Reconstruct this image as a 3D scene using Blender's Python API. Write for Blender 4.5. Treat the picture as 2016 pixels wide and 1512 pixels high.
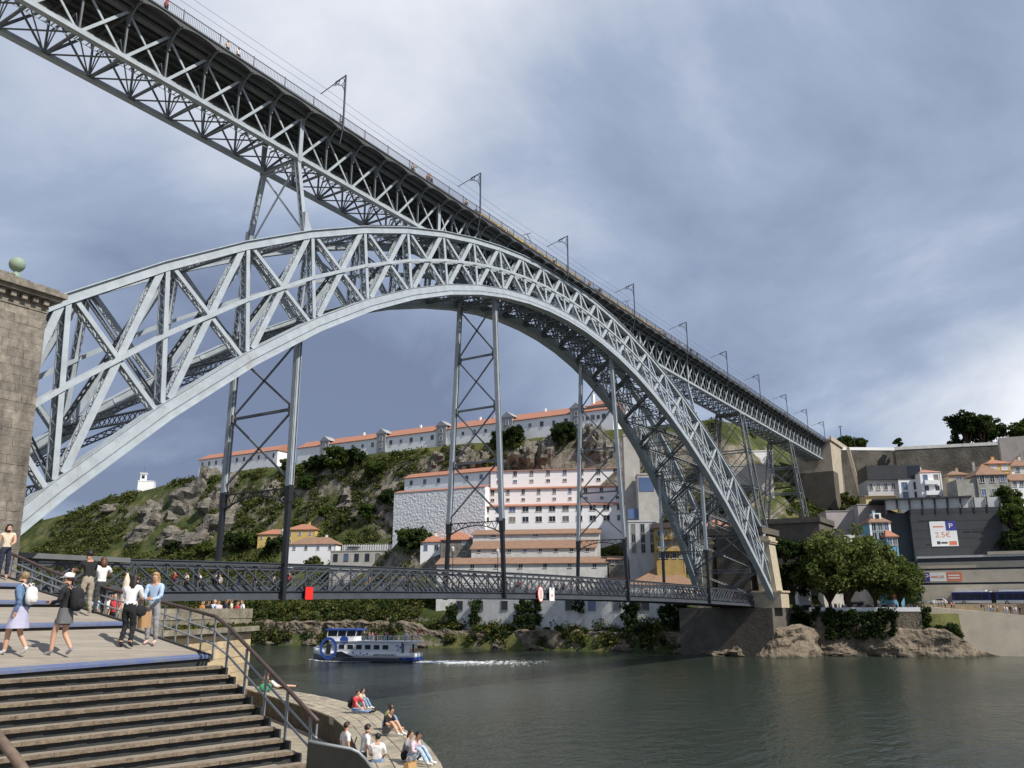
import bpy, math, random
import numpy as np
from mathutils import Vector, Matrix, noise
random.seed(7); RNG = np.random.default_rng(7)
for o in list(bpy.data.objects): bpy.data.objects.remove(o)
S = bpy.context.scene; COL = S.collection
R = math.radians

# ------------------------------------------------------------------ camera
# world: X along the bridge (near bank -86, far bank +86), Y upstream, Z up; river level WZ
CAM = np.array([-110.275, -65.792, 9.0]); YAW, PITCH, ROLL, FPX = 0.9942, 0.2597, -0.0016, 1660.6
WZ = -1.5
def cam_axes():
    cy, sy, cp, sp = math.cos(YAW), math.sin(YAW), math.cos(PITCH), math.sin(PITCH)
    f = np.array([sy*cp, cy*cp, sp]); r = np.array([cy, -sy, 0.0]); u = np.cross(r, f)
    cr, sr = math.cos(ROLL), math.sin(ROLL)
    return cr*r+sr*u, -sr*r+cr*u, f
AX = cam_axes()
cd = bpy.data.cameras.new('camera'); cam = bpy.data.objects.new('camera', cd); COL.objects.link(cam)
cd.sensor_width = 36; cd.lens = FPX/2016*36; cd.clip_start = .3; cd.clip_end = 6000
cam.matrix_world = Matrix(((AX[0][0], AX[1][0], -AX[2][0], CAM[0]), (AX[0][1], AX[1][1], -AX[2][1], CAM[1]), (AX[0][2], AX[1][2], -AX[2][2], CAM[2]), (0, 0, 0, 1)))
S.camera = cam
def ray(px, py): return (px-1008)/FPX*AX[0] - (py-756)/FPX*AX[1] + AX[2]
def hit(px, py, ax, val):
    d = ray(px, py); return CAM + (val-CAM[ax])/d[ax]*d
def hitz(px, py, z): return hit(px, py, 2, z)
def hitx(px, py, x): return hit(px, py, 0, x)
def hity(px, py, y): return hit(px, py, 1, y)
def hitdepth(px, py, dep): return CAM + dep*ray(px, py)

# ------------------------------------------------------------------ world, sun, exposure
SUN_EL = R(47); SUND = np.array([-0.10, -1.0]); SUND /= np.linalg.norm(SUND)
w = bpy.data.worlds.new('World'); S.world = w; w.use_nodes = True
nt = w.node_tree; nt.nodes.clear(); N = nt.nodes.new; L = nt.links.new
sky = N('ShaderNodeTexSky'); sky.sky_type = 'NISHITA'; sky.sun_disc = False
sky.sun_elevation = SUN_EL; sky.sun_rotation = math.atan2(SUND[0], SUND[1]); sky.altitude = 50; sky.dust_density = 1.6
bg1 = N('ShaderNodeBackground'); bg1.inputs[1].default_value = 0.075; L(sky.outputs[0], bg1.inputs[0])
tc = N('ShaderNodeTexCoord'); sep = N('ShaderNodeSeparateXYZ'); L(tc.outputs['Generated'], sep.inputs[0])
def mth(op, a, b=None):
    m = N('ShaderNodeMath'); m.operation = op
    for i, v in enumerate((a, b)):
        if v is None: continue
        if isinstance(v, (int, float)): m.inputs[i].default_value = v
        else: L(v, m.inputs[i])
    return m.outputs[0]
zz = mth('ADD', mth('ABSOLUTE', sep.outputs[2]), 0.30)
cmb = N('ShaderNodeCombineXYZ'); L(mth('DIVIDE', sep.outputs[0], zz), cmb.inputs[0]); L(mth('DIVIDE', sep.outputs[1], zz), cmb.inputs[1]); cmb.inputs[2].default_value = 2.35
def wnoise(scale, det, rough, vec=None, off=(0, 0, 0), dist=0):
    mp = N('ShaderNodeMapping'); mp.inputs['Location'].default_value = off; L(vec or cmb.outputs[0], mp.inputs[0])
    n = N('ShaderNodeTexNoise'); n.inputs['Scale'].default_value = scale; n.inputs['Detail'].default_value = det; n.inputs['Roughness'].default_value = rough
    n.inputs['Distortion'].default_value = dist
    L(mp.outputs[0], n.inputs[0]); return n.outputs[0]
SKY_OFF = (3.1, 1.2, 0.0)
big = wnoise(0.62, 3, .48, off=SKY_OFF); fine = wnoise(1.7, 7, .56, off=(5.2, 1.3, 0), dist=.35)
den = mth('ADD', mth('MULTIPLY', big, .50), mth('MULTIPLY', fine, .50))
def lobe(px, py, width, amp):                 # a thicker or thinner bank of cloud round one compass direction
    d = ray(px, py); d = d/np.linalg.norm(d); vm = N('ShaderNodeVectorMath'); vm.operation = 'DOT_PRODUCT'; L(tc.outputs['Generated'], vm.inputs[0]); vm.inputs[1].default_value = tuple(d)
    x = mth('DIVIDE', mth('SUBTRACT', vm.outputs['Value'], 1.0), 1-math.cos(width)); return mth('MULTIPLY', mth('POWER', 2.718, x), amp)
for args in ((760,60,.26,.24), (1250,430,.14,.05), (2080,780,.24,.15), (60,470,.10,.08), (480,830,.28,-.12), (820,760,.2,-.08), (1560,560,.2,-.08), (1250,200,.10,-.04)): den = mth('ADD', den, lobe(*args))
cr = N('ShaderNodeValToRGB'); L(den, cr.inputs[0])
el = cr.color_ramp.elements; el[0].position = .34; el[0].color = (.165, .205, .315, 1); el[1].position = .70; el[1].color = (.80, .82, .87, 1)
e2 = el.new(.49); e2.color = (.325, .395, .535, 1)
bg2 = N('ShaderNodeBackground'); L(cr.outputs[0], bg2.inputs[0]); bg2.inputs[1].default_value = 1.12
mx = N('ShaderNodeMixShader'); mx.inputs[0].default_value = .88
L(bg1.outputs[0], mx.inputs[1]); L(bg2.outputs[0], mx.inputs[2])
wo = N('ShaderNodeOutputWorld'); L(mx.outputs[0], wo.inputs[0])
sl = bpy.data.lights.new('sun', 'SUN'); sl.energy = 4.8; sl.angle = R(.55); sl.color = (1, .945, .86)
so = bpy.data.objects.new('sun', sl); COL.objects.link(so); so.location = (40, -120, 160)
sv = Vector((SUND[0]*math.cos(SUN_EL), SUND[1]*math.cos(SUN_EL), math.sin(SUN_EL)))
so.rotation_euler = sv.to_track_quat('Z', 'Y').to_euler()
S.view_settings.view_transform = 'Standard'; S.view_settings.look = 'None'; S.view_settings.exposure = 0.12; S.view_settings.gamma = 1
S.view_settings.use_curve_mapping = False
S.render.engine = 'CYCLES'; S.cycles.max_bounces = 6; S.cycles.transparent_max_bounces = 6

# ------------------------------------------------------------------ materials
MATS = {}
def mat(name, col, rough=.7, metal=0., var=.0, vscale=1., bump=0., bscale=8., col2=None, spec=None, obj_var=0., streak=0., grime=None):
    """Principled with object-space noise between col and col2 (or col*(1-var)), fine bump, per-object value shift."""
    if name in MATS: return MATS[name]
    m = bpy.data.materials.new(name); m.use_nodes = True; t = m.node_tree; n_ = t.nodes.new; l_ = t.links.new
    b = t.nodes['Principled BSDF']; b.inputs['Roughness'].default_value = rough; b.inputs['Metallic'].default_value = metal
    if spec is not None: b.inputs['Specular IOR Level'].default_value = spec
    c1 = (*col, 1); c2 = (*(col2 if col2 else [c*(1-var) for c in col]), 1)
    geo = n_('ShaderNodeNewGeometry'); out = None
    if var or col2:
        nz = n_('ShaderNodeTexNoise'); nz.inputs['Scale'].default_value = vscale; nz.inputs['Detail'].default_value = 6; nz.inputs['Roughness'].default_value = .62
        if streak:
            mp = n_('ShaderNodeMapping'); mp.inputs['Scale'].default_value = (1, 1, streak); l_(geo.outputs['Position'], mp.inputs[0]); l_(mp.outputs[0], nz.inputs[0])
        else: l_(geo.outputs['Position'], nz.inputs[0])
        rp = n_('ShaderNodeValToRGB'); rp.color_ramp.elements[0].position = .33; rp.color_ramp.elements[1].position = .67
        rp.color_ramp.elements[0].color = c2; rp.color_ramp.elements[1].color = c1; l_(nz.outputs[0], rp.inputs[0]); out = rp.outputs[0]
    if grime:
        gcol, gs, lo, hi = grime
        n2 = n_('ShaderNodeTexNoise'); n2.inputs['Scale'].default_value = gs; n2.inputs['Detail'].default_value = 8; n2.inputs['Roughness'].default_value = .7
        mp2 = n_('ShaderNodeMapping'); mp2.inputs['Scale'].default_value = (1, 1, .25); mp2.inputs['Location'].default_value = (7, 3, 1); l_(geo.outputs['Position'], mp2.inputs[0]); l_(mp2.outputs[0], n2.inputs[0])
        mr = n_('ShaderNodeMapRange'); mr.inputs[1].default_value = lo; mr.inputs[2].default_value = hi; l_(n2.outputs[0], mr.inputs[0])
        mi = n_('ShaderNodeMix'); mi.data_type = 'RGBA'; l_(mr.outputs[0], mi.inputs[0])
        if out: l_(out, mi.inputs[6])
        else: mi.inputs[6].default_value = c1
        mi.inputs[7].default_value = (*gcol, 1); out = mi.outputs[2]
    if obj_var:
        oi = n_('ShaderNodeObjectInfo'); hs = n_('ShaderNodeHueSaturation')
        mr = n_('ShaderNodeMapRange'); mr.inputs[3].default_value = 1-obj_var; mr.inputs[4].default_value = 1+obj_var; l_(oi.outputs['Random'], mr.inputs[0]); l_(mr.outputs[0], hs.inputs['Value'])
        if out: l_(out, hs.inputs['Color'])
        else: hs.inputs['Color'].default_value = c1
        out = hs.outputs[0]
    if out: l_(out, b.inputs['Base Color'])
    else: b.inputs['Base Color'].default_value = c1
    if bump:
        nb = n_('ShaderNodeTexNoise'); nb.inputs['Scale'].default_value = bscale; nb.inputs['Detail'].default_value = 5; l_(geo.outputs['Position'], nb.inputs[0])
        bp = n_('ShaderNodeBump'); bp.inputs['Strength'].default_value = bump; bp.inputs['Distance'].default_value = .5/bscale*2; l_(nb.outputs[0], bp.inputs['Height']); l_(bp.outputs[0], b.inputs['Normal'])
    MATS[name] = m; return m

# ------------------------------------------------------------------ mesh helpers
def nrm(v):
    v = np.asarray(v, float); return v/np.linalg.norm(v)
class MB:
    def __init__(s): s.v = []; s.f = []; s.m = []
    def add(s, vs, fs, mi=0):
        b = len(s.v); s.v += [tuple(map(float, p)) for p in vs]; s.f += [tuple(i+b for i in f) for f in fs]; s.m += [mi]*len(fs); return s
    def box(s, lo, hi, mi=0):
        x0, y0, z0 = lo; x1, y1, z1 = hi
        return s.add([(x0,y0,z0),(x1,y0,z0),(x1,y1,z0),(x0,y1,z0),(x0,y0,z1),(x1,y0,z1),(x1,y1,z1),(x0,y1,z1)],
              [(3,2,1,0),(4,5,6,7),(0,1,5,4),(1,2,6,5),(2,3,7,6),(3,0,4,7)], mi)
    def bar(s, p, q, w, h, up=(0,0,1), mi=0, w2=None, h2=None):
        """box beam from p to q; w across, h along 'up'"""
        p = np.asarray(p, float); q = np.asarray(q, float); d = nrm(q-p); sd = np.cross(d, up)
        if np.linalg.norm(sd) < 1e-4: sd = np.cross(d, (1,0,0))
        sd = nrm(sd); u = np.cross(sd, d); w2 = w if w2 is None else w2; h2 = h if h2 is None else h2
        vs = [p-sd*w/2-u*h/2, p+sd*w/2-u*h/2, p+sd*w/2+u*h/2, p-sd*w/2+u*h/2, q-sd*w2/2-u*h2/2, q+sd*w2/2-u*h2/2, q+sd*w2/2+u*h2/2, q-sd*w2/2+u*h2/2]
        return s.add(vs, [(0,1,2,3),(7,6,5,4),(1,0,4,5),(2,1,5,6),(3,2,6,7),(0,3,7,4)], mi)
    def tube(s, pts, r, n=8, mi=0, cap=True):
        pts = [np.asarray(p, float) for p in pts]; rs = r if isinstance(r, (list, tuple)) else [r]*len(pts); rings = []
        for i, p in enumerate(pts):
            d = nrm((pts[min(i+1, len(pts)-1)]-pts[max(i-1, 0)])); a = np.cross(d, (0,0,1))
            if np.linalg.norm(a) < 1e-3: a = np.cross(d, (0,1,0)) if abs(d[2]) > .9 else a
            a = nrm(a); b = np.cross(a, d)
            rings.append([p+rs[i]*(math.cos(2*math.pi*k/n)*a+math.sin(2*math.pi*k/n)*b) for k in range(n)])
        vs = [v for rg in rings for v in rg]; fs = []
        for i in range(len(pts)-1):
            for k in range(n): fs.append((i*n+k, i*n+(k+1)%n, (i+1)*n+(k+1)%n, (i+1)*n+k))
        if cap: fs.append(tuple(range(n-1,-1,-1))); fs.append(tuple((len(pts)-1)*n+k for k in range(n)))
        return s.add(vs, fs, mi)
    def lathe(s, c, prof, n=16, mi=0):
        vs = []; fs = []
        for (r, z) in prof: vs += [(c[0]+r*math.cos(2*math.pi*k/n), c[1]+r*math.sin(2*math.pi*k/n), c[2]+z) for k in range(n)]
        for i in range(len(prof)-1):
            for k in range(n): fs.append((i*n+k, i*n+(k+1)%n, (i+1)*n+(k+1)%n, (i+1)*n+k))
        fs.append(tuple(range(n-1,-1,-1))); fs.append(tuple((len(prof)-1)*n+k for k in range(n)))
        return s.add(vs, fs, mi)
    def prism(s, poly, off, mi=0):
        """closed polygon (3D points) extruded by vector off"""
        n = len(poly); off = np.asarray(off, float); vs = [np.asarray(p, float) for p in poly]; vs += [p+off for p in vs]
        fs = [tuple(range(n-1,-1,-1)), tuple(range(n, 2*n))]+[(i, (i+1)%n, n+(i+1)%n, n+i) for i in range(n)]
        return s.add(vs, fs, mi)
    def quad(s, a, b, c, d, mi=0): return s.add([a,b,c,d], [(0,1,2,3)], mi)
    def mesh(s, name, mats, smooth=False):
        me = bpy.data.meshes.new(name); me.from_pydata(s.v, [], s.f)
        for m in (mats if isinstance(mats, (list, tuple)) else [mats]): me.materials.append(m)
        if any(s.m): me.polygons.foreach_set('material_index', s.m)
        if smooth: me.polygons.foreach_set('use_smooth', [True]*len(s.f))
        me.update(); return me
def wloc(o): return o.matrix_world.translation
WM = {}
def place(o, parent=None, loc=(0,0,0), rz=0., sc=None):
    COL.objects.link(o); o.location = loc; o.rotation_euler = (0,0,rz)
    if sc is not None: o.scale = sc if isinstance(sc, (tuple, list)) else (sc,)*3
    m = Matrix.Translation(loc) @ Matrix.Rotation(rz, 4, 'Z')
    if sc is not None: m = m @ Matrix.Diagonal((*o.scale, 1))
    if parent is not None:
        o.parent = parent
    WM[o.name] = m; return o
def fix(o, parent):
    """parent o (built in world coordinates) under parent without moving it"""
    o.parent = parent; o.matrix_parent_inverse = WM[parent.name].inverted()
def tag(o, label=None, cat=None, group=None, kind=None):
    if label: o['label'] = label
    if cat: o['category'] = cat
    if group: o['group'] = group
    if kind: o['kind'] = kind
    return o
def empty(name, loc=(0,0,0), rz=0., label=None, cat=None, group=None):
    o = bpy.data.objects.new(name, None); o.empty_display_size = .2; place(o, None, tuple(map(float, loc)), rz); return tag(o, label, cat, group)
def obj(name, mb, mats, parent=None, smooth=False):
    """mesh object built in WORLD coordinates, optionally parented (no visual move)"""
    me = mb.mesh(name, mats, smooth) if isinstance(mb, MB) else mb
    o = bpy.data.objects.new(name, me); place(o)
    if parent is not None: fix(o, parent)
    return o
def lobj(name, mb, mats, parent, smooth=False, loc=(0,0,0), rz=0., sc=None):
    """mesh object in the LOCAL frame of its parent"""
    me = mb.mesh(name, mats, smooth) if isinstance(mb, MB) else mb
    o = bpy.data.objects.new(name, me); COL.objects.link(o); o.parent = parent; o.location = loc; o.rotation_euler = (0,0,rz)
    if sc is not None: o.scale = sc if isinstance(sc, (tuple, list)) else (sc,)*3
    return o
def struct(name, mb, mats, parent=None, smooth=False, label=None):
    o = obj(name, mb, mats, parent, smooth); o['kind'] = 'structure'
    if label: o['label'] = label
    return o
def copy_tree(src, loc, rz=0., label=None, group=None, sc=None):
    c = src.copy(); COL.objects.link(c); c.location = loc; c.rotation_euler = (0,0,rz)
    if sc is not None: c.scale = (sc,)*3
    if label: c['label'] = label
    if group: c['group'] = group
    def kids(a, b):
        for ch in a.children:
            d = ch.copy(); COL.objects.link(d); d.parent = b; kids(ch, d)
    kids(src, c); return c
# ================================================================== MATERIALS of the setting
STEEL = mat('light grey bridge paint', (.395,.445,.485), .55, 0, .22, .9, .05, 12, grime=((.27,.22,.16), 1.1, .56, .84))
STEELD = mat('shaded grey bridge paint', (.165,.182,.196), .6, 0, .3, .7, .05, 12)  # same bridge paint with shade put into its colour, for bracing and sheltered members
DARK = mat('slate dark bridge paint', (.075,.085,.102), .5, 0, .25, .8)
BLACK = mat('black bridge paint', (.018,.02,.024), .45, 0, .2, 1)
DECKM = mat('dark deck plate', (.085,.09,.095), .7, 0, .35, .8)
GRAN = mat('granite blocks', (.30,.268,.222), .9, 0, .0, 2.2, .35, 9, col2=(.15,.132,.11), obj_var=.13, grime=((.055,.048,.04), .8, .44, .76))
GRANC = mat('pale granite', (.50,.43,.31), .9, 0, .25, 1.2, .2, 7, grime=((.2,.17,.12), .8, .55, .85))
COPPER = mat('verdigris copper', (.20,.33,.26), .7, 0, .0, 3, .1, 10, col2=(.30,.33,.22), streak=.15)

# ================================================================== ARCH BRIDGE
HX = 86.0
def nodex(i): return 5.846*i + .0195*i**3 - 6.905e-5*i**5     # verticals close up towards the crown
XN = [-HX-.6] + [nodex(i) for i in range(-11, 12)] + [HX+.6]
def zt(x): X = x/86; return 59.655-34.655*X**2+.508*X**4 + .0
def zb(x): X = x/86; return 54.104-42.977*X**2-.304*X**4
def yrib(z, s): return s*(3.2+.107*(60-z))
def RP(x, z, s): return np.array([x, yrib(z, s), z])
bridge = empty('arch_bridge', (-86,0,9), 0, 'grey double-deck iron arch bridge spanning the river', 'bridge')
def slope(fn, x): h = .1; return (fn(x+h)-fn(x-h))/(2*h)
def perp(fn, x):
    m = slope(fn, x); return nrm((-m, 0, 1))
def chord(mb, fn, s, offs, width, proud=0.):
    """box chord following fn; offs=(lo,hi) measured perpendicular to the curve"""
    rings = []
    xs = XN
    for x in xs:
        p = perp(fn, x); base = np.array([x, 0, fn(x)])
        a = base+p*offs[0]; b = base+p*offs[1]
        ya = yrib(a[2], s); yb = yrib(b[2], s)
        rings.append([(a[0], ya-width/2, a[2]), (a[0], ya+width/2, a[2]), (b[0], yb+width/2, b[2]), (b[0], yb-width/2, b[2])])
    vs = [v for r_ in rings for v in r_]; fs = []
    for i in range(len(rings)-1):
        for k in range(4): fs.append((i*4+k, i*4+(k+1)%4, (i+1)*4+(k+1)%4, (i+1)*4+k))
    fs += [(3,2,1,0), tuple((len(rings)-1)*4+k for k in range(4))]
    mb.add(vs, fs)
def laced(p, q, n, wf, depth, t=.05, step=.75, lace=.10, solid_rear=True):
    """built-up member: flange plates front and rear joined by zigzag lacing bars along both edges"""
    mb = MB(); p = np.asarray(p, float); q = np.asarray(q, float); d = nrm(q-p); n = nrm(n-np.dot(n, d)*d); sd = np.cross(d, n); Lg = np.linalg.norm(q-p)
    for sg in (-1, 1): mb.bar(p+n*sg*depth/2, q+n*sg*depth/2, wf, t, up=n)
    k = max(4, int(Lg/step))
    for e in (-1, 1):
        off = sd*e*(wf/2-.03)
        for sg in (-1, 1): mb.bar(p+off+n*sg*(depth/2-.06), q+off+n*sg*(depth/2-.06), .04, .09, up=n)
        for i in range(k):
            a = p+d*(Lg*i/k)+off+n*depth/2*(.82 if i%2 else -.82); b = p+d*(Lg*(i+1)/k)+off+n*depth/2*(-.82 if i%2 else .82)
            mb.bar(a, b, .03, lace, up=np.cross(nrm(b-a), sd))
    return mb
def lattice_strut(mb, p, q, h=.6, t=.09, step=.8, up=(0,0,1), w=.22):
    p = np.asarray(p, float); q = np.asarray(q, float); d = nrm(q-p); u = nrm(np.asarray(up, float)-np.dot(up, d)*d); Lg = np.linalg.norm(q-p)
    mb.bar(p+u*h/2, q+u*h/2, w, t, up=u); mb.bar(p-u*h/2, q-u*h/2, w, t, up=u)
    k = max(3, int(Lg/step))
    for i in range(k):
        a = p+d*(Lg*i/k)+u*h/2*(1 if i%2 else -1); b = p+d*(Lg*(i+1)/k)+u*h/2*(-1 if i%2 else 1); mb.bar(a, b, .05, .08, up=np.cross(nrm(b-a), np.cross(d, u)))
        a = p+d*(Lg*i/k)-u*h/2*(1 if i%2 else -1); b = p+d*(Lg*(i+1)/k)-u*h/2*(-1 if i%2 else 1); mb.bar(a, b, .05, .08, up=np.cross(nrm(b-a), np.cross(d, u)))
TOPH, BOTH = .78, 1.22
for s in (-1, 1):
    n = nrm((0, 1, .107*s))
    mb = MB(); chord(mb, zb, s, (-.80, 0.0), 1.0); chord(mb, zb, s, (-.90, -.80), .8); chord(mb, zb, s, (-1.30, -.90), 1.04); chord(mb, zb, s, (-1.36, -1.30), 1.25); chord(mb, zb, s, (0.0, .05), 1.16)
    for i in range(len(XN)-1):                 # riveted cover plates at the chord joints
        for f in (.5, .97):
            x = XN[i]+(XN[i+1]-XN[i])*f; a = (RP(XN[i], zb(XN[i]), s)*(1-f)+RP(XN[i+1], zb(XN[i+1]), s)*f); tdir = nrm((1, 0, slope(zb, x))); pd = perp(zb, x)
            for sd in (-1, 1): mb.bar(a-pd*.4+(0, sd*.505, 0)-tdir*.32, a-pd*.4+(0, sd*.505, 0)+tdir*.32, .03, .74, up=pd)
    rib = obj('arch_rib', mb, STEEL, bridge)
    mb = MB(); chord(mb, zt, s, (0, .70), .9); chord(mb, zt, s, (.70, .78), 1.3); chord(mb, zt, s, (-.06, 0), 1.05)
    obj('upper_chord', mb, STEEL, rib)
    zm = lambda x: (zt(x)+zb(x))/2
    mb = MB(); chord(mb, zm, s, (-.17, .17), .10); 
    for sg in (-1, 1):
        mm = MB(); chord(mm, zm, s, (-.17, .17), .10); mm.v = [(a, b+sg*.52, c_) for a, b, c_ in mm.v]; mb.add(mm.v, mm.f)
    mb.v = mb.v; obj('middle_chord', mb, STEEL, rib)
    for i, x in enumerate(XN):
        if 0 < i < len(XN)-1:
            o = obj('vertical', laced(RP(x, zb(x), s), RP(x, zt(x), s), n, .42, .86, step=.62), STEEL, rib)
        if i+1 < len(XN):
            x2 = XN[i+1]
            g = .075*(x2-x); xa, xb_ = x+g, x2-g
            obj('diagonal', laced(RP(xa, zb(xa), s), RP(xb_, zt(xb_), s), n, .56, .78, step=.62), STEEL, rib)
            obj('diagonal', laced(RP(xa, zt(xa), s), RP(xb_, zb(xb_), s), n, .40, .66, step=.62), STEEL, rib)
# sway and lateral bracing between the two ribs
for i, x in enumerate(XN):
    for fn, nm in ((zb, 'lower_cross_strut'), (zt, 'upper_cross_strut')):
        z = fn(x)+(-.55 if fn is zb else .35)
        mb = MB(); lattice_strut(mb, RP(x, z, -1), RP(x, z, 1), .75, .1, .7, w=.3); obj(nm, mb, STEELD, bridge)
        if i+1 < len(XN):
            x2 = XN[i+1]; z2 = fn(x2)+(-.55 if fn is zb else .35)
            for a in (-1, 1):
                mb = MB(); lattice_strut(mb, RP(x, z, a), RP(x2, z2, -a), .42, .09, .7, up=perp(fn, (x+x2)/2), w=.22)
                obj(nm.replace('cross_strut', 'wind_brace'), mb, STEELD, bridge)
    if 0 < i < len(XN)-1:
        mb = MB(); za, zc = zb(x), zt(x)
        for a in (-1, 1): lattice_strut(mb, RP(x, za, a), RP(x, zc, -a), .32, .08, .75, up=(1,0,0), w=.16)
        obj('sway_frame', mb, STEELD, bridge)

# ------------------------------------------------------------------ upper deck
TW, ZBC, ZTC, EY, EZ = 2.65, 55.45, 60.15, 4.5, 60.65
def seg(a, b, n): return [a+(b-a)*k/n for k in range(n)]
XD = seg(-112, -91.5, 5)+seg(-91.5, -55, 9)+seg(-55, -31, 6)+seg(-31, 31, 20)+seg(31, 55, 6)+seg(55, 89.5, 9)+seg(89.5, 132.3, 11)+seg(132.3, 171, 10)+[171.0]
X0, X1 = XD[0], XD[-1]
mb = MB(); mb.box((X0, -EY+.12, EZ+.02), (X1, EY-.12, EZ+.22)); mb.box((X0, -2.4, EZ-.18), (X1, 2.4, EZ+.02))
for y in (-3.6, -1.6, -.55, .55, 1.6, 3.6): mb.box((X0, y-.09, EZ-.55), (X1, y+.09, EZ-.18 if abs(y)<2.4 else EZ+.02))
deck = obj('upper_deck', mb, DECKM, bridge)
for s in (-1, 1):
    mb = MB(); mb.box((X0, s*TW-.3, ZBC-.22), (X1, s*TW+.3, ZBC-.14)); mb.box((X0, s*TW-.24, ZBC-.14), (X1, s*TW-.16, ZBC+.24)); mb.box((X0, s*TW+.16, ZBC-.14), (X1, s*TW+.24, ZBC+.24))
    obj('bottom_chord', mb, STEEL, deck)
    mb = MB(); mb.box((X0, s*TW-.28, ZTC-.2), (X1, s*TW+.28, ZTC+.25)); obj('top_chord', mb, STEELD, deck)
    # fascia girder with scalloped lower edge
    for i in range(len(XD)-1):
        a, b = XD[i], XD[i+1]; mb = MB(); y0 = s*EY
        pts = [(a, EZ-.34)]+[(a+(b-a)*k/8, EZ-.34+.36*(1-abs(2*k/8-1)**2.2)) for k in range(1, 8)]+[(b, EZ-.34)]
        poly = [(x, y0, z) for x, z in pts]+[(b, y0, EZ+.27), (a, y0, EZ+.27)]
        mb.prism(poly, (0, -s*.08, 0)); mb.box((a+.004, y0-.1 if s<0 else y0-.02, EZ+.27), (b, y0+.02 if s<0 else y0+.1, EZ+.36))
        obj('fascia_plate', mb, DECKM, deck)
    for i, x in enumerate(XD):
        mb = MB(); mb.bar((x, s*TW, ZBC), (x, s*TW, ZTC), .14, .2, up=(0,1,0)); o = obj('truss_post', mb, STEELD, deck)
        # curved bracket carrying the walkway
        pts = []
        for k in range(7):
            t = k/6*math.pi/2; pts.append((x, s*(TW+.2+(EY-TW-.25)*(1-math.cos(t))), 58.55+(EZ-.3-58.55)*math.sin(t)))
        mb = MB()
        for k in range(6): mb.bar(pts[k], pts[k+1], .16, .13, up=(1,0,0))
        mb.bar((x, s*TW, EZ-.25), (x, s*EY, EZ-.25), .14, .16)
        obj('walkway_bracket', mb, STEELD, deck)
        if i+1 < len(XD):
            x2 = XD[i+1]
            for (pa, qa, w_) in (((x, s*(TW+.1), ZBC), (x2, s*(TW+.1), ZTC), .26), ((x, s*(TW-.1), ZTC), (x2, s*(TW-.1), ZBC), .2)):
                mb = MB(); mb.bar(pa, qa, .09, w_, up=(0,0,1)); obj('truss_diagonal', mb, STEEL if s < 0 else STEELD, deck)  # far truss takes the copy with shade in its colour
for i, x in enumerate(XD):
    mb = MB(); lattice_strut(mb, (x, -TW, ZTC-.1), (x, TW, ZTC-.1), .8, .1, .65, w=.2); obj('floor_beam', mb, DECKM, deck)
    mb = MB(); mb.bar((x, -TW, ZBC), (x, TW, ZBC), .2, .22)
    for y in (-1.7, -.8, 0, .8, 1.7): mb.bar((x, TW*.98 if y > 0 else -TW*.98, ZBC+.1), (x, y*1.1, ZBC+2.1), .07, .09, up=(1,0,0))
    mb.bar((x, -1.9, ZBC+2.1), (x, 1.9, ZBC+2.1), .12, .14)
    obj('sway_fan', mb, STEELD, deck)
    if i+1 < len(XD):
        x2 = XD[i+1]; mb = MB()
        for a in (-1, 1): mb.bar((x, a*TW, ZBC-.02*a), (x2, -a*TW, ZBC-.02*a), .1, .12)
        obj('bottom_lateral', mb, STEELD, deck)
        mb = MB()
        for yy in (-1.75, -1.05): mb.box((x, yy-.03, ZBC+.3), (x2, yy+.03, ZBC+.36)); mb.box((x, yy-.02, ZBC+1.1), (x2, yy+.02, ZBC+1.15))
        for k in range(8): xx = x+(x2-x)*k/8; mb.box((xx, -1.75, ZBC+.36), (xx+.09, -1.05, ZBC+.4)); 
        for k in range(4): xx = x+(x2-x)*k/4; mb.box((xx, -1.77, ZBC+.3), (xx+.04, -1.73, ZBC+1.1))
        obj('maintenance_walk', mb, STEEL, deck)
# railings (shared panel meshes)
RAILM = mat('grey railing', (.10,.108,.118), .5)
RC = {}
def rail_mesh(Lp):
    k = round(Lp, 2)
    if k in RC: return RC[k]
    mb = MB(); mb.box((0, -.03, 1.12), (Lp, .03, 1.19)); mb.box((0, -.02, .12), (Lp, .02, .17)); mb.box((0, -.035, 0), (.08, .035, 1.3))
    nb = int(Lp/.19)
    for j in range(1, nb): mb.box((Lp*j/nb-.012, -.012, .17), (Lp*j/nb+.012, .012, 1.12))
    RC[k] = mb.mesh('railing_panel', RAILM); return RC[k]
for s in (-1, 1):
    for i in range(len(XD)-1):
        o = bpy.data.objects.new('railing_panel', rail_mesh(XD[i+1]-XD[i])); place(o, None, (XD[i], s*(EY-.04), EZ+.36)); fix(o, deck)
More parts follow.
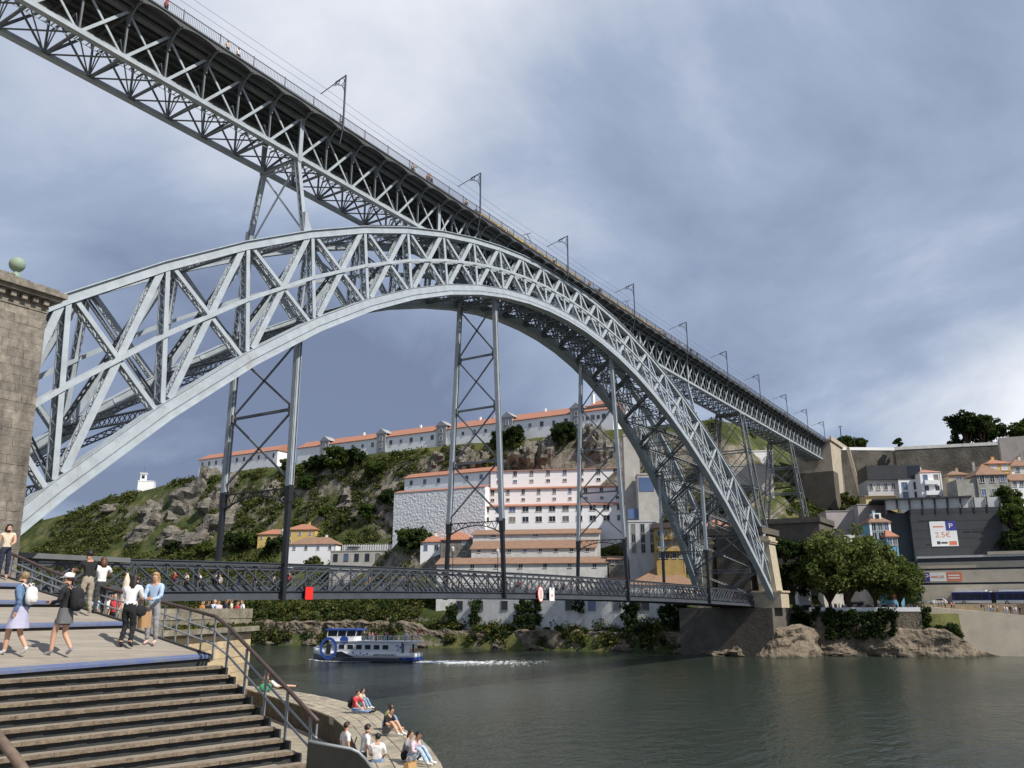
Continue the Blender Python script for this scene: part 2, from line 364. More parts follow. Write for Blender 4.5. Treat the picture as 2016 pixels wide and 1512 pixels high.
# ------------------------------------------------------------------ columns carrying the upper deck
def deck_pier(x, zbase_fn, wtop, wbot, dx, col, lvls, name='deck_pier'):
    """four-legged (dx>0) or two-legged pier of braced columns"""
    root_mb = MB(); lattice_strut(root_mb, (x, -TW, ZBC-.5), (x, TW, ZBC-.5), .5, .1, .6)
    if dx: root_mb.box((x-dx*.55-.3, -TW-.35, ZBC-.6), (x+dx*.55+.3, TW+.35, ZBC-.23))
    pier = obj(name, root_mb, col, bridge)
    legs = []
    for a in (-1, 1):
        for b in ((-1, 1) if dx else (0,)):
            zl = zbase_fn(x, a); top = np.array([x+b*dx*.55, a*wtop, ZBC-.55]); bot = np.array([x+b*dx, a*wbot, zl]); legs.append((a, b, top, bot))
            mb = laced(bot, top, (0,1,0), .46, .5, step=.9)
            if not dx: mb.bar((x, a*(TW+.32), ZBC-.5), (x, a*(TW+.32), ZTC), .5, .08, up=(0,1,0))
            obj('column', mb, col, pier)
    f = lambda t, b_, k: t+(b_-t)*k
    for k in range(len(lvls)):
        k0 = 0 if k == 0 else lvls[k-1]; k1 = lvls[k]
        for (i, j) in ([(0, 1)] if not dx else [(0, 2), (1, 3), (0, 1), (2, 3)]):
            A, B = legs[i], legs[j]
            mb = MB(); mb.bar(f(A[2], A[3], k1), f(B[2], B[3], k1), .22, .26); obj('cross_strut', mb, col, pier)
            mb = MB(); mb.bar(f(A[2], A[3], k0), f(B[2], B[3], k1), .14, .16); mb.bar(f(A[2], A[3], k1), f(B[2], B[3], k0), .14, .16); obj('cross_brace', mb, col, pier)
for x in (-55, 55): deck_pier(x, lambda X, a: zt(X)+.7, TW, 4.35, 0, STEEL, [.98])
for x in (-31, 31): deck_pier(x, lambda X, a: zt(X)+.5, TW, 3.4, 0, STEEL, [.9])
deck_pier(89.5, lambda X, a: 27.0, TW+.2, 6.2, 2.6, STEELD, [.33, .66, .98])
deck_pier(132.3, lambda X, a: 32.5, TW+.2, 5.6, 2.4, STEELD, [.33, .66, .98])
# curved shoe of the column standing on the arch
for s in (-1, 1):
    for x in (-55, 55):
        sg = -1 if x > 0 else 1; mb = MB(); z0 = zt(x)+.75; pts = [(x-sg*.2, z0+2.3)]
        for k in range(9): t = k/8*math.pi/2; pts.append((x+sg*(.22+1.7*(1-math.cos(t))), z0+2.2-1.95*math.sin(t)))
        pts += [(x+sg*2.0, zt(x+sg*2.0)+.75), (x-sg*.2, z0-.1)]
        mb.prism([(px_, s*4.35-.25, pz) for px_, pz in pts], (0, .5, 0)); obj('column_shoe', mb, STEEL, bridge)

# ------------------------------------------------------------------ lower deck
XL = seg(-85, -55, 10)+seg(-55, -18.2, 12)+seg(-18.2, 18.2, 12)+seg(18.2, 55, 12)+seg(55, 86, 10)+[86.0]
LY = 4.35
def lzb(x): return 10.22-1.05*(x/86)**2
def lzt(x): return 13.52-1.15*(x/86)**2
mb = MB()
for i in range(len(XL)-1):
    a, b = XL[i], XL[i+1]; mb.bar((a, 0, lzb(a)+.55), (b, 0, lzb(b)+.55), 2*LY-.3, .25)
ldeck = obj('lower_deck', mb, DECKM, bridge)
LAT = MB()
for s in (-1, 1):
    for i in range(len(XL)-1):
        a, b = XL[i], XL[i+1]; za, zb_ = lzb(a), lzb(b); ta, tb = lzt(a), lzt(b); y = s*LY
        mb = MB()
        mb.bar((a, y, za+.38), (b, y, zb_+.38), .12, .76); mb.bar((a, y+s*.16, za+.02), (b, y+s*.16, zb_+.02), .34, .05); mb.bar((a, y+s*.1, za+.75), (b, y+s*.1, zb_+.75), .24, .05); mb.bar((a, y-s*.25, za+1.0), (b, y-s*.25, zb_+1.0), .06, .5)
        obj('bottom_girder', mb, DARK, ldeck)
        mb = MB(); mb.bar((a, y, ta-.03), (b, y, tb-.03), .5, .06); mb.bar((a, y, ta-.19), (b, y, tb-.19), .3, .26); obj('handrail_girder', mb, DARK, ldeck)
    allx = [XL[0]]
    for i in range(len(XL)-1): allx += [(XL[i]+XL[i+1])/2, XL[i+1]]
    HXS = (-86, -55, -18.2, 18.2, 55, 86)
    for i, x in enumerate(XL):
        mb = MB(); mb.bar((x, s*LY, lzb(x)+.75), (x, s*LY, lzt(x)-.3), .12, .14); obj('lattice_post', mb, DARK, ldeck)
    for i in range(len(allx)-2):
        a, b = allx[i], allx[i+2]; xm = (a+b)/2
        h0 = max(h for h in HXS if h <= xm); h1 = min(h for h in HXS if h > xm); left = xm < (h0+h1)/2
        for up in (1, 0):
            p = (a, s*(LY+(.12 if up == left else -.1)), (lzb(a)+.78) if up else (lzt(a)-.3)); q = (b, s*(LY+(.12 if up == left else -.1)), (lzt(b)-.3) if up else (lzb(b)+.78))
            if s < 0 and up == left:
                mb = MB(); mb.bar(p, q, .17, .1, up=(0,0,1)); obj('lattice_bar', mb, DARK, ldeck)
            elif i % 2 == 0: LAT.bar(p, q, .06, .1, up=(0,0,1))
o = obj('lattice_infill', LAT, DARK, ldeck); o['kind'] = 'stuff'
for s in (-1, 1):
    PR = MB(); yy = s*(LY-.45)
    x = -84.0
    while x < 84.5:
        z = lzb(x)+.68; PR.box((x-.012, yy-.012, z), (x+.012, yy+.012, z+1.1)); x += .32
    for i in range(len(XL)-1): a, b = XL[i], XL[i+1]; PR.bar((a, yy, lzb(a)+1.8), (b, yy, lzb(b)+1.8), .06, .06)
    obj('parapet_bars', PR, DARK, ldeck)['kind'] = 'stuff'
for x in XL[::2]:
    mb = MB(); mb.bar((x, -LY, lzb(x)+.25), (x, LY, lzb(x)+.25), .16, .45); obj('cross_girder', mb, DARK, ldeck)
# hanger towers
for x in (-55, -18.2, 18.2, 55):
    ztop = zb(x)-1.3; zc = 20.2 if abs(x) > 30 else 20.0
    yt = 3.0 if abs(x) < 30 else 4.6
    yb0 = 4.75
    fy = lambda z: yt+(yb0-yt)*(ztop-z)/(ztop-9.5)
    mb = MB(); lattice_strut(mb, (x, -fy(ztop-.3), ztop-.3), (x, fy(ztop-.3), ztop-.3), .5, .12, .7)
    tower = obj('hanger_tower', mb, STEELD, bridge)
    for s in (-1, 1):
        mb = MB(); mb.bar((x, s*fy(ztop+.8), ztop+.8), (x, s*fy(zc), zc), .22, .48, up=(0,1,0)); 
        for e in (-1, 1): mb.bar((x+e*.26, s*fy(ztop+.8), ztop+.8), (x+e*.26, s*fy(zc), zc), .06, .56, up=(0,1,0))
        obj('hanger_column', mb, STEEL, tower)
        mb = MB(); mb.bar((x, s*fy(zc), zc), (x, s*fy(lzb(x)-.1), lzb(x)-.1), .40, .50, up=(0,1,0)); mb.box((x-.27, s*fy(19)-.31, 18.7), (x+.27, s*fy(19)+.31, 20.3)); obj('column_foot', mb, BLACK, tower)
    nl = 2 if abs(x) > 30 else 4
    zs = [ztop-.5+(zc+.6-(ztop-.5))*k/nl for k in range(nl+1)]
    for k in range(nl):
        a, b = zs[k], zs[k+1]
        for sg in (-1, 1):
            mb = MB(); mb.bar((x, -sg*fy(a), a), (x, sg*fy(b), b), .12, .2); obj('hanger_brace', mb, STEELD, tower)
        if k < nl-1: mb = MB(); mb.bar((x, -fy(b), b), (x, fy(b), b), .24, .26); mb.box((x-.25, -fy(b)+.05, b-.4), (x+.25, -fy(b)+.6, b+.4)); mb.box((x-.25, fy(b)-.6, b-.4), (x+.25, fy(b)-.05, b+.4)); obj('hanger_strut', mb, STEELD, tower)
    mb = MB(); K = 16; prev = None
    for k in range(K+1):
        y = -fy(20)+2*fy(20)*k/K; zlo = 18.4+1.2*(1-(2*k/K-1)**2); zhi = 20.0
        if prev:
            mb.bar((x, prev[0], prev[1]), (x, y, zlo), .2, .12); mb.bar((x, prev[0], prev[2]), (x, y, zhi), .2, .12)
            mb.bar((x, prev[0], prev[1] if k%2 else prev[2]), (x, y, zhi if k%2 else zlo), .06, .07, up=(1,0,0))
        prev = (y, zlo, zhi)
    obj('portal_arch', mb, BLACK, tower)

# ------------------------------------------------------------------ overhead line masts and wires
MASTM = mat('mast grey', (.085,.095,.115), .5)
def mast_mesh():
    out = {}
    mb = MB(); mb.bar((0,0,-.6), (0,0,6.35), .16, .16, up=(1,0,0)); mb.bar((0,.4,-2.3), (0,0,-.5), .09, .09, up=(1,0,0)); out['mast_pole'] = mb
    mb = MB(); mb.bar((0,0,6.3), (0,3.9,5.35), .07, .08, up=(1,0,0)); mb.bar((0,0,6.3), (0,1.6,6.02), .1, .08, up=(1,0,0))
    for (cy, cz, r_) in ((.62, 5.72, .42), (1.2, 5.86, .2), (.22, 5.0, .18), (1.56, 5.86, .12)):
        ring = [(0, cy+r_*math.cos(t), cz+r_*math.sin(t)) for t in np.linspace(0, 2*math.pi, 13)]
        for k in range(12): mb.bar(ring[k], ring[k+1], .06, .05, up=(1,0,0))
    c_ = [(0, .1+1.75*(1-math.cos(t)), 4.1+1.55*math.sin(t)) for t in np.linspace(0, math.pi/2, 8)]
    for k in range(7): mb.bar(c_[k], c_[k+1], .06, .06, up=(1,0,0))
    out['mast_bracket'] = mb; return out
mm = mast_mesh(); mast_src = None
MX = [-50.6, -24.1, .4, 25.4, 51.4, 76.3, 101, 126, 148, 169]
MLAB = ['largest overhead line mast, nearest on the upper deck over the left column', 'second overhead line mast from the left, beside the front of the yellow train', 'third overhead line mast from the left on the upper deck', 'fourth overhead line mast from the left on the upper deck',
        'fifth overhead line mast from the left on the upper deck', 'sixth overhead line mast from the left on the upper deck', 'fourth overhead line mast from the far end of the upper deck', 'third overhead line mast from the far end of the upper deck', 'overhead line mast one before the far end of the upper deck', 'farthest overhead line mast, at the stone abutment']
for i, x in enumerate(MX):
    if mast_src is None:
        mast_src = empty('overhead_line_mast', (x, -EY-.1, EZ+.4), 0, MLAB[0], 'mast', 'overhead line masts along the upper deck')
        for k, v in mm.items(): lobj(k, v, MASTM, mast_src)
    else: copy_tree(mast_src, (x, -EY-.1, EZ+.4), 0, MLAB[i])
for y, zz_, nm in ((-1.0, 5.6, 'left'), (1.4, 5.6, 'right'), (-.9, 6.7, 'upper')):
    mb = MB(); xs = [-112]+MX+[175]
    for a, b in zip(xs, xs[1:]):
        for k in range(4):
            f0, f1 = k/4, (k+1)/4; sag = lambda f: -.25*(1-(2*f-1)**2)
            mb.bar((a+(b-a)*f0, y, EZ+zz_+sag(f0)), (a+(b-a)*f1, y, EZ+zz_+sag(f1)), .022, .022)
    tag(obj('overhead_wire', mb, BLACK), {'left': 'thin contact wire over the nearer track of the upper deck', 'right': 'thin contact wire over the farther track of the upper deck', 'upper': 'thin carrier wire above the upper deck track'}[nm], 'wire')

# ------------------------------------------------------------------ stone pylons at the springings
def pylon(x0, x1, y0, y1, z0, z1, lean, label, mat_, cornice, ball, blocks, pale):
    """battered masonry pylon; y faces lean with the arch planes"""
    root = empty('stone_pylon', ((x0+x1)/2, (y0+y1)/2, z0), 0, label, 'pylon')
    sgn = -1 if y0 < 0 else 1; f = lambda z, y: y+sgn*lean*(z1-z)
    mb = MB(); ins = .06
    lo = [(x0+ins, f(z0, y0)+ins, z0), (x1-ins, f(z0, y0)+ins, z0), (x1-ins, f(z0, y1)-ins, z0), (x0+ins, f(z0, y1)-ins, z0)]; hi = [(x0+ins, y0+ins, z1), (x1-ins, y0+ins, z1), (x1-ins, y1-ins, z1), (x0+ins, y1-ins, z1)]
    mb.add(lo+hi, [(3,2,1,0),(4,5,6,7),(0,1,5,4),(1,2,6,5),(2,3,7,6),(3,0,4,7)]); obj('core', mb, mat_, root)
    if blocks:
        nc = int((z1-z0)/.58); hc = (z1-z0)/nc
        rnd = random.Random(3)
        for k in range(nc):
            za, zb_ = z0+k*hc, z0+(k+1)*hc-.012; xs = [x0]; 
            while xs[-1] < x1-.9: xs.append(min(x1, xs[-1]+rnd.uniform(.8, 1.5)))
            xs[-1] = x1
            for a, b in zip(xs, xs[1:]):
                pr = rnd.uniform(0, .035); mb = MB(); ya, yb_ = f(za, y0)-pr, f(zb_, y0)-pr
                mb.add([(a,ya,za),(b-.018,ya,za),(b-.018,ya+.3,za),(a,ya+.3,za),(a,yb_,zb_),(b-.018,yb_,zb_),(b-.018,yb_+.3,zb_),(a,yb_+.3,zb_)], [(3,2,1,0),(4,5,6,7),(0,1,5,4),(1,2,6,5),(2,3,7,6),(3,0,4,7)])
                obj('stone_block', mb, mat_, root)
            ys = [f(za, y0), f(za, y0)+1.3, f(za, y0)+2.9, f(za, y1)]
            for xe, sg in ((x1, 1), (x0, -1)):
                if xe == x0 and not pale: continue
                for a, b in zip(ys, ys[1:]):
                    pr = rnd.uniform(0, .03); mb = MB(); mb.box((xe-.3 if sg > 0 else xe-pr, a+.012, za), (xe+pr if sg > 0 else xe+.3, b, zb_)); obj('stone_block', mb, mat_, root)
    zc = z1
    for (ov, h) in cornice:
        mb = MB(); mb.box((x0-ov, y0-ov, zc), (x1+ov, y1+ov, zc+h)); obj('cornice', mb, mat_, root); zc += h+.004
    if ball:
        cy = (y0+y1)/2; cx = hity(36, 508, cy)[0]; mb = MB(); r_ = ball[0]
        prof = [(.85*r_, 0), (.55*r_, .25), (.33*r_, .5)]+[(r_*math.sin(t)+.001, .5+.25*r_+r_*(1-math.cos(t))-.2*r_) for t in np.linspace(.35, math.pi, 14)]
        mb.lathe((cx, cy, zc), prof, 20); obj('ball_finial', mb, COPPER, root, True)
        if len(ball) > 2:
            for k in range(9):
                mb = MB(); xx = x1-.1-k*.72; mb.box((xx-.34, y0-.42, z1+.45), (xx, y0-.02, z1+.78)); obj('dentil', mb, mat_, root)
    return root
pylon(-88.6, -82.25, -10.0, -5.0, 8.5, 28.3, .055, 'tall weathered stone pylon with cornice and green ball at the left edge', GRAN, [(.08,.42),(.02,.42),(.62,.26),(.85,.34),(.45,.26),(-.9,.55),(-1.6,.4)], (.52, -.9, 1), True, False)
pylon(-88.6, -82.25, 5.0, 10.0, 8.5, 28.3, .055, 'stone pylon behind the left end of the arch', GRAN, [(.08,.42),(.02,.42),(.62,.26),(.85,.34),(.45,.26)], None, False, False)
fp = pylon(84.6, 89.6, -8.6, -4.6, 9.0, 23.2, .09, 'pale stone pylon at the far end of the arch', GRANC, [(.3,.35),(.5,.4),(.1,.8)], None, False, True)
mb = MB(); mb.box((84.1, -10.5, 9.0), (90.3, -4.3, 12.3)); mb.box((83.8, -10.8, 12.3), (90.6, -4.1, 12.7)); obj('pedestal', mb, GRANC, fp)
fp = pylon(84.6, 89.6, 4.6, 8.6, 9.0, 23.2, .09, 'stone pylon behind the far end of the arch', GRANC, [(.3,.35),(.5,.4),(.1,.8)], None, False, True)
# ================================================================== TERRAIN, RIVER, NEAR BANK
def interp(x, pts): return float(np.interp(x, [p[0] for p in pts], [p[1] for p in pts]))
XB = [(-900,330),(-400,230),(-120,160),(-75,140),(-54,124),(-46,112),(-41,99),(-38,97),(4,86),(12,88),(30,89),(82,83),(140,69),(300,52),(420,38),(600,0),(900,-90),(1500,-300)]
def xb(y): return interp(y, XB)
PL = [(-14,-6),(-2,-3),(0,-1.5),(2,3),(5,7),(10,10.5),(18,14),(28,19),(38,26),(47,36),(55,51),(60,63),(64,68.5),(70,69),(120,74),(300,68),(900,58)]
PW = [(-14,-6),(-2,-3),(0,-1.5),(1.6,2.0),(4.5,3.6),(6.5,8),(10,10),(20,13),(30,18),(40,25),(46,31),(51,40),(55,52),(60,64),(64,68.5),(70,69),(120,74),(300,68),(900,58)]
PR = [(-14,-6),(-2,-3),(0,-3),(8.4,-2.4),(9.4,6.5),(11,7.2),(28,8.0),(34,11),(46,20),(58,29),(74,37),(90,41),(110,43),(114,60),(300,62),(900,60)]
def fbm(x, y, sc, o=4): return noise.fractal(Vector((x/sc, y/sc, 3.7)), 1.0, 2.0, o)
def smooth(a, b, x): t = min(1, max(0, (x-a)/(b-a))); return t*t*(3-2*t)
def terr(x, y):
    t = x-xb(y); k = smooth(-4, 26, y)
    tl = t if t < 10 else 10+(t-10)*54/(interp(y, [(64,62.5),(267,80.5)])-10)
    kw = smooth(-2, 14, y)*(1-smooth(138, 156, y)); zl = interp(tl, PL)*(1-kw)+interp(tl, PW)*kw
    tr = t if t < 9 else max(t, x-92); zr = interp(tr, PR); z = zl*k+zr*(1-k)
    if y > 255: z = 8+(z-8)*(1-.30*smooth(255, 420, y)-.18*smooth(420, 900, y)) if z > 8 else z
    if 255 < y: z += 0
    z += 15*math.exp(-((x-105.5-.12*(112-y))/3.4)**2-((y-112)/17)**2)
    amp = (1.6 if tl < 58 else .6)*smooth(3, 12, t)*(1 if y > 110 else .4)
    if t < 3: amp = max(amp, .8*smooth(-1, 1.5, t))
    return z+amp*fbm(x, y, 13)+(1.3*fbm(x+50, y, 5, 3)*smooth(100, 130, y) if 28 < tl < 58 else 0)
ys = sorted(set([round(v, 2) for v in list(np.arange(-60, 300, 3.0))+list(np.arange(300, 620, 8.0))+list(np.arange(-240, -60, 10.0))+[640, 700, 780, 900, 1100, -300, -400, -600]]))
tsx = sorted(set(list(np.arange(-14, 12, 1.3))+list(np.arange(12, 74, 2.2))+[78,84,92,104,120,150,190,260,400,700]))
V_ = []; F_ = []
for y in ys:
    for t in tsx:
        x = xb(y)+t; V_.append((x, y, terr(x, y)))
n_t = len(tsx)
for j in range(len(ys)-1):
    for i in range(n_t-1): F_.append((j*n_t+i, j*n_t+i+1, (j+1)*n_t+i+1, (j+1)*n_t+i))
mb = MB(); mb.v = V_; mb.f = F_; mb.m = [0]*len(F_)
# hillside: grass / dry scrub / bare rock by slope and noise
HM = bpy.data.materials.new('hillside'); HM.use_nodes = True; t_ = HM.node_tree; nn = t_.nodes.new; ll = t_.links.new; bs = t_.nodes['Principled BSDF']; bs.inputs['Roughness'].default_value = .95; bs.inputs['Specular IOR Level'].default_value = .15
geo = nn('ShaderNodeNewGeometry')
def tn(scale, det=6, rough=.6, off=0):
    mp = nn('ShaderNodeMapping'); mp.inputs['Location'].default_value = (off, off, off); ll(geo.outputs['Position'], mp.inputs[0])
    q = nn('ShaderNodeTexNoise'); q.inputs['Scale'].default_value = scale; q.inputs['Detail'].default_value = det; q.inputs['Roughness'].default_value = rough; ll(mp.outputs[0], q.inputs[0]); return q.outputs[0]
def ramp(inp, stops):
    r_ = nn('ShaderNodeValToRGB'); e_ = r_.color_ramp.elements
    e_[0].position, e_[0].color = stops[0][0], (*stops[0][1], 1); e_[1].position, e_[1].color = stops[-1][0], (*stops[-1][1], 1)
    for p, c_ in stops[1:-1]: q = e_.new(p); q.color = (*c_, 1)
    ll(inp, r_.inputs[0]); return r_.outputs[0]
grass = ramp(tn(.11, 8, .66), [(.3, (.03,.042,.014)), (.5, (.062,.078,.024)), (.64, (.13,.125,.045)), (.78, (.22,.185,.10))])
rock = ramp(tn(.35, 9, .7, 4), [(.3, (.07,.062,.05)), (.48, (.20,.175,.14)), (.62, (.33,.29,.235)), (.78, (.42,.36,.28))])
sepn = nn('ShaderNodeSeparateXYZ'); ll(geo.outputs['Normal'], sepn.inputs[0])
ad = nn('ShaderNodeMath'); ad.operation = 'MULTIPLY_ADD'; ll(tn(.16, 6, .6, 9), ad.inputs[0]); ad.inputs[1].default_value = .75; ll(sepn.outputs[2], ad.inputs[2])
mr = nn('ShaderNodeMapRange'); mr.inputs[1].default_value = .93; mr.inputs[2].default_value = .80; ll(ad.outputs[0], mr.inputs[0])
mi = nn('ShaderNodeMix'); mi.data_type = 'RGBA'; ll(mr.outputs[0], mi.inputs[0]); ll(grass, mi.inputs[6]); ll(rock, mi.inputs[7]); ll(mi.outputs[2], bs.inputs['Base Color'])
bp = nn('ShaderNodeBump'); bp.inputs['Strength'].default_value = .8; bp.inputs['Distance'].default_value = 1.2; ll(tn(.5, 8, .68, 2), bp.inputs['Height']); ll(bp.outputs[0], bs.inputs['Normal'])
struct('terrain', mb, HM, smooth=True)
ROCKM = mat('cliff rock', (.245,.22,.18), .95, 0, 0, .45, .9, 1.4, col2=(.085,.077,.065), grime=((.035,.035,.022), .22, .52, .72))
ROCKW = mat('river rock', (.30,.245,.175), .95, 0, 0, .5, .9, 1.6, col2=(.11,.09,.065), grime=((.04,.04,.025), .4, .48, .72))

# river
WM_ = bpy.data.materials.new('river water'); WM_.use_nodes = True; t_ = WM_.node_tree; nn = t_.nodes.new; ll = t_.links.new; bs = t_.nodes['Principled BSDF']
bs.inputs['Base Color'].default_value = (.026,.036,.027,1); bs.inputs['Roughness'].default_value = .10; bs.inputs['IOR'].default_value = 1.33
geo = nn('ShaderNodeNewGeometry')
def wv(scale, sx, det, off=0, rot=0.):
    mp = nn('ShaderNodeMapping'); mp.inputs['Scale'].default_value = (sx, 1, 1); mp.inputs['Rotation'].default_value = (0, 0, rot); mp.inputs['Location'].default_value = (off, 0, 0); ll(geo.outputs['Position'], mp.inputs[0])
    q = nn('ShaderNodeTexNoise'); q.inputs['Scale'].default_value = scale; q.inputs['Detail'].default_value = det; q.inputs['Roughness'].default_value = .6; ll(mp.outputs[0], q.inputs[0]); return q.outputs[0]
b1 = nn('ShaderNodeBump'); b1.inputs['Strength'].default_value = .55; b1.inputs['Distance'].default_value = .5; ll(wv(.55, .6, 4, 0, .4), b1.inputs['Height'])
b2 = nn('ShaderNodeBump'); b2.inputs['Strength'].default_value = .5; b2.inputs['Distance'].default_value = .16; ll(wv(2.6, .7, 3, 5, .2), b2.inputs['Height']); ll(b1.outputs[0], b2.inputs['Normal']); ll(b2.outputs[0], bs.inputs['Normal'])
pat = nn('ShaderNodeMapRange'); pat.inputs[1].default_value = .38; pat.inputs[2].default_value = .62; pat.inputs[3].default_value = .07; pat.inputs[4].default_value = .2; ll(wv(.03, .5, 3, 2, .5), pat.inputs[0]); ll(pat.outputs[0], bs.inputs['Roughness'])
mb = MB(); mb.box((-900, -1500, WZ-3), (900, 2500, WZ)); struct('river', mb, WM_)

# near bank ground
PAVE = mat('quay granite paving', (.40,.345,.255), .9, 0, 0, 1.4, .25, 6, col2=(.27,.235,.18), obj_var=.13, grime=((.14,.12,.09), .7, .58, .85))
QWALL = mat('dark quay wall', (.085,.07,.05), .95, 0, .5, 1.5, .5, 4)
QW2 = mat('quay kerb stone', (.36,.31,.23), .9, 0, .35, 1.6, .3, 6)
QZ = 4.6
outer = [hitz(px, py, QZ)[:2] for px, py in ((470,1349),(540,1355),(600,1364),(655,1375),(705,1387),(750,1402),(778,1423),(806,1441),(830,1455),(850,1475),(866,1497),(876,1520),(893,1570),(905,1640))]
inner = [hitz(px, py, QZ)[:2] for px, py in ((487,1357),(520,1366),(560,1379),(600,1391),(630,1402),(655,1412),(674,1427),(690,1449),(703,1476),(712,1505),(724,1540),(740,1600),(760,1690),(770,1800))]
outer = np.array(outer); inner = np.array(inner)
mb = MB(); n = len(outer)
vs = [(*p, QZ-.06) for p in outer]+[(*p, QZ-.06) for p in inner]+[(*p, -4) for p in outer]+[(*p, -4) for p in inner]
fs = [(i, i+1, n+i+1, n+i) for i in range(n-1)]+[(2*n+i, 2*n+i+1, i+1, i) for i in range(n-1)]+[(n+i, n+i+1, 3*n+i+1, 3*n+i) for i in range(n-1)]
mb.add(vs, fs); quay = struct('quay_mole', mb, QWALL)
rnd = random.Random(5)
def lerp(a, b, t): return a+(b-a)*t
def along(P, t):
    d = np.r_[0, np.cumsum(np.linalg.norm(np.diff(P, axis=0), axis=1))]; s_ = t*d[-1]; return np.array([np.interp(s_, d, P[:, 0]), np.interp(s_, d, P[:, 1])])
rows = [0, .2, .42, .62, .82, 1.0]
for r_ in range(5):
    tt = 0.
    while tt < 1:
        t2 = min(1, tt+rnd.uniform(.018, .034)); mb = MB(); zt_ = QZ+rnd.uniform(-.012, .012); g = .0006
        A = lerp(along(outer, tt+g), along(inner, tt+g), rows[r_]+.006); B = lerp(along(outer, t2-g), along(inner, t2-g), rows[r_]+.006); C = lerp(along(outer, t2-g), along(inner, t2-g), rows[r_+1]-.006); D = lerp(along(outer, tt+g), along(inner, tt+g), rows[r_+1]-.006)
        mb.add([(*A, QZ-.3), (*B, QZ-.3), (*C, QZ-.3), (*D, QZ-.3), (*A, zt_), (*B, zt_), (*C, zt_), (*D, zt_)], [(3,2,1,0),(4,5,6,7),(0,1,5,4),(1,2,6,5),(2,3,7,6),(3,0,4,7)])
        obj('paving_slab', mb, PAVE, quay); tt = t2
# lower landing behind the mole and the near-bank ground
mb = MB(); mb.prism([(*p, -4) for p in list(inner)]+[(-96,-75,-4),(-104,-400,-4),(-700,-400,-4),(-700,500,-4),(-84,500,-4),(-80,120,-4),(-76,30,-4),(-74,-14,-4)], (0,0,6.9)); struct('near_bank', mb, QW2)
land = [hitz(px, py, 3.55)[:2] for px, py in ((497,1385),(530,1395),(575,1412),(625,1436),(668,1462),(700,1490),(722,1530),(748,1600),(700,1640),(640,1560),(590,1500),(545,1455),(500,1425),(470,1405))]
mb = MB(); mb.prism([(*p, 2.0) for p in land], (0,0,1.55)); struct('landing_path', mb, QW2)

# stone bastion and terrace by the bridge end
BL, BR = np.array([-96.5,-33.6]), np.array([-73.1,-22.1]); bd = nrm(BR-BL); bn = np.array([bd[1], -bd[0]])
BAST = mat('warm ashlar', (.60,.47,.28), .9, 0, 0, 1.1, .2, 7, col2=(.42,.33,.21), obj_var=.16, grime=((.2,.16,.11), .9, .60, .85))
BASTD = mat('lichened coping stone', (.31,.275,.20), .95, 0, 0, 1.2, .4, 6, col2=(.15,.135,.10), obj_var=.15)
mb = MB(); mb.prism([(*(BL), -3), (*(BR), -3), (-72.6,-8,-3), (-76,18,-3), (-99,18,-3), (-99,-20,-3)], (0,0,10.9))
bast = struct('terrace_bastion', mb, BASTD)
LB = np.linalg.norm(BR-BL); zc = 3.4; rnd = random.Random(9)
def wallbox(mb, u0, u1, z0, z1, o0, o1):
    a = BL+bd*u0; b = BL+bd*u1
    P = [a+bn*o0, b+bn*o0, b+bn*o1, a+bn*o1]; mb.add([(*p, z0) for p in P]+[(*p, z1) for p in P], [(3,2,1,0),(4,5,6,7),(0,1,5,4),(1,2,6,5),(2,3,7,6),(3,0,4,7)])
while zc < 7.45:
    h = min(rnd.choice((.44,.5,.56)), 7.5-zc); u = max(0, LB-15)
    while u < LB-.02:
        u2 = min(LB, u+rnd.uniform(.7, 1.35)); u2 = LB if LB-u2 < .4 else u2
        mb = MB(); wallbox(mb, u, u2-.015, zc, zc+h-.015, -.3, rnd.uniform(.02,.055)); obj('ashlar_block', mb, BAST, bast); u = u2
    zc += h
for (z0, z1, o1, st, mt_) in ((7.5,7.66,.12,2.2,BASTD),(7.66,7.95,.42,1.7,BASTD),(7.96,8.42,.0,1.5,BASTD),(8.43,9.0,.03,1.9,BASTD)):
    u = max(0, LB-17)
    while u < LB:
        u2 = min(LB+(.3 if o1 > .3 else 0), u+rnd.uniform(.8, 1.2)*st)
        if LB-u2 < .4: u2 = LB+(.28 if o1 > .3 else 0)
        mb = MB(); wallbox(mb, u, u2-.012, z0, z1, -.38, o1+rnd.uniform(-.01,.015)); obj('coping_stone', mb, mt_, bast); u = u2
        if u >= LB: break
mb = MB(); mb.box((-150, -37.0, 2.9), (-96.6, 20, 10.15)); struct('upper_street', mb, QW2)
mb = MB(); mb.box((-86.5, -5.1, 12.42), (-70.8, -4.65, 12.78))
o = obj('approach_girder', mb, mat('light concrete', (.15,.16,.165), .85, 0, .2, .8), ldeck)
mb = MB(); mb.box((-92, -6, 2), (-80, 6, 9.2)); struct('near_abutment', mb, GRAN)

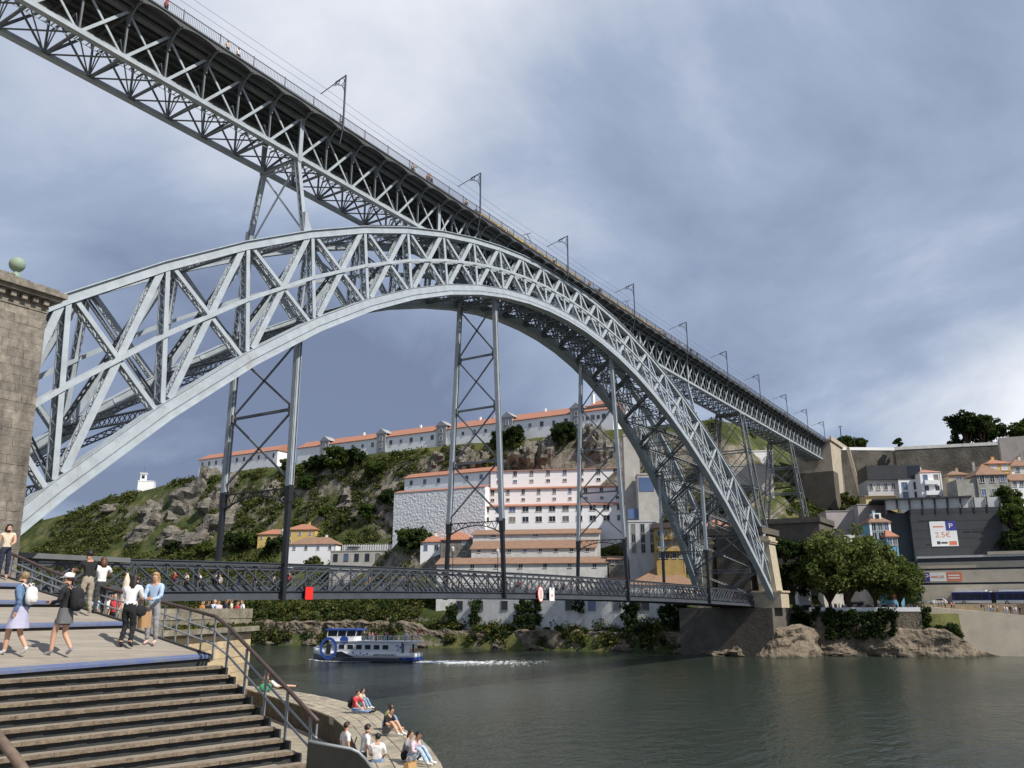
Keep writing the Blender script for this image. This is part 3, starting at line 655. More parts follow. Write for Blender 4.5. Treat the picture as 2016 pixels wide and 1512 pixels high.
# ================================================================== STEPPED RAMP, WOODEN STAIR, RAILING
WOOD = mat('weathered deck boards', (.335,.295,.245), .85, 0, 0, 1.0, .25, 14, col2=(.275,.245,.205), streak=1)
def add_grain(m, ang):
    t = m.node_tree; b = t.nodes['Principled BSDF']; g = t.nodes.new('ShaderNodeNewGeometry'); mp = t.nodes.new('ShaderNodeMapping'); mp.inputs['Rotation'].default_value = (0,0,-ang); mp.inputs['Scale'].default_value = (.35, 9, 2)
    t.links.new(g.outputs['Position'], mp.inputs[0]); q = t.nodes.new('ShaderNodeTexNoise'); q.inputs['Scale'].default_value = 1.6; q.inputs['Detail'].default_value = 7; t.links.new(mp.outputs[0], q.inputs[0])
    old = b.inputs['Base Color'].links[0].from_socket; mx_ = t.nodes.new('ShaderNodeMix'); mx_.data_type = 'RGBA'; mx_.blend_type = 'MULTIPLY'; mx_.inputs[0].default_value = 1.0
    rp = t.nodes.new('ShaderNodeValToRGB'); rp.color_ramp.elements[0].position = .36; rp.color_ramp.elements[0].color = (.80,.79,.77,1); rp.color_ramp.elements[1].position = .6; rp.color_ramp.elements[1].color = (1.04,1.03,1.0,1)
    t.links.new(q.outputs[0], rp.inputs[0]); t.links.new(old, mx_.inputs[6]); t.links.new(rp.outputs[0], mx_.inputs[7]); t.links.new(mx_.outputs[2], b.inputs['Base Color'])
BLUE = mat('blue nosing strip', (.095,.13,.30), .6, 0, 0, 2.2, .1, 9, col2=(.155,.175,.225)); RISER = mat('dark riser sheet', (.04,.043,.043), .7, 0, .4, 2)
RSTEEL = mat('galvanised rail', (.27,.29,.31), .45, .3, .2, 3); HRAIL = mat('brown handrail', (.075,.05,.042), .55, 0, .3, 3)
RZ0 = 7.72
RA = hitz(0, 1323, RZ0); RB = hitz(411, 1292, RZ0); re = nrm((RB-RA)[:2]); rn = np.array([-re[1], re[0]])
add_grain(WOOD, math.atan2(re[1], re[0]))
def rp_(e, s): return RB[:2]+re*e+rn*s
SE = [0, 3.07, 5.2, 7.1, 8.9]; ZE = [RZ0, 8.58, 9.18, 9.71, 10.2]
ramp_ = empty('stepped_ramp', (*rp_(0,0), RZ0), 0, 'boarded stepped ramp with blue nosings rising to the left', 'ramp')
for k in range(4):
    s0, s1 = SE[k], SE[k+1]; z0, z1 = ZE[k], ZE[k+1]-.13; nb = int((s1-s0)/.33)
    for j in range(nb):
        a, b = s0+(s1-s0)*j/nb, s0+(s1-s0)*(j+1)/nb-.012; f = lambda s_: z0+(z1-z0)*(s_-s0)/(s1-s0)
        P = [(*rp_(-11, a), f(a)), (*rp_(0, a), f(a)), (*rp_(0, b), f(b)), (*rp_(-11, b), f(b))]; mb = MB()
        mb.add([(x, y, z-.06) for x, y, z in P]+P, [(3,2,1,0),(4,5,6,7),(0,1,5,4),(1,2,6,5),(2,3,7,6),(3,0,4,7)]); obj('deck_board', mb, WOOD, ramp_)
    mb = MB(); P = [rp_(-11, s0-.05), rp_(.0, s0-.05), rp_(.0, s0+.26), rp_(-11, s0+.26)]; mb.add([(*p, z0-.05) for p in P]+[(*p, z0+(.012 if i < 2 else .012+.06*.26/.3)) for i, p in enumerate(P)], [(3,2,1,0),(4,5,6,7),(0,1,5,4),(1,2,6,5),(2,3,7,6),(3,0,4,7)]); obj('nosing_strip', mb, BLUE, ramp_)
    mb = MB(); P = [rp_(-11, s0+.02), rp_(.0, s0+.02), rp_(.0, s0+.1), rp_(-11, s0+.1)]; mb.prism([(*p, z0-.3) for p in P], (0,0,.24)); obj('ramp_riser', mb, RISER, ramp_)
    mb = MB(); mb.bar((*rp_(.06, s0), z0-.06), (*rp_(.06, s1), z1-.06), .1, .22); obj('side_stringer', mb, RISER, ramp_)
# wooden stair below the ramp: right ends and left sight lines picked from the photograph at a rise of .2 m
TRD = mat('worn tread boards', (.29,.25,.195), .9, 0, 0, 1.6, .4, 11, col2=(.23,.19,.15)); add_grain(TRD, math.atan2(re[1], re[0]))
TRE = mat('splintered tread edge', (.11,.08,.055), .95, 0, 0, 6, .6, 20, col2=(.24,.19,.135))
stair = empty('wooden_stair', (*rp_(0,-.5), RZ0-.3), 0, 'wide weathered wooden stair with dark open risers', 'stairs')
rx = [437,452,469,487,503,521,541,560,579]; ry = [1309,1329,1349,1368,1388,1409,1430,1453,1478]; RISE, RZS = .2, .13
Rpt = [hitz(x, y, RZ0-RZS-RISE*i)[:2] for i, (x, y) in enumerate(zip(rx, ry))]
c0, c1 = np.polyfit(range(9), [p[0] for p in Rpt], 1), np.polyfit(range(9), [p[1] for p in Rpt], 1)
for i in range(13):
    z = RZ0-RZS-RISE*i; pr = np.array([np.polyval(c0, i), np.polyval(c1, i)]); ang = R(-1.5-1.25*i); dl = -np.array([math.cos(ang), math.sin(ang)]); dn = np.array([math.sin(ang), -math.cos(ang)])  # dl: to the left, dn: towards the viewer
    pl = pr+dl*11.5; run = .36
    for nm, mt_, z0, z1, a, b in (('tread_board', TRD, z-.05, z, -.27, -.0), ('tread_edge', TRE, z-.075, z-.004, 0.0, .035), ('riser_panel', RISER, z-RISE-.03, z-.055, -.10, -.06)):
        mb = MB(); rnd2 = random.Random(i); segs = 46 if nm == 'tread_edge' else 1; 
        for k in range(segs):
            f0, f1 = k/segs, (k+1)/segs; wob = rnd2.uniform(-.016, .012) if segs > 1 else 0
            P = [lerp(pr, pl, f0)+dn*a, lerp(pr, pl, f0)+dn*(b+wob), lerp(pr, pl, f1)+dn*(b+wob), lerp(pr, pl, f1)+dn*a]; mb.prism([(*p, z0) for p in P], (0,0,z1-z0+wob*.4))
        obj(nm, mb, mt_, stair)
    for k in range(9):
        q = lerp(pr, pl, (k+.35)/9); mb = MB(); mb.prism([(*(q+dn*.0), z-.06), (*(q-dn*.09), z-.06), (*(q-dn*.09), z-.17)], (*(dl*.03), 0)); obj('tread_bracket', mb, RISER, stair)
    mb = MB(); mb.prism([(*(pr-dl*.12+dn*.1), z-.05), (*(pr-dl*.12-dn*.4), z-.05), (*(pr-dl*.02-dn*.4), z-.05), (*(pr-dl*.02+dn*.1), z-.05)], (0,0,-.22)); obj('side_cleat', mb, RISER, stair)
# railing along ramp and stair
rail = empty('stair_railing', (*rp_(.1, -.2), RZ0-.1), 0, 'brown handrail with grey steel rails along the ramp and wooden stair', 'railing')
def rz(s):                                   # walking surface under the rail
    return interp(s, [(-10, RZ0-.1-(10)*.5)]+list(zip(SE, ZE)))
def vp(px, py):                              # point of the rail in the vertical plane of the ramp edge
    d = ray(px, py); t = ((RB[:2]-CAM[:2])@re+.1)/(d[:2]@re); return CAM+t*d
top = [vp(*p) for p in ((-40,1068),(18,1088),(90,1120),(150,1143),(225,1162),(300,1180),(365,1197),(425,1214))]
# the stair part of the rail follows the right ends of the treads
def stairpt(i, h): return np.array([np.polyval(c0, i), np.polyval(c1, i), RZ0-RZS-RISE*i+h])+np.array([.1*re[0], .1*re[1], 0])
low = [stairpt(i, .98) for i in (0.2, 2, 4, 6, 8, 9.6)]
mb = MB(); mb.tube(top+low, .05, 10); obj('handrail', mb, HRAIL, rail, True)
for h in (.62, .30):
    mb = MB(); mb.tube([np.array([*p[:2], lerp(rz((p[:2]-RB[:2])@rn), p[2], h/.95)]) for p in top]+[stairpt(i, h*1.02) for i in (.3, 3, 6, 9.6)], .026, 8); obj('mid_rail', mb, RSTEEL, rail, True)
for k in range(19):
    s_ = -.05+k*.46; p = np.array([*rp_(.1, s_), rz(s_)-.1]); 
    zt_ = np.interp(s_, [(q[:2]-RB[:2])@rn for q in top][::-1], [q[2] for q in top][::-1]); mb = MB(); mb.bar(p, (p[0], p[1], zt_-.03), .035 if k%2 else .055, .035, up=(1,0,0)); obj('rail_post', mb, RSTEEL, rail)
for i in (.2, 2.4, 4.6, 6.8, 9):
    mb = MB(); a = stairpt(i, -.25); b = stairpt(i, .92); mb.bar(a, b, .05, .05, up=(1,0,0)); obj('rail_post', mb, RSTEEL, rail)
a = stairpt(9.5, .98); b = stairpt(9.5, -.3); mb = MB(); mb.tube([a, a+(.02,0,.02), (a+b)/2, b], .026, 8); obj('rail_post', mb, RSTEEL, rail)
# left handrail stub and dark balustrade panel in the bottom corner
P0 = hitdepth(-30, 1418, 9.5); P1 = hitdepth(30, 1492, 9.0); P2 = hitdepth(62, 1540, 8.7)
o = MB(); o.tube([P0, P1, P2], .055, 10); lr = empty('corner_handrail', (P1[0], P1[1], P1[2]-.9), 0, 'rusty handrail end crossing the lower left corner of the stair', 'handrail')
obj('rail_tube', o, mat('rusty handrail', (.19,.135,.095), .7, 0, .4, 6), lr, True)
mb = MB(); mb.bar(P2, P2-np.array([0,0,1.3]), .05, .05, up=(1,0,0)); obj('rail_post', mb, RSTEEL, lr)
PN = mat('dark sheet panel', (.03,.034,.036), .35, .2, .3, 2)
pp = [hitdepth(px, py, 15.5) for px, py in ((606,1462),(650,1470),(690,1477),(705,1484),(718,1497),(732,1516),(745,1545),(600,1545))]
pan = empty('balustrade_panel', (*pp[-1][:2], pp[-1][2]), 0, 'dark curved metal balustrade panel at the foot of the stair', 'panel')
mb = MB(); mb.prism(pp, (.05,.03,0)); obj('panel_sheet', mb, PN, pan)
mb = MB(); mb.tube([p+np.array([.02,.01,.02]) for p in pp[:-1]], .03, 8); obj('top_rail', mb, RSTEEL, pan, True)
# ================================================================== BUILDINGS ON THE FAR BANK
WHITE = mat('white render', (.86,.86,.86), .9, 0, .05, .5, .05, 6, grime=((.62,.61,.58), .5, .64, .92))
WHITEG = mat('greying white render', (.68,.67,.64), .9, 0, .22, .6, .1, 5, grime=((.36,.34,.3), .5, .52, .85))
ROUGHW = mat('rough whitewashed rubble', (.82,.83,.84), .95, 0, .2, 1.6, .6, 1.3)
LGREY = mat('pale grey render', (.56,.57,.57), .9, 0, .15, .5, grime=((.3,.29,.27), .4, .58, .85))
CONC = mat('board concrete', (.47,.45,.41), .9, 0, .2, .5, .1, 4, grime=((.25,.235,.21), .35, .55, .85))
CONCB = mat('beige concrete', (.50,.44,.35), .9, 0, .18, .35, .1, 4, grime=((.28,.24,.19), .4, .58, .85))
YELL = mat('yellow render', (.66,.47,.17), .9, 0, .15, .6); YELL2 = mat('pale yellow render', (.70,.57,.27), .9, 0, .12, .6); OCHRE = mat('ochre render', (.44,.31,.11), .9, 0, .3, .6)
BLUEW = mat('sky blue tiled wall', (.17,.43,.62), .6, 0, .18, .9); GREYST = mat('old grey masonry', (.27,.245,.205), .95, 0, 0, .8, .5, 3, col2=(.13,.118,.10)); RUIN = mat('stained old render', (.42,.41,.37), .95, 0, 0, .35, .2, 4, col2=(.24,.235,.2))
TILE = mat('orange roof tiles', (.43,.19,.115), .85, 0, 0, 1.3, .4, 5, col2=(.31,.14,.09)); TILEO = mat('old roof tiles', (.29,.17,.11), .9, 0, 0, .9, .5, 4, col2=(.22,.135,.09), grime=((.12,.10,.07), .6, .52, .8))
GLASS = mat('dark window glass', (.02,.025,.035), .12); GLASSB = mat('sky lit window glass', (.10,.15,.28), .1); FRAME = mat('window frame paint', (.62,.62,.60), .7); FRAMED = mat('grey stone surround', (.30,.31,.32), .8)
BCLAD = mat('black metal cladding', (.045,.048,.052), .5, 0, .25, .6); CHARC = mat('charcoal mesh cladding', (.05,.052,.056), .65, 0, .22, .5); PINKW = mat('pinkish grey render', (.46,.42,.41), .9, 0, .15, .5)
RETW = mat('stained retaining wall', (.155,.14,.115), .95, 0, 0, .22, .4, 2, col2=(.06,.055,.047), grime=((.045,.042,.036), .12, .50, .72))
MORTM = mat('pier masonry', (.125,.11,.09), .95, 0, .35, .5, .3, 3)
FOOT = []            # footprints kept free of scrub
WC = {}; WRND = random.Random(77); SHUT = mat('closed shutter', (.22,.20,.17), .8); GLASSL = mat('curtained window', (.13,.14,.15), .3)
def win_mesh(w_, h, glass, frame, cross):
    k = (round(w_, 1), round(h, 1), glass.name, frame.name, cross)
    if k in WC: return WC[k]
    mb = MB(); mb.box((-w_/2, -.03, -h/2), (w_/2, .05, h/2), 0); f = .12
    for a in ((-w_/2-f, -.09, -h/2-f, -w_/2, h/2+f), (w_/2, -.09, -h/2-f, w_/2+f, h/2+f)): mb.box((a[0], a[1], a[2]), (a[3], .05, a[4]), 1)
    mb.box((-w_/2, -.09, h/2), (w_/2, .05, h/2+f), 1); mb.box((-w_/2-f*1.4, -.16, -h/2-f), (w_/2+f*1.4, .05, -h/2), 1)
    if cross: mb.box((-.04, -.07, -h/2), (.04, .0, h/2), 1)
    WC[k] = mb.mesh('window', [glass, frame]); return WC[k]
class Bld:
    """one building with a facade from P0 (left) to P1 (right) as seen from the river"""
    def __init__(s, name, label, cat, P0, P1, z0, z1, depth, wall, parts=True, wallname='wall', group=None):
        s.P0, s.P1 = np.array(P0[:2], float), np.array(P1[:2], float); s.d = nrm(s.P1-s.P0); s.L = np.linalg.norm(s.P1-s.P0)
        s.n = np.array([-s.d[1], s.d[0]])
        if np.dot(s.n, s.P0-CAM[:2]) < 0: s.n = -s.n
        s.z0, s.z1, s.D = z0, z1, depth; s.rz = math.atan2(s.d[1], s.d[0])
        s.root = empty(name, (*s.P0, z0), 0, label, cat, group)
        s.zg = min(z0-3, min(terr(*s.pt(u_, v_)) for u_ in (0, s.L/2, s.L) for v_ in (0, depth))-1.5); mb = MB(); s.lb(mb, 0, s.L, 0, depth, s.zg, z1); s.wall = obj(wallname, mb, wall, s.root)
        FOOT.append([s.pt(-1.0, -2.5), s.pt(s.L+1, -2.5), s.pt(s.L+1, depth+1), s.pt(-1, depth+1)])
    def pt(s, u, v, z=None):
        p = s.P0+s.d*u+s.n*v; return p if z is None else (p[0], p[1], z)
    def lb(s, mb, u0, u1, v0, v1, z0, z1, mi=0):
        P = [s.pt(u0, v0), s.pt(u1, v0), s.pt(u1, v1), s.pt(u0, v1)]; mb.add([(*p, z0) for p in P]+[(*p, z1) for p in P], [(3,2,1,0),(4,5,6,7),(0,1,5,4),(1,2,6,5),(2,3,7,6),(3,0,4,7)], mi)
    def uz(s, px, py, v=0.):
        d = ray(px, py); q = s.P0+s.n*v; t = np.dot(q-CAM[:2], s.n)/np.dot(d[:2], s.n); p = CAM+t*d; return np.dot(p[:2]-s.P0, s.d), p[2]
    def part(s, name, m, u0, u1, v0, v1, z0, z1): mb = MB(); s.lb(mb, u0, u1, v0, v1, z0, z1); return obj(name, mb, m, s.root)
    def win(s, u, z, w_, h, glass=None, frame=None, cross=True, name='window'):
        if glass is None: glass = WRND.choices((GLASS, GLASSB, SHUT, GLASSL), (6, 2, 1, 1.5))[0]
        o = bpy.data.objects.new(name, win_mesh(w_, h, glass or GLASS, frame or FRAME, cross)); p = s.pt(u, 0); place(o, None, (p[0], p[1], z), s.rz); fix(o, s.root); return o
    def winpx(s, pts, w_, h, **k):
        for px, py in pts:
            u, z = s.uz(px, py)
            if .3 < u < s.L-.3: s.win(u, z, w_, h, **k)
    def grid(s, nu, zs, w_, h, u0=None, u1=None, **k):
        u0 = s.L*.5/nu if u0 is None else u0; u1 = s.L-s.L*.5/nu if u1 is None else u1
        for z in zs:
            for i in range(nu): s.win(u0+(u1-u0)*i/max(1, nu-1), z, w_, h, **k)
    def sidewin(s, vs, zs, w_, h, end=1, **k):
        for v in vs:
            for z in zs:
                o = bpy.data.objects.new('window', win_mesh(w_, h, k.get('glass', GLASS), k.get('frame', FRAME), True)); p = s.pt(s.L if end else 0, v); place(o, None, (p[0], p[1], z), s.rz+(math.pi/2 if end else -math.pi/2)); fix(o, s.root)
    def roof(s, kind, h, m, ov=.45, th=.22, v1=None):
        L_, D, z = s.L, s.D if v1 is None else v1, s.z1; mb = MB()
        A, B, C, E_ = (-ov, -ov), (L_+ov, -ov), (L_+ov, D+ov), (-ov, D+ov)
        if kind == 'gable': R0, R1 = (-ov, D/2), (L_+ov, D/2)
        elif kind == 'hip': q = min(D/2, L_/2-.1); R0, R1 = (q, D/2), (L_-q, D/2)
        elif kind == 'shed': R0, R1 = (-ov, D), (L_+ov, D)
        elif kind == 'flat':
            mb = MB(); s.lb(mb, -.15, L_+.15, -.15, D+.15, z, z+h); return obj('roof', mb, m, s.root)
        P = lambda q, zz_: s.pt(q[0], q[1], zz_)
        dz = -.1
        if kind == 'shed':
            v = [P(A, z+dz), P(B, z+dz), P(R1, z+h), P(R0, z+h)]; v += [(x, y, zz_-th) for x, y, zz_ in v]; f = [(0,1,2,3),(7,6,5,4),(0,4,5,1),(1,5,6,2),(2,6,7,3),(3,7,4,0)]
        else:
            v = [P(A, z+dz), P(B, z+dz), P(C, z+dz), P(E_, z+dz), P(R0, z+h), P(R1, z+h)]; v += [(x, y, zz_-th) for x, y, zz_ in v[:4]]
            f = [(0,1,5,4),(2,3,4,5),(1,2,5),(3,0,4),(0,6,7,1),(1,7,8,2),(2,8,9,3),(3,9,6,0),(9,8,7,6)]
        mb.add(v, f); o = obj('roof', mb, m, s.root)
        if kind == 'gable':
            g = MB()
            for u in (0.01, L_-.26): g.prism([s.pt(u, .02, z-.2), s.pt(u, D-.02, z-.2), s.pt(u, D/2, z+h-.25)], (*(s.d*.25), 0))
            obj('gable', g, s.wall.data.materials[0], s.root)
        return o
def zx(px, py, x): return float(hitx(px, py, x)[2])
def fz(pl, pr, x):                         # facade whose top edge is level: left corner at depth x
    z = zx(*pl, x); a = hitx(*pl, x); b = hitz(*pr, z); return a, b, z
def fx(pl, prx, x, dx=0.):                 # facade parallel to the river
    a = hitx(*pl, x); b = hitx(prx, pl[1], x)
    if not dx: dx = (.45 if pl[0] > 1220 else .32)*abs(b[1]-a[1])
    b = hitx(prx, pl[1], x+dx); return a, b, a[2]

# --- barracks along the hilltop
a = hitz(393, 905, 76); b = hitz(547, 885, 76); zb0 = 70.5
B = Bld('long_barracks', 'lower white barrack with orange roof and gable at the left end of the hilltop', 'building', a, b, zb0, 76, 10, WHITE); B.roof('gable', 3.0, TILE)
B.grid(11, [73.6], 1.0, 1.7, frame=FRAMED)
a = hitz(587, 882, 76.2); b = hitz(1206, 803, 76.2)
B = Bld('hilltop_barracks', 'very long white hilltop barracks with orange roof and grey pedimented bays', 'building', a, b, 68.5, 76.2, 11, WHITE); B.roof('gable', 3.4, TILE)
for k, px in enumerate((641, 752, 870, 1000, 1137)):
    u, _ = B.uz(px, 870)
    bay = B.part('pediment_bay', FRAMED, u-2.3, u+2.3, -.7, .3, 70, 77.6); mb = MB(); mb.prism([B.pt(u-2.9, -.9, 77.6), B.pt(u+2.9, -.9, 77.6), B.pt(u, -.9, 79.7)], (*(B.n*5), 0)); obj('pediment', mb, FRAMED, bay)
    for dz in (72.6, 75.6):
        o = B.win(u, dz, 1.1, 1.5, frame=FRAME); o.location = (*B.pt(u, -.72), dz); 
    nx = (752, 870, 1000, 1137, 1200)[k]; u2, _ = B.uz(nx, 860)
    for j in range(5):
        B.win(u+(u2-u)*(j+.9)/5.8, 73.6, .95 if j%2 else 1.25, 1.2 if j%2 else 1.7, frame=FRAMED)
for px in (700, 812, 930, 960, 1060): 
    u, _ = B.uz(px, 850); B.part('chimney', WHITE, u-.4, u+.4, 5, 5.8, 78.8, 80.6)
a, b, z = fz((1158,800), (1200,793), 150); B = Bld('hilltop_chapel', 'small white chapel with red hip roof behind the end of the barracks', 'chapel', a, b, z-12, z, 12, WHITE); B.roof('hip', 4, TILE); B.part('bell_turret', WHITE, .5, 1.6, 1, 2.2, z, z+4.5)
# tower house on the left hill
a, b, z = fz((272,947), (303,948), 175); B = Bld('white_villa', 'small white villa with lookout tower on the left hill skyline', 'house', a, b, z-6, z, 8, WHITE); B.roof('flat', .4, WHITE)
B.part('lookout_tower', WHITE, .8, 3.8, 1, 4, z, z+4.4); B.part('tower_opening', GLASS, 1.5, 3.1, .93, 1.1, z+1.6, z+3.6); B.part('tower_cap', WHITE, .4, 4.2, .6, 4.4, z+4.4, z+4.9); B.part('antenna', BCLAD, 2.2, 2.3, 2.4, 2.5, z+4.9, z+9)

# --- stepped white warehouses
ZW = 54.0
W0 = hitz(966, 926, ZW); W1 = hitz(1228, 919, ZW); wd = nrm((W1-W0)[:2]); wn = np.array([-wd[1], wd[0]]); wn = wn if np.dot(wn, W0[:2]-CAM[:2]) > 0 else -wn
def tier(name, label, off, pxl, pyl, pxr, pybot, roofpx, wall, tile, rows, nw, ww, wh, dep=7., kind='shed', glass=None, u_from=None):
    d = wn*off; q0 = W0[:2]-d
    def onp(px, py): dd = ray(px, py); t = np.dot(q0-CAM[:2], wn)/np.dot(dd[:2], wn); return CAM+t*dd
    a = onp(pxl, pyl); b = onp(pxr, pyl); z1 = a[2]; z0 = onp(pxl, pybot)[2]; hr = max(.8, onp(pxl, pyl-roofpx)[2]-z1)
    B = Bld(name, label, 'warehouse', a, b, z0, z1, dep, wall); B.roof(kind, hr*.85+dep*.06, tile)
    for (py, w_, h) in rows:
        u, z = B.uz(pxl, py)
        B.grid(nw, [z], w_, h, frame=FRAME if wall is WHITE else WHITEG, glass=glass)
    return B
tier('white_warehouse', 'topmost white warehouse with orange roof below the cliff', 0, 966, 927, 1228, 952, 6, WHITE, TILE, [(934,1.2,1.6),(949,1.2,.9)], 8, 1.2, 1.6, 12)
tier('white_warehouse', 'second white warehouse from the top with a red roof band', 6, 955, 963, 1231, 990, 7, WHITE, TILE, [(970,1.0,1.6),(985,1.0,.8)], 9, 1.2, 1.6)
tier('white_warehouse', 'white warehouse with two rows of wide windows below the red roof bands', 12, 944, 997, 1234, 1065, 7, WHITE, TILE, [(1004,1.9,1.6),(1024,1.9,1.6)], 11, 1.2, 1.6)
tier('old_warehouse', 'narrow old warehouse with brown tiled roof under the wide-windowed warehouse', 20, 931, 1052, 1180, 1064, 11, WHITEG, TILEO, [(1056,1.5,.8)], 3, 1, 1, 6)
tier('old_warehouse', 'old warehouse with a broad brown roof and small square windows', 27, 928, 1080, 1172, 1098, 18, WHITEG, TILEO, [(1085,1.0,.9)], 8, 1, 1, 6)
tier('old_warehouse', 'lowest dirty white warehouse with brown roof just above the lower deck', 34, 860, 1110, 1195, 1140, 13, WHITEG, TILEO, [(1116,1.1,1.1)], 7, 1, 1, 6)
tier('old_warehouse', 'small stone shed with brown roof at the right end of the warehouses', 33.5, 1198, 1100, 1232, 1130, 6, GREYST, TILEO, [(1108,.9,.9)], 2, 1, 1, 5)
a = hitz(797, 941, 54.2); b = hitz(962, 926, 54.2)
B = Bld('warehouse_wing', 'shaded white wing with orange roof left of the topmost warehouse', 'warehouse', a, b, 46, 54.2, 9, WHITE); B.roof('gable', 2.0, TILE)
B.grid(6, [52.2], 1.1, 1.5, frame=FRAMED); B.grid(6, [48.2], 1.1, .9, frame=FRAMED)
a = hitz(776, 970, 46.8); b = hitz(955, 957, 46.8); B = Bld('rubble_wall', 'rough whitewashed retaining wall with red coping beside the warehouses', 'wall', a, b, 38, 46.8, 3, ROUGHW)
B.roof('shed', .9, TILE, ov=.1)
rt = hitz(948, 1000, 44)

# --- small houses over the river bank, left of the warehouses
def house(name, label, pl, pr, x, pybot, depth, wall, roof, rh, tile, rows=(), nw=2, ww=1.0, wh=1.4, cat='house', mode='z', ov=.4, frame=None, glass=None, dx=0.):
    a, b, z = fz(pl, pr, x) if mode == 'z' else fx(pl, pr[0], x, dx)
    z0 = zx(pl[0], pybot, x); B = Bld(name, label, cat, a, b, z0, z, depth, wall); B.roof(roof, rh, tile, ov)
    if roof in ('hip', 'gable'):
        u_ = B.L*WRND.uniform(.25, .75); ch = B.part('chimney', wall if wall is not GREYST else WHITEG, u_-.35, u_+.35, depth*.55, depth*.55+.6, z+.3, z+rh+.9); mb = MB(); B.lb(mb, u_-.45, u_+.45, depth*.55-.1, depth*.55+.7, z+rh+.9, z+rh+1.05); obj('chimney_cap', mb, TILEO, ch)
        if WRND.random() < .6: B.part('aerial', BCLAD, u_+1.2, u_+1.26, depth*.5, depth*.5+.06, z+rh*.5, z+rh+2.6)
        B.part('drainpipe', FRAMED, B.L-.45, B.L-.33, -.1, .02, z0-1, z-.1)
    for py in rows:
        zz_ = zx(pl[0], py, x); B.grid(nw, [zz_], ww, wh, frame=frame or FRAME, glass=glass)
    return B
house('yellow_house', 'low yellow house with orange roof on the bank behind the left hanger', (508,1051), (566,1046), 112, 1072, 8, YELL, 'hip', 2.0, TILE, [1058], 4, .8, 1.0, mode='x')
house('yellow_house', 'taller yellow house with red hip roof beside the left hanger', (562,1042), (621,1040), 110, 1078, 9, YELL, 'hip', 2.2, TILE, [1050, 1066], 3, .9, 1.4, mode='x')
house('white_house', 'white house with two-part brown hip roof above the lower deck', (568,1071), (662,1070), 101, 1108, 9, WHITE, 'hip', 2.6, TILEO, [1079], 4, 1.0, 1.2, mode='x')
B = house('modern_house', 'flat-roofed pale concrete house with a row of tall windows', (651,1086), (797,1082), 97, 1113, 9, CONC, 'flat', .3, CONC, [1098], 7, 1.3, 2.2, mode='x', frame=BCLAD)
B.part('roof_terrace', LGREY, 3, B.L-1, 3, 8.6, B.z1, B.z1+2.2); B.part('canopy', BCLAD, 5, 9, 1.5, 3, B.z1+1.4, B.z1+1.7)
for k in range(26): B.part('fence_slat', LGREY, 3+k*(B.L-4)/26, 3.12+k*(B.L-4)/26, 2.6, 2.75, B.z1+.3, B.z1+2.6)
house('white_cottage', 'white cottage with red hip roof at the left end of the warehouses', (828,1066), (870,1066), 103, 1096, 7, WHITE, 'hip', 2.2, TILE, [1078], 2, 1.0, 1.6, mode='x', frame=FRAMED)
house('stone_house', 'grey rubble stone house with red hip roof between cottage and warehouses', (868,1062), (929,1061), 102, 1112, 8, GREYST, 'hip', 2.6, TILE, [1070, 1090], 2, 1.0, 1.1, mode='x')
# --- quay wall houses seen below the lower deck
a, b, z = fx((898,1174), 1345, 87.0, 8); B = Bld('river_wall', 'tall stained white river wall with dark openings below the lower deck', 'wall', a, b, 1.0, z+.2, 2, WHITEG)
for px in (905, 945, 993, 1120, 1165, 1215, 1270):
    u, _ = B.uz(px, 1190); z_ = B.uz(px, 1192)[1]; B.win(u, z_, 1.9, 2.3, frame=GREYST, cross=False)
# --- roofs by the far end of the lower deck
house('tiled_shed', 'broad shed with brown hip roof behind the right part of the lower deck', (1235,1150), (1375,1150), 100, 1165, 16, WHITEG, 'hip', 4.6, TILEO, mode='x', dx=8)
house('tiled_shed', 'long shed with brown roof behind the third hanger', (1100,1140), (1235,1142), 104, 1160, 12, WHITEG, 'gable', 3.4, TILEO, mode='x', dx=6)
# --- concrete lift towers and flats at the right end of the warehouses
B = house('lift_tower', 'tall bare concrete lift tower right of the white warehouses', (1227,858), (1257,858), 128, 1030, 7, CONC, 'flat', .5, CONC, mode='x', cat='tower')
B = house('lift_tower', 'lower concrete tower with blue glass beside the lift tower', (1255,935), (1300,935), 122, 1028, 8, CONC, 'flat', .5, CONC, mode='x', cat='tower')
B.part('blue_glazing', GLASSB, .3, B.L*.7, -.1, .2, B.z1-5, B.z1-.8); B.part('blue_glazing', GLASSB, -3.2, -.1, 1, 1.3, B.z1-13, B.z1-10)
B = house('grey_flats', 'grey apartment block with narrow windows below the lift towers', (1237,1028), (1292,1028), 110, 1105, 10, LGREY, 'flat', .5, LGREY, [1040, 1060, 1080], 3, 1.0, 2.3, mode='x', cat='building', frame=FRAMED)
B = house('ochre_house', 'ochre house with balconies beside the grey apartment block', (1290,1038), (1346,1038), 107, 1120, 9, OCHRE, 'gable', 1.6, TILEO, [1050, 1072, 1094], 4, .9, 1.5, mode='x')
for py in (1062, 1085): z_ = zx(1290, py, 107); B.part('balcony', OCHRE, .5, B.L-.5, -1.0, 0, z_-.1, z_+.9)
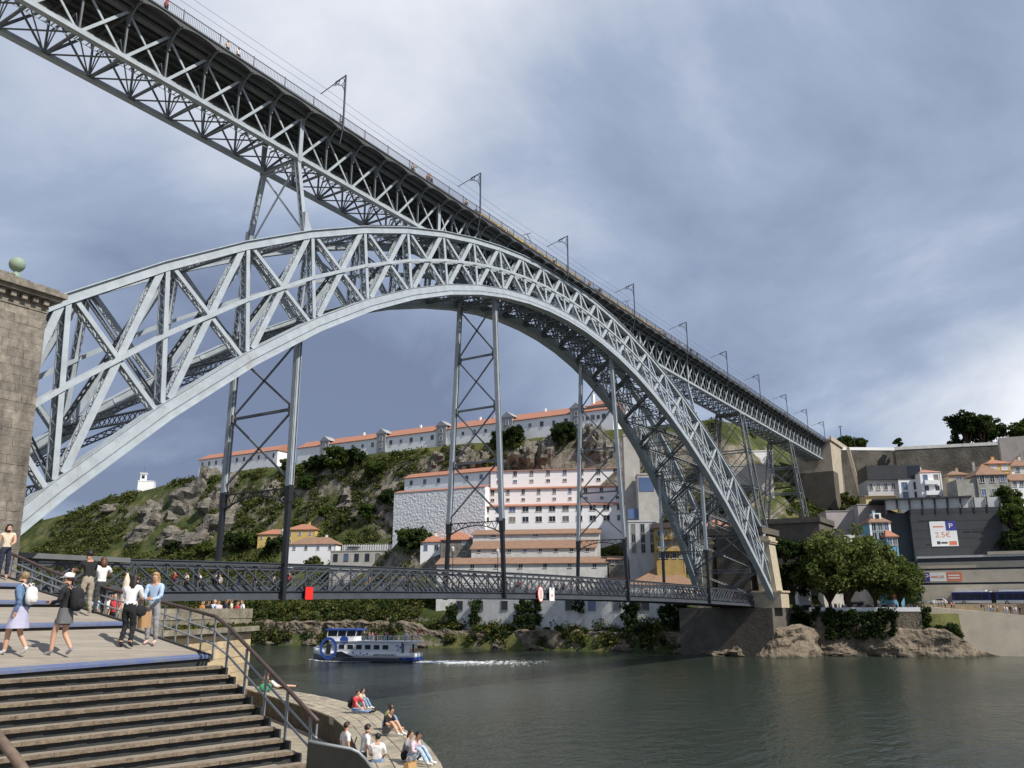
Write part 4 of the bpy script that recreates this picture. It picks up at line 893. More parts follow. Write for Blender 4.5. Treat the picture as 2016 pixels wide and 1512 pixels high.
# --- upper group behind the far piers
B = house('arcaded_house', 'white house with round arched openings behind the far pier', (1432,890), (1521,886), 150, 945, 10, WHITE, 'flat', .3, WHITE, mode='x')
for k in range(4):
    u = B.L*(k+.5)/4; mb = MB(); pts = [(u+1.5*math.cos(t), B.z1-3.0+1.5*math.sin(t)) for t in np.linspace(0, math.pi, 12)]; mb.prism([B.pt(a_, -.05, z_) for a_, z_ in pts], (*(B.n*.2), 0)); obj('arched_window', mb, LGREY, B.root)
    mb = MB(); pts = [(u-1.5, B.z1-8.2), (u+1.5, B.z1-8.2), (u+1.5, B.z1-5.4), (u-1.5, B.z1-5.4)]; mb.prism([B.pt(a_, -.05, z_) for a_, z_ in pts], (*(B.n*.2), 0)); obj('loggia_opening', mb, FRAMED, B.root)
house('lilac_house', 'pale lilac house with orange roof behind the arch springing', (1395,856), (1440,852), 152, 935, 9, mat('lilac render', (.52,.52,.62), .9, 0, .12, .5), 'gable', 1.6, TILE, [868, 890], 2, 1.1, 1.6, mode='x')
house('grey_hall', 'plain grey block under the arcaded house', (1436,918), (1520,918), 141, 962, 8, CONC, 'flat', .4, CONC, mode='x', cat='building')
house('white_house', 'white house seen through the right side of the arch', (1330,905), (1400,900), 143, 990, 9, WHITE, 'gable', 2, TILE, [918, 940], 4, 1.0, 1.6, mode='x')
house('red_roof_house', 'house with an orange roof seen low through the arch bracing', (1388,1035), (1432,1035), 118, 1070, 9, WHITEG, 'hip', 2.4, TILE, [1045], 2, .9, 1.1, mode='x')
house('site_hut', 'plain white hut standing behind the farthest iron pier', (1508,1022), (1570,1020), 140, 1046, 4, WHITE, 'flat', .15, WHITE, mode='x', cat='hut')
house('ochre_hut', 'low ochre hut with red roof right of the farthest iron pier', (1590,1026), (1626,1026), 134, 1048, 5, OCHRE, 'shed', .9, TILEO, mode='x', cat='hut')
# masonry bases
mb = MB(); mb.box((123, -11, 12), (142, 11, 31.0)); mb.box((122.5, -11.5, 31.0), (142.5, 11.5, 32.4)); tag(obj('pier_platform', mb, MORTM), 'long stone platform under the farthest iron pier', 'platform')
mb = MB(); mb.box((84.5, -3.9, 0), (97, 3.9, 25.6)); mb.box((84, -7.5, 25.6), (97.5, 7.5, 27.0)); tag(obj('masonry_pier', mb, MORTM), 'dark masonry base under the iron pier behind the arch foot', 'platform')
mb = MB(); mb.box((82.5, -8.8, -4), (98, 13, 8.95)); struct('far_abutment', mb, MORTM)

# --- upper abutment and retaining walls
ABM = mat('abutment granite', (.47,.41,.32), .9, 0, .25, .6, .2, 4, grime=((.22,.19,.15), .4, .55, .85))
ab = empty('deck_abutment', (171, 0, 40), 0, 'pale stone abutment where the upper deck meets the hill', 'abutment')
mb = MB(); mb.box((171.2, -5.6, 34), (186, 5.6, 61.3)); obj('wall', mb, ABM, ab)
mb = MB(); mb.box((170.7, -6.1, 61.3), (230, 6.1, 61.9)); obj('cornice', mb, ABM, ab)
mb = MB(); mb.box((171.2, -6.0, 61.9), (230, -5.5, 62.9)); obj('parapet', mb, ABM, ab)
mb = MB(); mb.box((165, -7, 36), (171.2, 7, 50.5)); obj('bearing_ledge', mb, MORTM, ab)
mb = MB(); mb.bar((185.5, -8.0, 61), (183.5, -11.5, 40), 1.0, .8, up=(1,0,0)); obj('buttress', mb, ABM, ab)
def rwall(name, label, pl, pr, xl, z0, m, par=None, depth=6):
    a, b, z = fz(pl, pr, xl); B = Bld(name, label, 'wall', a, b, z0, z, depth, m)
    if par: B.part('parapet', par, 0, B.L, -.15, .5, z, z+1.0)
    return B
rwall('retaining_wall', 'huge dark stained retaining wall right of the upper abutment', (1642,886), (1762,887), 186, 38, RETW, WHITE)
rwall('retaining_wall', 'dark retaining wall with white parapet under the hilltop trees', (1762,886), (1968,876), 186, 38, RETW, WHITEG)
rwall('retaining_wall', 'grey retaining wall at the right edge of the picture', (1966,862), (2060,855), 176, 40, CONC, None, 5)
# --- houses under the retaining wall
BWm = 'building'
B = house('modern_white_house', 'white house with black metal top storey', (1768,944), (1814,944), 158, 1000, 12, WHITE, 'flat', .1, BCLAD, [957, 976], 2, 1.4, 2.0, mode='x', frame=FRAMED)
B.part('top_storey', BCLAD, -8.5, B.L+.05, -.1, 11, B.z1+.1, B.z1+4.3); B.part('side_wing', LGREY, -8.5, -.02, .8, 11, B.zg, B.z1+.08); B.part('glazing', GLASS, B.L*.45, B.L*.98, -.16, .05, B.z1+.5, B.z1+3.9)
for k in range(4): o = B.win(-7.6+k*2.1, B.z1-1.9, .9, 1.8); o.location = (*B.pt(-7.6+k*2.1, .78), B.z1-1.9)
B = house('narrow_white_house', 'narrow bright white house with three storeys of balconies', (1810,929), (1852,928), 156, 1000, 10, WHITE, 'hip', 1.4, TILE, [941, 963, 984], 2, 1.0, 1.7, mode='x', ov=.1, frame=FRAMED)
for py in (950, 971): z_ = zx(1810, py, 156); B.part('balcony', WHITE, .9, B.L-1.2, -1.0, 0, z_-.7, z_+.5)
B = house('yellow_annex', 'low pale yellow house with dark garage window', (1704,976), (1764,975), 151, 1000, 7, YELL2, 'shed', .9, TILEO, mode='x'); B.part('window_band', GLASS, .8, B.L*.5, -.08, .1, B.z1-3.2, B.z1-1.6); B.part('doorway', GLASS, B.L*.68, B.L*.86, -.08, .1, B.z1-4.0, B.z1-1.4)
house('beige_house', 'narrow beige house with brown roof behind the grey ruin', (1866,934), (1908,933), 166, 990, 8, mat('beige render', (.46,.40,.29), .9, 0, .2, .6), 'hip', 1.6, TILEO, [944, 962, 978], 1, 1.6, 1.3, mode='x')
B = house('derelict_house', 'stained grey house with brown hip roof and ivy', (1922,934), (1982,933), 152, 1000, 11, RUIN, 'hip', 3.6, TILEO, [943, 970], 3, 1.1, 1.9, mode='x')
B.part('side_wing', RUIN, -5.2, -.02, .5, 9, B.zg, B.z1-1.2)
house('orange_yellow_house', 'bright orange-yellow house with two shuttered windows', (1944,912), (1988,911), 166, 960, 9, mat('orange yellow render', (.72,.45,.13), .9, 0, .1, .6), 'hip', 1.8, TILE, [921], 2, 1.8, 1.6, mode='x', glass=FRAME)
house('small_white_house', 'small white house with brown base at the right edge', (1990,945), (2030,944), 158, 985, 8, WHITE, 'gable', 2.2, TILEO, [953], 3, .9, 1.4, mode='x')
house('brown_roof_house', 'dim house with brown roof above the small white house', (1990,917), (2040,912), 170, 950, 9, WHITEG, 'hip', 2.6, TILEO, [925], 2, 1.0, 1.2, mode='x')
# --- car park
a, b, z = fx((1790,1003), 1966, 131, 6)
B = Bld('car_park', 'large charcoal car park block with a price banner', 'building', a, b, zx(1790,1105,131), z, 26, CHARC)
B.part('left_volume', BCLAD, -8.2, -.02, 3, 22, B.zg, z-.6); B.part('roof_slab', BCLAD, -8.6, B.L*.72, -.7, 24, z+2.6, z+3.0)
for k in range(9): B.part('glass_panel', LGREY, -5.5+k*3.0, -2.9+k*3.0, .3, .5, z+.05, z+2.55)
for k in range(10): B.part('roof_post', BCLAD, -5.8+k*3.0, -5.55+k*3.0, -.2, .2, z-1.2, z+2.6)
for r_, (u0, u1) in enumerate(((2,9),(12,20),(3,8),(2,7))):
    z_ = z-3-r_*3
    for k in range(4): B.part('vent_slot', GLASS, u0+k*(u1-u0)/4, u0+(k+.8)*(u1-u0)/4, -.05, .1, z_-.2, z_+.1)
for k in range(6): B.part('cladding_joint', BCLAD, .02, B.L-.02, -.025, .02, B.z0+(z-B.z0)*(k+.5)/6, B.z0+(z-B.z0)*(k+.5)/6+.07)
B.part('end_wall', PINKW, B.L+.02, B.L+1.6, 1.5, 20, B.zg, z-2.6)
carpark = B
house('pink_wall_block', 'blank pinkish grey wall left of the car park', (1626,1007), (1692,1007), 138, 1075, 10, PINKW, 'flat', .2, PINKW, mode='x', cat='building')
house('pink_wall_block', 'taller blank pinkish grey wall touching the car park', (1688,994), (1748,992), 137, 1075, 12, PINKW, 'flat', .2, PINKW, mode='x', cat='building')
a, b, z = fx((1808,1100), 2040, 122, 2); pk = Bld('parking_podium', 'banded beige concrete base of the car park with dark gaps', 'building', a, b, 8.2, z, 12, GLASS)
zb_ = [pk.uz(1810, p)[1] for p in (1192,1152,1148,1124,1120,1108)]
pk.part('concrete_band', CONCB, -.3, pk.L, -.5, 11, 7.5, zb_[1]); pk.part('concrete_band', CONCB, -.3, pk.L, -.5, 11, zb_[2], zb_[3]); pk.part('concrete_band', CONCB, -.3, pk.L, -.5, 11, zb_[4], zb_[5]); pk.part('roof_slab', LGREY, -.3, pk.L, -.8, 11, z, z+.5); u, _ = pk.uz(1945, 1095); pk.part('upper_canopy', CONCB, u, pk.L, -1, 10, z+.5, z+1.2)
for k in range(16): pk.part('slab_fin', CHARC, k*pk.L/16, k*pk.L/16+.15, -.45, .1, zb_[5], z)
# --- blue houses
B = house('blue_house', 'sky blue tiled house with white corner trim and dormer', (1712,1027), (1763-12,1026), 121, 1085, 9, BLUEW, 'hip', 2.4, TILEO, [1037, 1056], 3, 1.1, 2.0, mode='x')
B.part('corner_trim', WHITE, -.15, .35, -.12, .2, B.zg, B.z1); B.part('corner_trim', WHITE, B.L-.35, B.L+.15, -.12, .2, B.zg, B.z1); B.part('side_wing', WHITEG, -6, -.02, 3, 9, B.zg, B.z1-3); B.part('dormer', WHITE, B.L*.3, B.L*.7, 1.5, 4.5, B.z1+.4, B.z1+2.3); B.part('dormer_window', GLASS, B.L*.4, B.L*.6, 1.42, 1.6, B.z1+.9, B.z1+2.0)
B = house('blue_house', 'lower blue house with orange roof partly hidden by the plane tree', (1745,1055), (1766,1055), 119, 1085, 8, BLUEW, 'hip', 2.0, TILE, [1066], 2, 1.0, 1.8, mode='x')
house('white_house', 'white house end hidden behind the left side of the plane tree', (1612,1068), (1650,1066), 118, 1110, 9, WHITEG, 'gable', 2.0, TILEO, [1080], 2, 1.0, 1.4, mode='x')
house('white_shed', 'small white lean-to shed among the trees beside the pale pylon', (1567,1118), (1592,1122), 109, 1140, 4, WHITE, 'shed', 1.5, WHITE, mode='x', cat='shed')
# ================================================================== ROCKS AND VEGETATION
def ground_hit(px, py, t0=120, t1=900):
    d = ray(px, py); t = t0
    while t < t1:
        p = CAM+t*d
        if p[0] > xb(p[1])-10 and p[2] < terr(p[0], p[1]): return p
        t += 1.5
    return None
def leafmat(name, c1, c2, c3, tr=.36):
    m = bpy.data.materials.new(name); m.use_nodes = True; t = m.node_tree; n_ = t.nodes.new; l_ = t.links.new; t.nodes.remove(t.nodes['Principled BSDF'])
    g = n_('ShaderNodeNewGeometry'); q = n_('ShaderNodeTexNoise'); q.inputs['Scale'].default_value = .35; q.inputs['Detail'].default_value = 4; l_(g.outputs['Position'], q.inputs[0])
    oi = n_('ShaderNodeObjectInfo'); a_ = n_('ShaderNodeMath'); a_.operation = 'MULTIPLY_ADD'; l_(g.outputs['Random Per Island'], a_.inputs[0]); a_.inputs[1].default_value = .42; l_(q.outputs[0], a_.inputs[2])
    b_ = n_('ShaderNodeMath'); b_.operation = 'MULTIPLY_ADD'; l_(oi.outputs['Random'], b_.inputs[0]); b_.inputs[1].default_value = .16; l_(a_.outputs[0], b_.inputs[2])
    r_ = n_('ShaderNodeValToRGB'); e_ = r_.color_ramp.elements; e_[0].position = .45; e_[0].color = (*c1, 1); e_[1].position = 1.0; e_[1].color = (*c3, 1); k = e_.new(.75); k.color = (*c2, 1); l_(b_.outputs[0], r_.inputs[0])
    d1 = n_('ShaderNodeBsdfDiffuse'); l_(r_.outputs[0], d1.inputs[0]); d2 = n_('ShaderNodeBsdfTranslucent'); l_(r_.outputs[0], d2.inputs[0]); mx_ = n_('ShaderNodeMixShader'); mx_.inputs[0].default_value = tr; l_(d1.outputs[0], mx_.inputs[1]); l_(d2.outputs[0], mx_.inputs[2])
    l_(mx_.outputs[0], t.nodes['Material Output'].inputs[0]); return m
LEAF = leafmat('broadleaf', (.020,.040,.012), (.055,.090,.022), (.12,.155,.04)); LEAFD = leafmat('dark evergreen leaf', (.012,.024,.010), (.030,.052,.018), (.065,.09,.03))
LEAFS = leafmat('scrub leaf', (.024,.040,.012), (.062,.085,.024), (.17,.165,.06)); LEAFP = leafmat('plane tree leaf', (.042,.066,.018), (.105,.142,.040), (.20,.21,.07)); LEAFB = leafmat('bank bush leaf', (.022,.036,.010), (.07,.085,.022), (.155,.145,.045))
BARK = mat('bark', (.12,.09,.065), .95, 0, .4, 3, .5, 6)
def leaves(centers, radii, n_per, size, flat=.75, rng=RNG, shell=.35):
    """numpy cloud of leaf quads around clump centres -> vertices, faces"""
    C = np.repeat(np.asarray(centers, float), n_per, axis=0); r_ = np.repeat(np.asarray(radii, float), n_per); n = len(C)
    d = rng.normal(size=(n, 3)); d /= np.linalg.norm(d, axis=1)[:, None]; rad = r_*(shell+(1-shell)*rng.random(n)**.6); P = C+d*rad[:, None]*np.array([1, 1, flat])
    a = rng.normal(size=(n, 3))*.7+d*.0; nv = d*.6+a; nv[:, 2] += .35; nv /= np.linalg.norm(nv, axis=1)[:, None]
    u = np.cross(nv, rng.normal(size=(n, 3))); u /= np.linalg.norm(u, axis=1)[:, None]; v = np.cross(nv, u); s_ = (size*(.6+.8*rng.random(n)))[:, None]
    V = np.stack([P-u*s_*.5-v*s_*.32, P+u*s_*.1-v*s_*.5, P+u*s_*.55+v*s_*.1, P-u*s_*.05+v*s_*.5], 1).reshape(-1, 3)
    return V
def leafmesh(name, V, m):
    n = len(V)//4; me = bpy.data.meshes.new(name); me.vertices.add(len(V)); me.vertices.foreach_set('co', V.astype(np.float32).ravel()); me.loops.add(n*4); me.loops.foreach_set('vertex_index', np.arange(n*4, dtype=np.int32)); me.polygons.add(n); me.polygons.foreach_set('loop_start', np.arange(0, n*4, 4, dtype=np.int32)); me.update(calc_edges=True); me.validate(); me.materials.append(m); return me
def tree_proto(seed, h, r, m, n_clump, n_per, size, trunk_h, form='round'):
    """tapered trunk with limbs; crown of leaf clumps gathered round the limb ends"""
    rng = np.random.default_rng(seed); mb = MB(); lean = rng.normal(0, .04, 2); cz = trunk_h+(h-trunk_h)*.45
    mb.tube([(0,0,-.8), (lean[0]*h*.2, lean[1]*h*.2, trunk_h*.6), (lean[0]*h*.4, lean[1]*h*.4, trunk_h), (lean[0]*h*.6, lean[1]*h*.6, cz)], [r*.085, r*.06, r*.05, r*.02], 8)
    C = []; RR = []
    nl = max(7, n_clump//5)
    for i in range(nl):
        th = 2*math.pi*(i*.618+rng.random()*.2); ph = rng.uniform(-.45, 1.15)
        end = np.array([math.cos(th)*math.cos(ph)*r*.72, math.sin(th)*math.cos(ph)*r*.72, cz+math.sin(ph)*(h-cz)*.8])*rng.uniform(.82, 1.08)
        if form == 'cone': k = np.clip((end[2]-trunk_h)/(h-trunk_h), 0, 1); end[:2] *= (1.15-k)
        st = np.array([lean[0]*h*.4, lean[1]*h*.4, trunk_h*(.7+.5*rng.random())]); mid = (st+end)/2+np.array([0, 0, .08*h]); mb.tube([st, mid, end], [r*.035, r*.022, r*.008], 5)
        for k in range(5): C.append(end+rng.normal(0, r*.20, 3)*np.array([1, 1, .8])); RR.append(r*rng.uniform(.15, .30))
    V = leaves(C, RR, n_per, size, .8, rng)
    return mb.mesh('trunk', BARK), leafmesh('crown', V, m)
PROT = {'round': [tree_proto(s_, 9, 4.4, LEAF, 90, 55, .55, 1.6) for s_ in (1, 2, 3)], 'dark': [tree_proto(s_, 9.5, 4.6, LEAFD, 100, 60, .55, 1.2) for s_ in (4, 5)], 'bush': [tree_proto(s_, 4.2, 2.6, LEAFS, 40, 34, .5, .6) for s_ in (6, 7, 8)], 'bank': [tree_proto(s_, 5.2, 3.0, LEAFB, 45, 36, .5, .6) for s_ in (16, 17)],
        'plane': [tree_proto(s_, 15.5, 7.0, LEAFP, 170, 75, .48, 2.6) for s_ in (9, 10)], 'cone': [tree_proto(11, 9, 2.6, LEAFD, 45, 45, .5, 1.2, 'cone')]}
def tree(kind, pos, sc, label, cat='tree', group=None, var=0, name=None, rz=None, squash=1.):
    trunk, crown = PROT[kind][var % len(PROT[kind])]
    root = empty(name or {'bush': 'shrub', 'bank': 'shrub', 'plane': 'plane_tree', 'dark': 'evergreen_tree', 'cone': 'conifer_tree'}.get(kind, 'tree'), (pos[0], pos[1], pos[2]), random.random()*6.28 if rz is None else rz, label, cat, group); root.scale = (sc, sc, sc*squash)
    for nm, me in (('trunk', trunk), ('crown', crown)):
        o = bpy.data.objects.new(nm, me); COL.objects.link(o); o.parent = root
    return root
# rock outcrops: angular facets grown from noise
def rock(name, label, pos, size, seed, m, rot=0., kind='structure', flat=.7):
    mb = MB(); rr = random.Random(seed); n, k = 26, 15
    vs = []; fs = []
    for i in range(k+1):
        ph = math.pi*i/k-math.pi/2
        for j in range(n):
            th = 2*math.pi*j/n; d = Vector((math.cos(ph)*math.cos(th), math.cos(ph)*math.sin(th), math.sin(ph)))
            q = 1+.42*noise.fractal(d*1.5+Vector((seed*3.1, 0, 0)), .9, 2, 4)+.20*abs(noise.noise(d*4.0+Vector((0, seed*2.7, 0))))-.22*noise.voronoi(d*2.6+Vector((seed, 0, 0)))[0][0]
            x, y, z = d.x*size[0]*q, d.y*size[1]*q, d.z*size[2]*q; c_, s_ = math.cos(rot), math.sin(rot); vs.append((pos[0]+x*c_-y*s_, pos[1]+x*s_+y*c_, pos[2]+z))
    for i in range(k):
        for j in range(n): fs.append((i*n+j, i*n+(j+1) % n, (i+1)*n+(j+1) % n, (i+1)*n+j))
    mb.add(vs, fs); o = obj(name, mb, m); o['kind'] = kind
    if label: o['label'] = label
    return o
RK = [(370,985,9,15,13),(400,950,7,10,10),(352,1020,9,12,11),(300,1040,8,13,10),(275,1062,7,11,8),(335,1062,8,12,7),(420,1000,8,12,10),(425,1040,9,13,9),(395,1065,8,13,6),(300,1010,6,9,7),(455,1030,7,9,8),(455,960,6,9,7),(225,1000,4,9,3),(540,965,5,7,6),(690,985,5,8,6),(920,900,4,9,6),(950,905,4,8,5),(1045,898,5,9,7),(1075,895,5,9,8),(1020,905,4,8,5),(860,905,4,6,4),(1165,870,6,9,10),(1185,890,5,8,9)]
for i, (px, py, a_, b_, c_) in enumerate(RK):
    p = ground_hit(px, py)
    if p is not None: rock('rock_outcrop', None, p+np.array([a_*.45, 0, -c_*.15]), (a_*.9, b_*.85, c_*.9), i+1, ROCKM, .1*i)
# continuous rock faces along the bank, with a dark tide line
ROCKF = mat('bank rock face', (.235,.19,.135), .95, 0, 0, .32, .9, 1.1, col2=(.12,.095,.07), grime=((.045,.042,.028), .28, .50, .74))
t_ = ROCKF.node_tree; bs_ = t_.nodes['Principled BSDF']; old = bs_.inputs['Base Color'].links[0].from_socket; g_ = t_.nodes.new('ShaderNodeNewGeometry'); sx_ = t_.nodes.new('ShaderNodeSeparateXYZ'); t_.links.new(g_.outputs['Position'], sx_.inputs[0])
nz_ = t_.nodes.new('ShaderNodeTexNoise'); nz_.inputs['Scale'].default_value = .6; t_.links.new(g_.outputs['Position'], nz_.inputs[0]); ad_ = t_.nodes.new('ShaderNodeMath'); ad_.operation = 'MULTIPLY_ADD'; t_.links.new(nz_.outputs[0], ad_.inputs[0]); ad_.inputs[1].default_value = -1.6; t_.links.new(sx_.outputs[2], ad_.inputs[2])
mr_ = t_.nodes.new('ShaderNodeMapRange'); mr_.inputs[1].default_value = WZ-.1; mr_.inputs[2].default_value = WZ-.7; t_.links.new(ad_.outputs[0], mr_.inputs[0]); mx2 = t_.nodes.new('ShaderNodeMix'); mx2.data_type = 'RGBA'; t_.links.new(mr_.outputs[0], mx2.inputs[0]); t_.links.new(old, mx2.inputs[6]); mx2.inputs[7].default_value = (.035,.032,.022,1); t_.links.new(mx2.outputs[2], bs_.inputs['Base Color'])
def cliff(name, path, ztop, bulge, seed, m, step=.7, nv=16, rough=1.):
    P_ = [np.asarray(p, float) for p in path]; d = np.r_[0, np.cumsum([np.linalg.norm(b-a) for a, b in zip(P_, P_[1:])])]; n = int(d[-1]/step); vs = []; fs = []
    for i in range(n+1):
        s_ = d[-1]*i/n; x = np.interp(s_, d, [p[0] for p in P_]); y = np.interp(s_, d, [p[1] for p in P_]); s2 = min(d[-1], s_+.6); tx = np.interp(s2, d, [p[0] for p in P_])-np.interp(max(0, s_-.6), d, [p[0] for p in P_]); ty = np.interp(s2, d, [p[1] for p in P_])-np.interp(max(0, s_-.6), d, [p[1] for p in P_])
        nn_ = nrm((ty, -tx)); nn_ = nn_ if nn_[0] < 0 else -nn_; zt_ = np.interp(s_, d, ztop)+.9*noise.noise(Vector((s_*.25, seed, 0)))
        for j in range(nv+1):
            v = j/nv; z = -3.2+(zt_+3.2)*v; q = Vector((s_*.16+seed*5, z*.22, seed*1.7))
            off = bulge*(1-v)**1.3*(.75+.6*noise.noise(q*.7))+rough*(1.3*noise.fractal(q, .85, 2.1, 5)-.9*abs(noise.noise(q*2.1))+.55*noise.voronoi(q*2.4)[0][0])
            if v > .96: off = -1.5
            vs.append((x+nn_[0]*off, y+nn_[1]*off, z+.4*noise.noise(q*3)))
    for i in range(n):
        for j in range(nv): a = i*(nv+1)+j; fs.append((a, a+nv+1, a+nv+2, a+1))
    mb = MB(); mb.add(vs, fs); o = obj(name, mb, m); o['kind'] = 'structure'; return o
cliff('bank_cliff', [(xb(y)+1.6, y) for y in np.arange(10, 215, 6)], [3.4 if y < 90 else 5.5 for y in np.arange(10, 215, 6)], 1.6, 1.0, ROCKF)
cliff('rock_face', [(82.0, 8), (81.6, -4), (82.6, -9.5), (87, -12.2), (92, -13.6), (96.3, -14.6), (98.3, -24), (100.5, -33), (102.2, -41.0), (106, -43.4), (112, -45.5), (117, -52), (124, -66), (140, -100)], [-2, -2, 4.2, 5.2, 5.0, 4.4, 3.6, 4.4, 4.0, 2.2, -.2, -.4, -.4, -.4], 2.9, 3.3, ROCKF)
rr = random.Random(4)
for i, (px, a_, b_, c_) in enumerate(((1445,2.6,3,1.9),(1475,2.2,2.6,1.2),(1585,2.0,3,1.1),(1660,1.8,2.6,1.0),(1765,1.6,3.4,1.0),(1850,1.6,4,.9),(1400,1.6,2.6,1.0))):
    p = hitz(px, 1292, WZ); rock('bank_rock', None, (p[0]+.8, p[1], WZ+c_*.2), (a_, b_, c_), 80+i, ROCKF)
for i in range(9):
    y = 18+i*17+rr.uniform(-5, 5); rock('bank_rock', None, (xb(y)-.2, y, WZ+.2), (rr.uniform(1, 1.8), rr.uniform(1.6, 3), rr.uniform(.8, 1.8)), 40+i, ROCKF)
# right-hand quay wall over the rocks, promenade with white parapet, road, lower promenade
QR = mat('river wall rubble', (.24,.20,.145), .95, 0, 0, .7, .6, 2.2, col2=(.12,.10,.075), grime=((.05,.045,.035), .35, .5, .75))
def prom(px, py, z): return hitz(px, py, z)[:2]
pa, pb = np.array([96.5, -13.2]), hitx(1812, 1200, 102.5)[:2]
def strip(name, pts, z0, z1, w_, m, label=None, cat=None):
    mb = MB()
    for a, b in zip(pts, pts[1:]):
        a = np.asarray(a, float); b = np.asarray(b, float); n2 = np.array([-(b-a)[1], (b-a)[0]]); n2 /= np.linalg.norm(n2); n2 = n2 if n2[0] > 0 else -n2
        mb.prism([(*a, z0), (*b, z0), (*(b+n2*w_), z0), (*(a+n2*w_), z0)], (0, 0, z1-z0))
    o = obj(name, mb, m); return tag(o, label, cat) if cat else tag(o, kind='structure')
pc = pb+np.array([9, -.5])
strip('quay_wall', [pa, pb], -3, 8.05, 3, QR); strip('quay_wall', [pb, pc], -3, 8.0, 2.5, QR); la0 = hitx(1835, 1196, 110.5); strip('quay_wall', [pc, (la0[0]-1.3, la0[1]+2.0)], -3, 8.0, 2.5, CONCB)
strip('promenade_parapet', [pa, pb], 8.05, 9.05, .45, WHITE, 'low white parapet along the far promenade', 'parapet')
ASPH = mat('asphalt', (.06,.06,.06), .9, 0, .3, .8)
mb = MB(); mb.prism([(*pa, 7.7), (*pb, 7.7), (*pc, 7.7), (150, -42, 7.7), (150, -6, 7.7), (97, -6, 7.7)], (0, 0, .45)); struct('promenade', mb, PAVE)
# descending lower promenade at the right, with block wall carrying the upper road
la = hitx(1835, 1196, 110.5); lb_ = hitx(2060, 1236, 111); lq = hitx(1835, 1180, 114); lr_ = hitx(2060, 1180, 114.5)
mb = MB(); mb.prism([(la[0]-3, la[1], -3), (la[0]+5, la[1], -3), (la[0]+5, la[1], la[2]), (la[0]-3, la[1], la[2])], (0,0,0.01)) if False else None
P = [(la[0]-1.2, la[1]+3), (la[0]+6, la[1]+3), (lb_[0]+26, lb_[1]-40), (lb_[0]+20, lb_[1]-40)]; zs_ = [la[2]+.4, la[2]+.4, lb_[2]-2.0, lb_[2]-2.0]
mb = MB(); mb.add([(*p, -3) for p in P]+[(*p, z) for p, z in zip(P, zs_)], [(3,2,1,0),(4,5,6,7),(0,1,5,4),(1,2,6,5),(2,3,7,6),(3,0,4,7)]); struct('lower_promenade', mb, CONCB)
BLKW = mat('sandstone block wall', (.42,.33,.21), .9, 0, 0, 1.6, .3, 4, col2=(.28,.22,.145))
mb = MB(); mb.prism([(115.6, la[1]+3, 3), (118, la[1]+3, 3), (137, -140, 3), (134.5, -140, 3)], (0, 0, 6.75)); tag(obj('road_wall', mb, BLKW), 'sandstone block wall carrying the bus road above the lower promenade', 'wall')
mb = MB(); mb.prism([(118.2, la[1]+3, 7.5), (152, la[1]+3, 7.5), (165, -140, 7.5), (137.2, -140, 7.5)], (0, 0, 2.1)); struct('road', mb, ASPH)
# plants
lab = ['on the left skyline', 'on the upper slope', 'on the middle slope', 'low on the slope']
TL = [(362,915,'round',1.25,'round tree on the skyline left of the barracks'),(345,925,'dark',1.0,'dark tree just left of the skyline tree by the barracks'),(318,948,'round',.8,'tree between the white villa and the skyline tree'),(235,972,'dark',.6,'small dark tree left of the white villa'),
      (660,930,'round',1.2,'large bright tree high on the slope below the barracks'),(620,935,'dark',.9,'dark tree on the slope right of the left hanger'),(700,925,'dark',.9,'dark tree on the slope below the second pediment bay'),(605,970,'round',.8,'tree on the slope between the rocks and the left hanger'),(740,945,'round',.9,'tree left of the white warehouse wing'),(765,1000,'dark',.8,'dark tree at the left corner of the rough white wall'),
      (800,1020,'bush',1.4,'shrub at the foot of the rough white wall'),(845,1025,'bush',1.3,'shrub under the middle of the rough white wall'),(905,1025,'bush',1.4,'shrub under the right end of the rough white wall'),(720,1030,'round',.8,'tree above the flat-roofed concrete house'),(680,1040,'bush',1.4,'shrub above the white house with the two-part roof'),(640,1025,'round',.7,'tree above the taller yellow house'),
      (460,1090,'dark',.9,'dark tree left of the low yellow house'),(490,1085,'round',.9,'tree touching the low yellow house'),(540,1095,'dark',.8,'dark tree in front of the yellow houses'),(815,1095,'dark',1.0,'dark tree between the concrete house and the cottage'),(800,1075,'round',.7,'tree at the right end of the concrete house'),(620,1118,'bush',1.2,'shrub in front of the white house'),(700,1122,'bush',1.0,'shrub in front of the flat-roofed concrete house'),
      (400,1100,'round',.8,'tree at the foot of the grey rocks behind the lower deck'),(340,1095,'dark',.7,'dark tree under the big rock face'),(565,930,'round',.7,'tree below the gable of the lower barrack'),(1010,885,'dark',.9,'dark tree on the cliff above the topmost warehouse'),(1110,880,'dark',1.0,'dark tree on the cliff beside the third hanger'),(980,880,'round',.7,'tree on the cliff edge behind the second hanger'),
      (1595,965,'bush',1.6,'shrub on the slope beside the upper abutment'),(1560,990,'round',.6,'tree behind the farthest iron pier'),(1640,990,'bush',1.4,'shrub on the terrace left of the yellow annex'),(1670,1000,'bush',1.2,'vine shrub above the pinkish wall')]
for i, (px, py, k, sc, lb_2) in enumerate(TL):
    p = ground_hit(px, py)
    if p is not None: tree(k, p-np.array([0, 0, .5]), sc, lb_2, 'shrub' if k in ('bush', 'bank') else 'tree', None, i)
def top_tree(px, py, x, k, sc, label, var=0):
    p = hitx(px, py, x)-np.array([0, 0, 3.4*sc]); return tree(k, p, sc*1.15, label, 'tree', None, var)
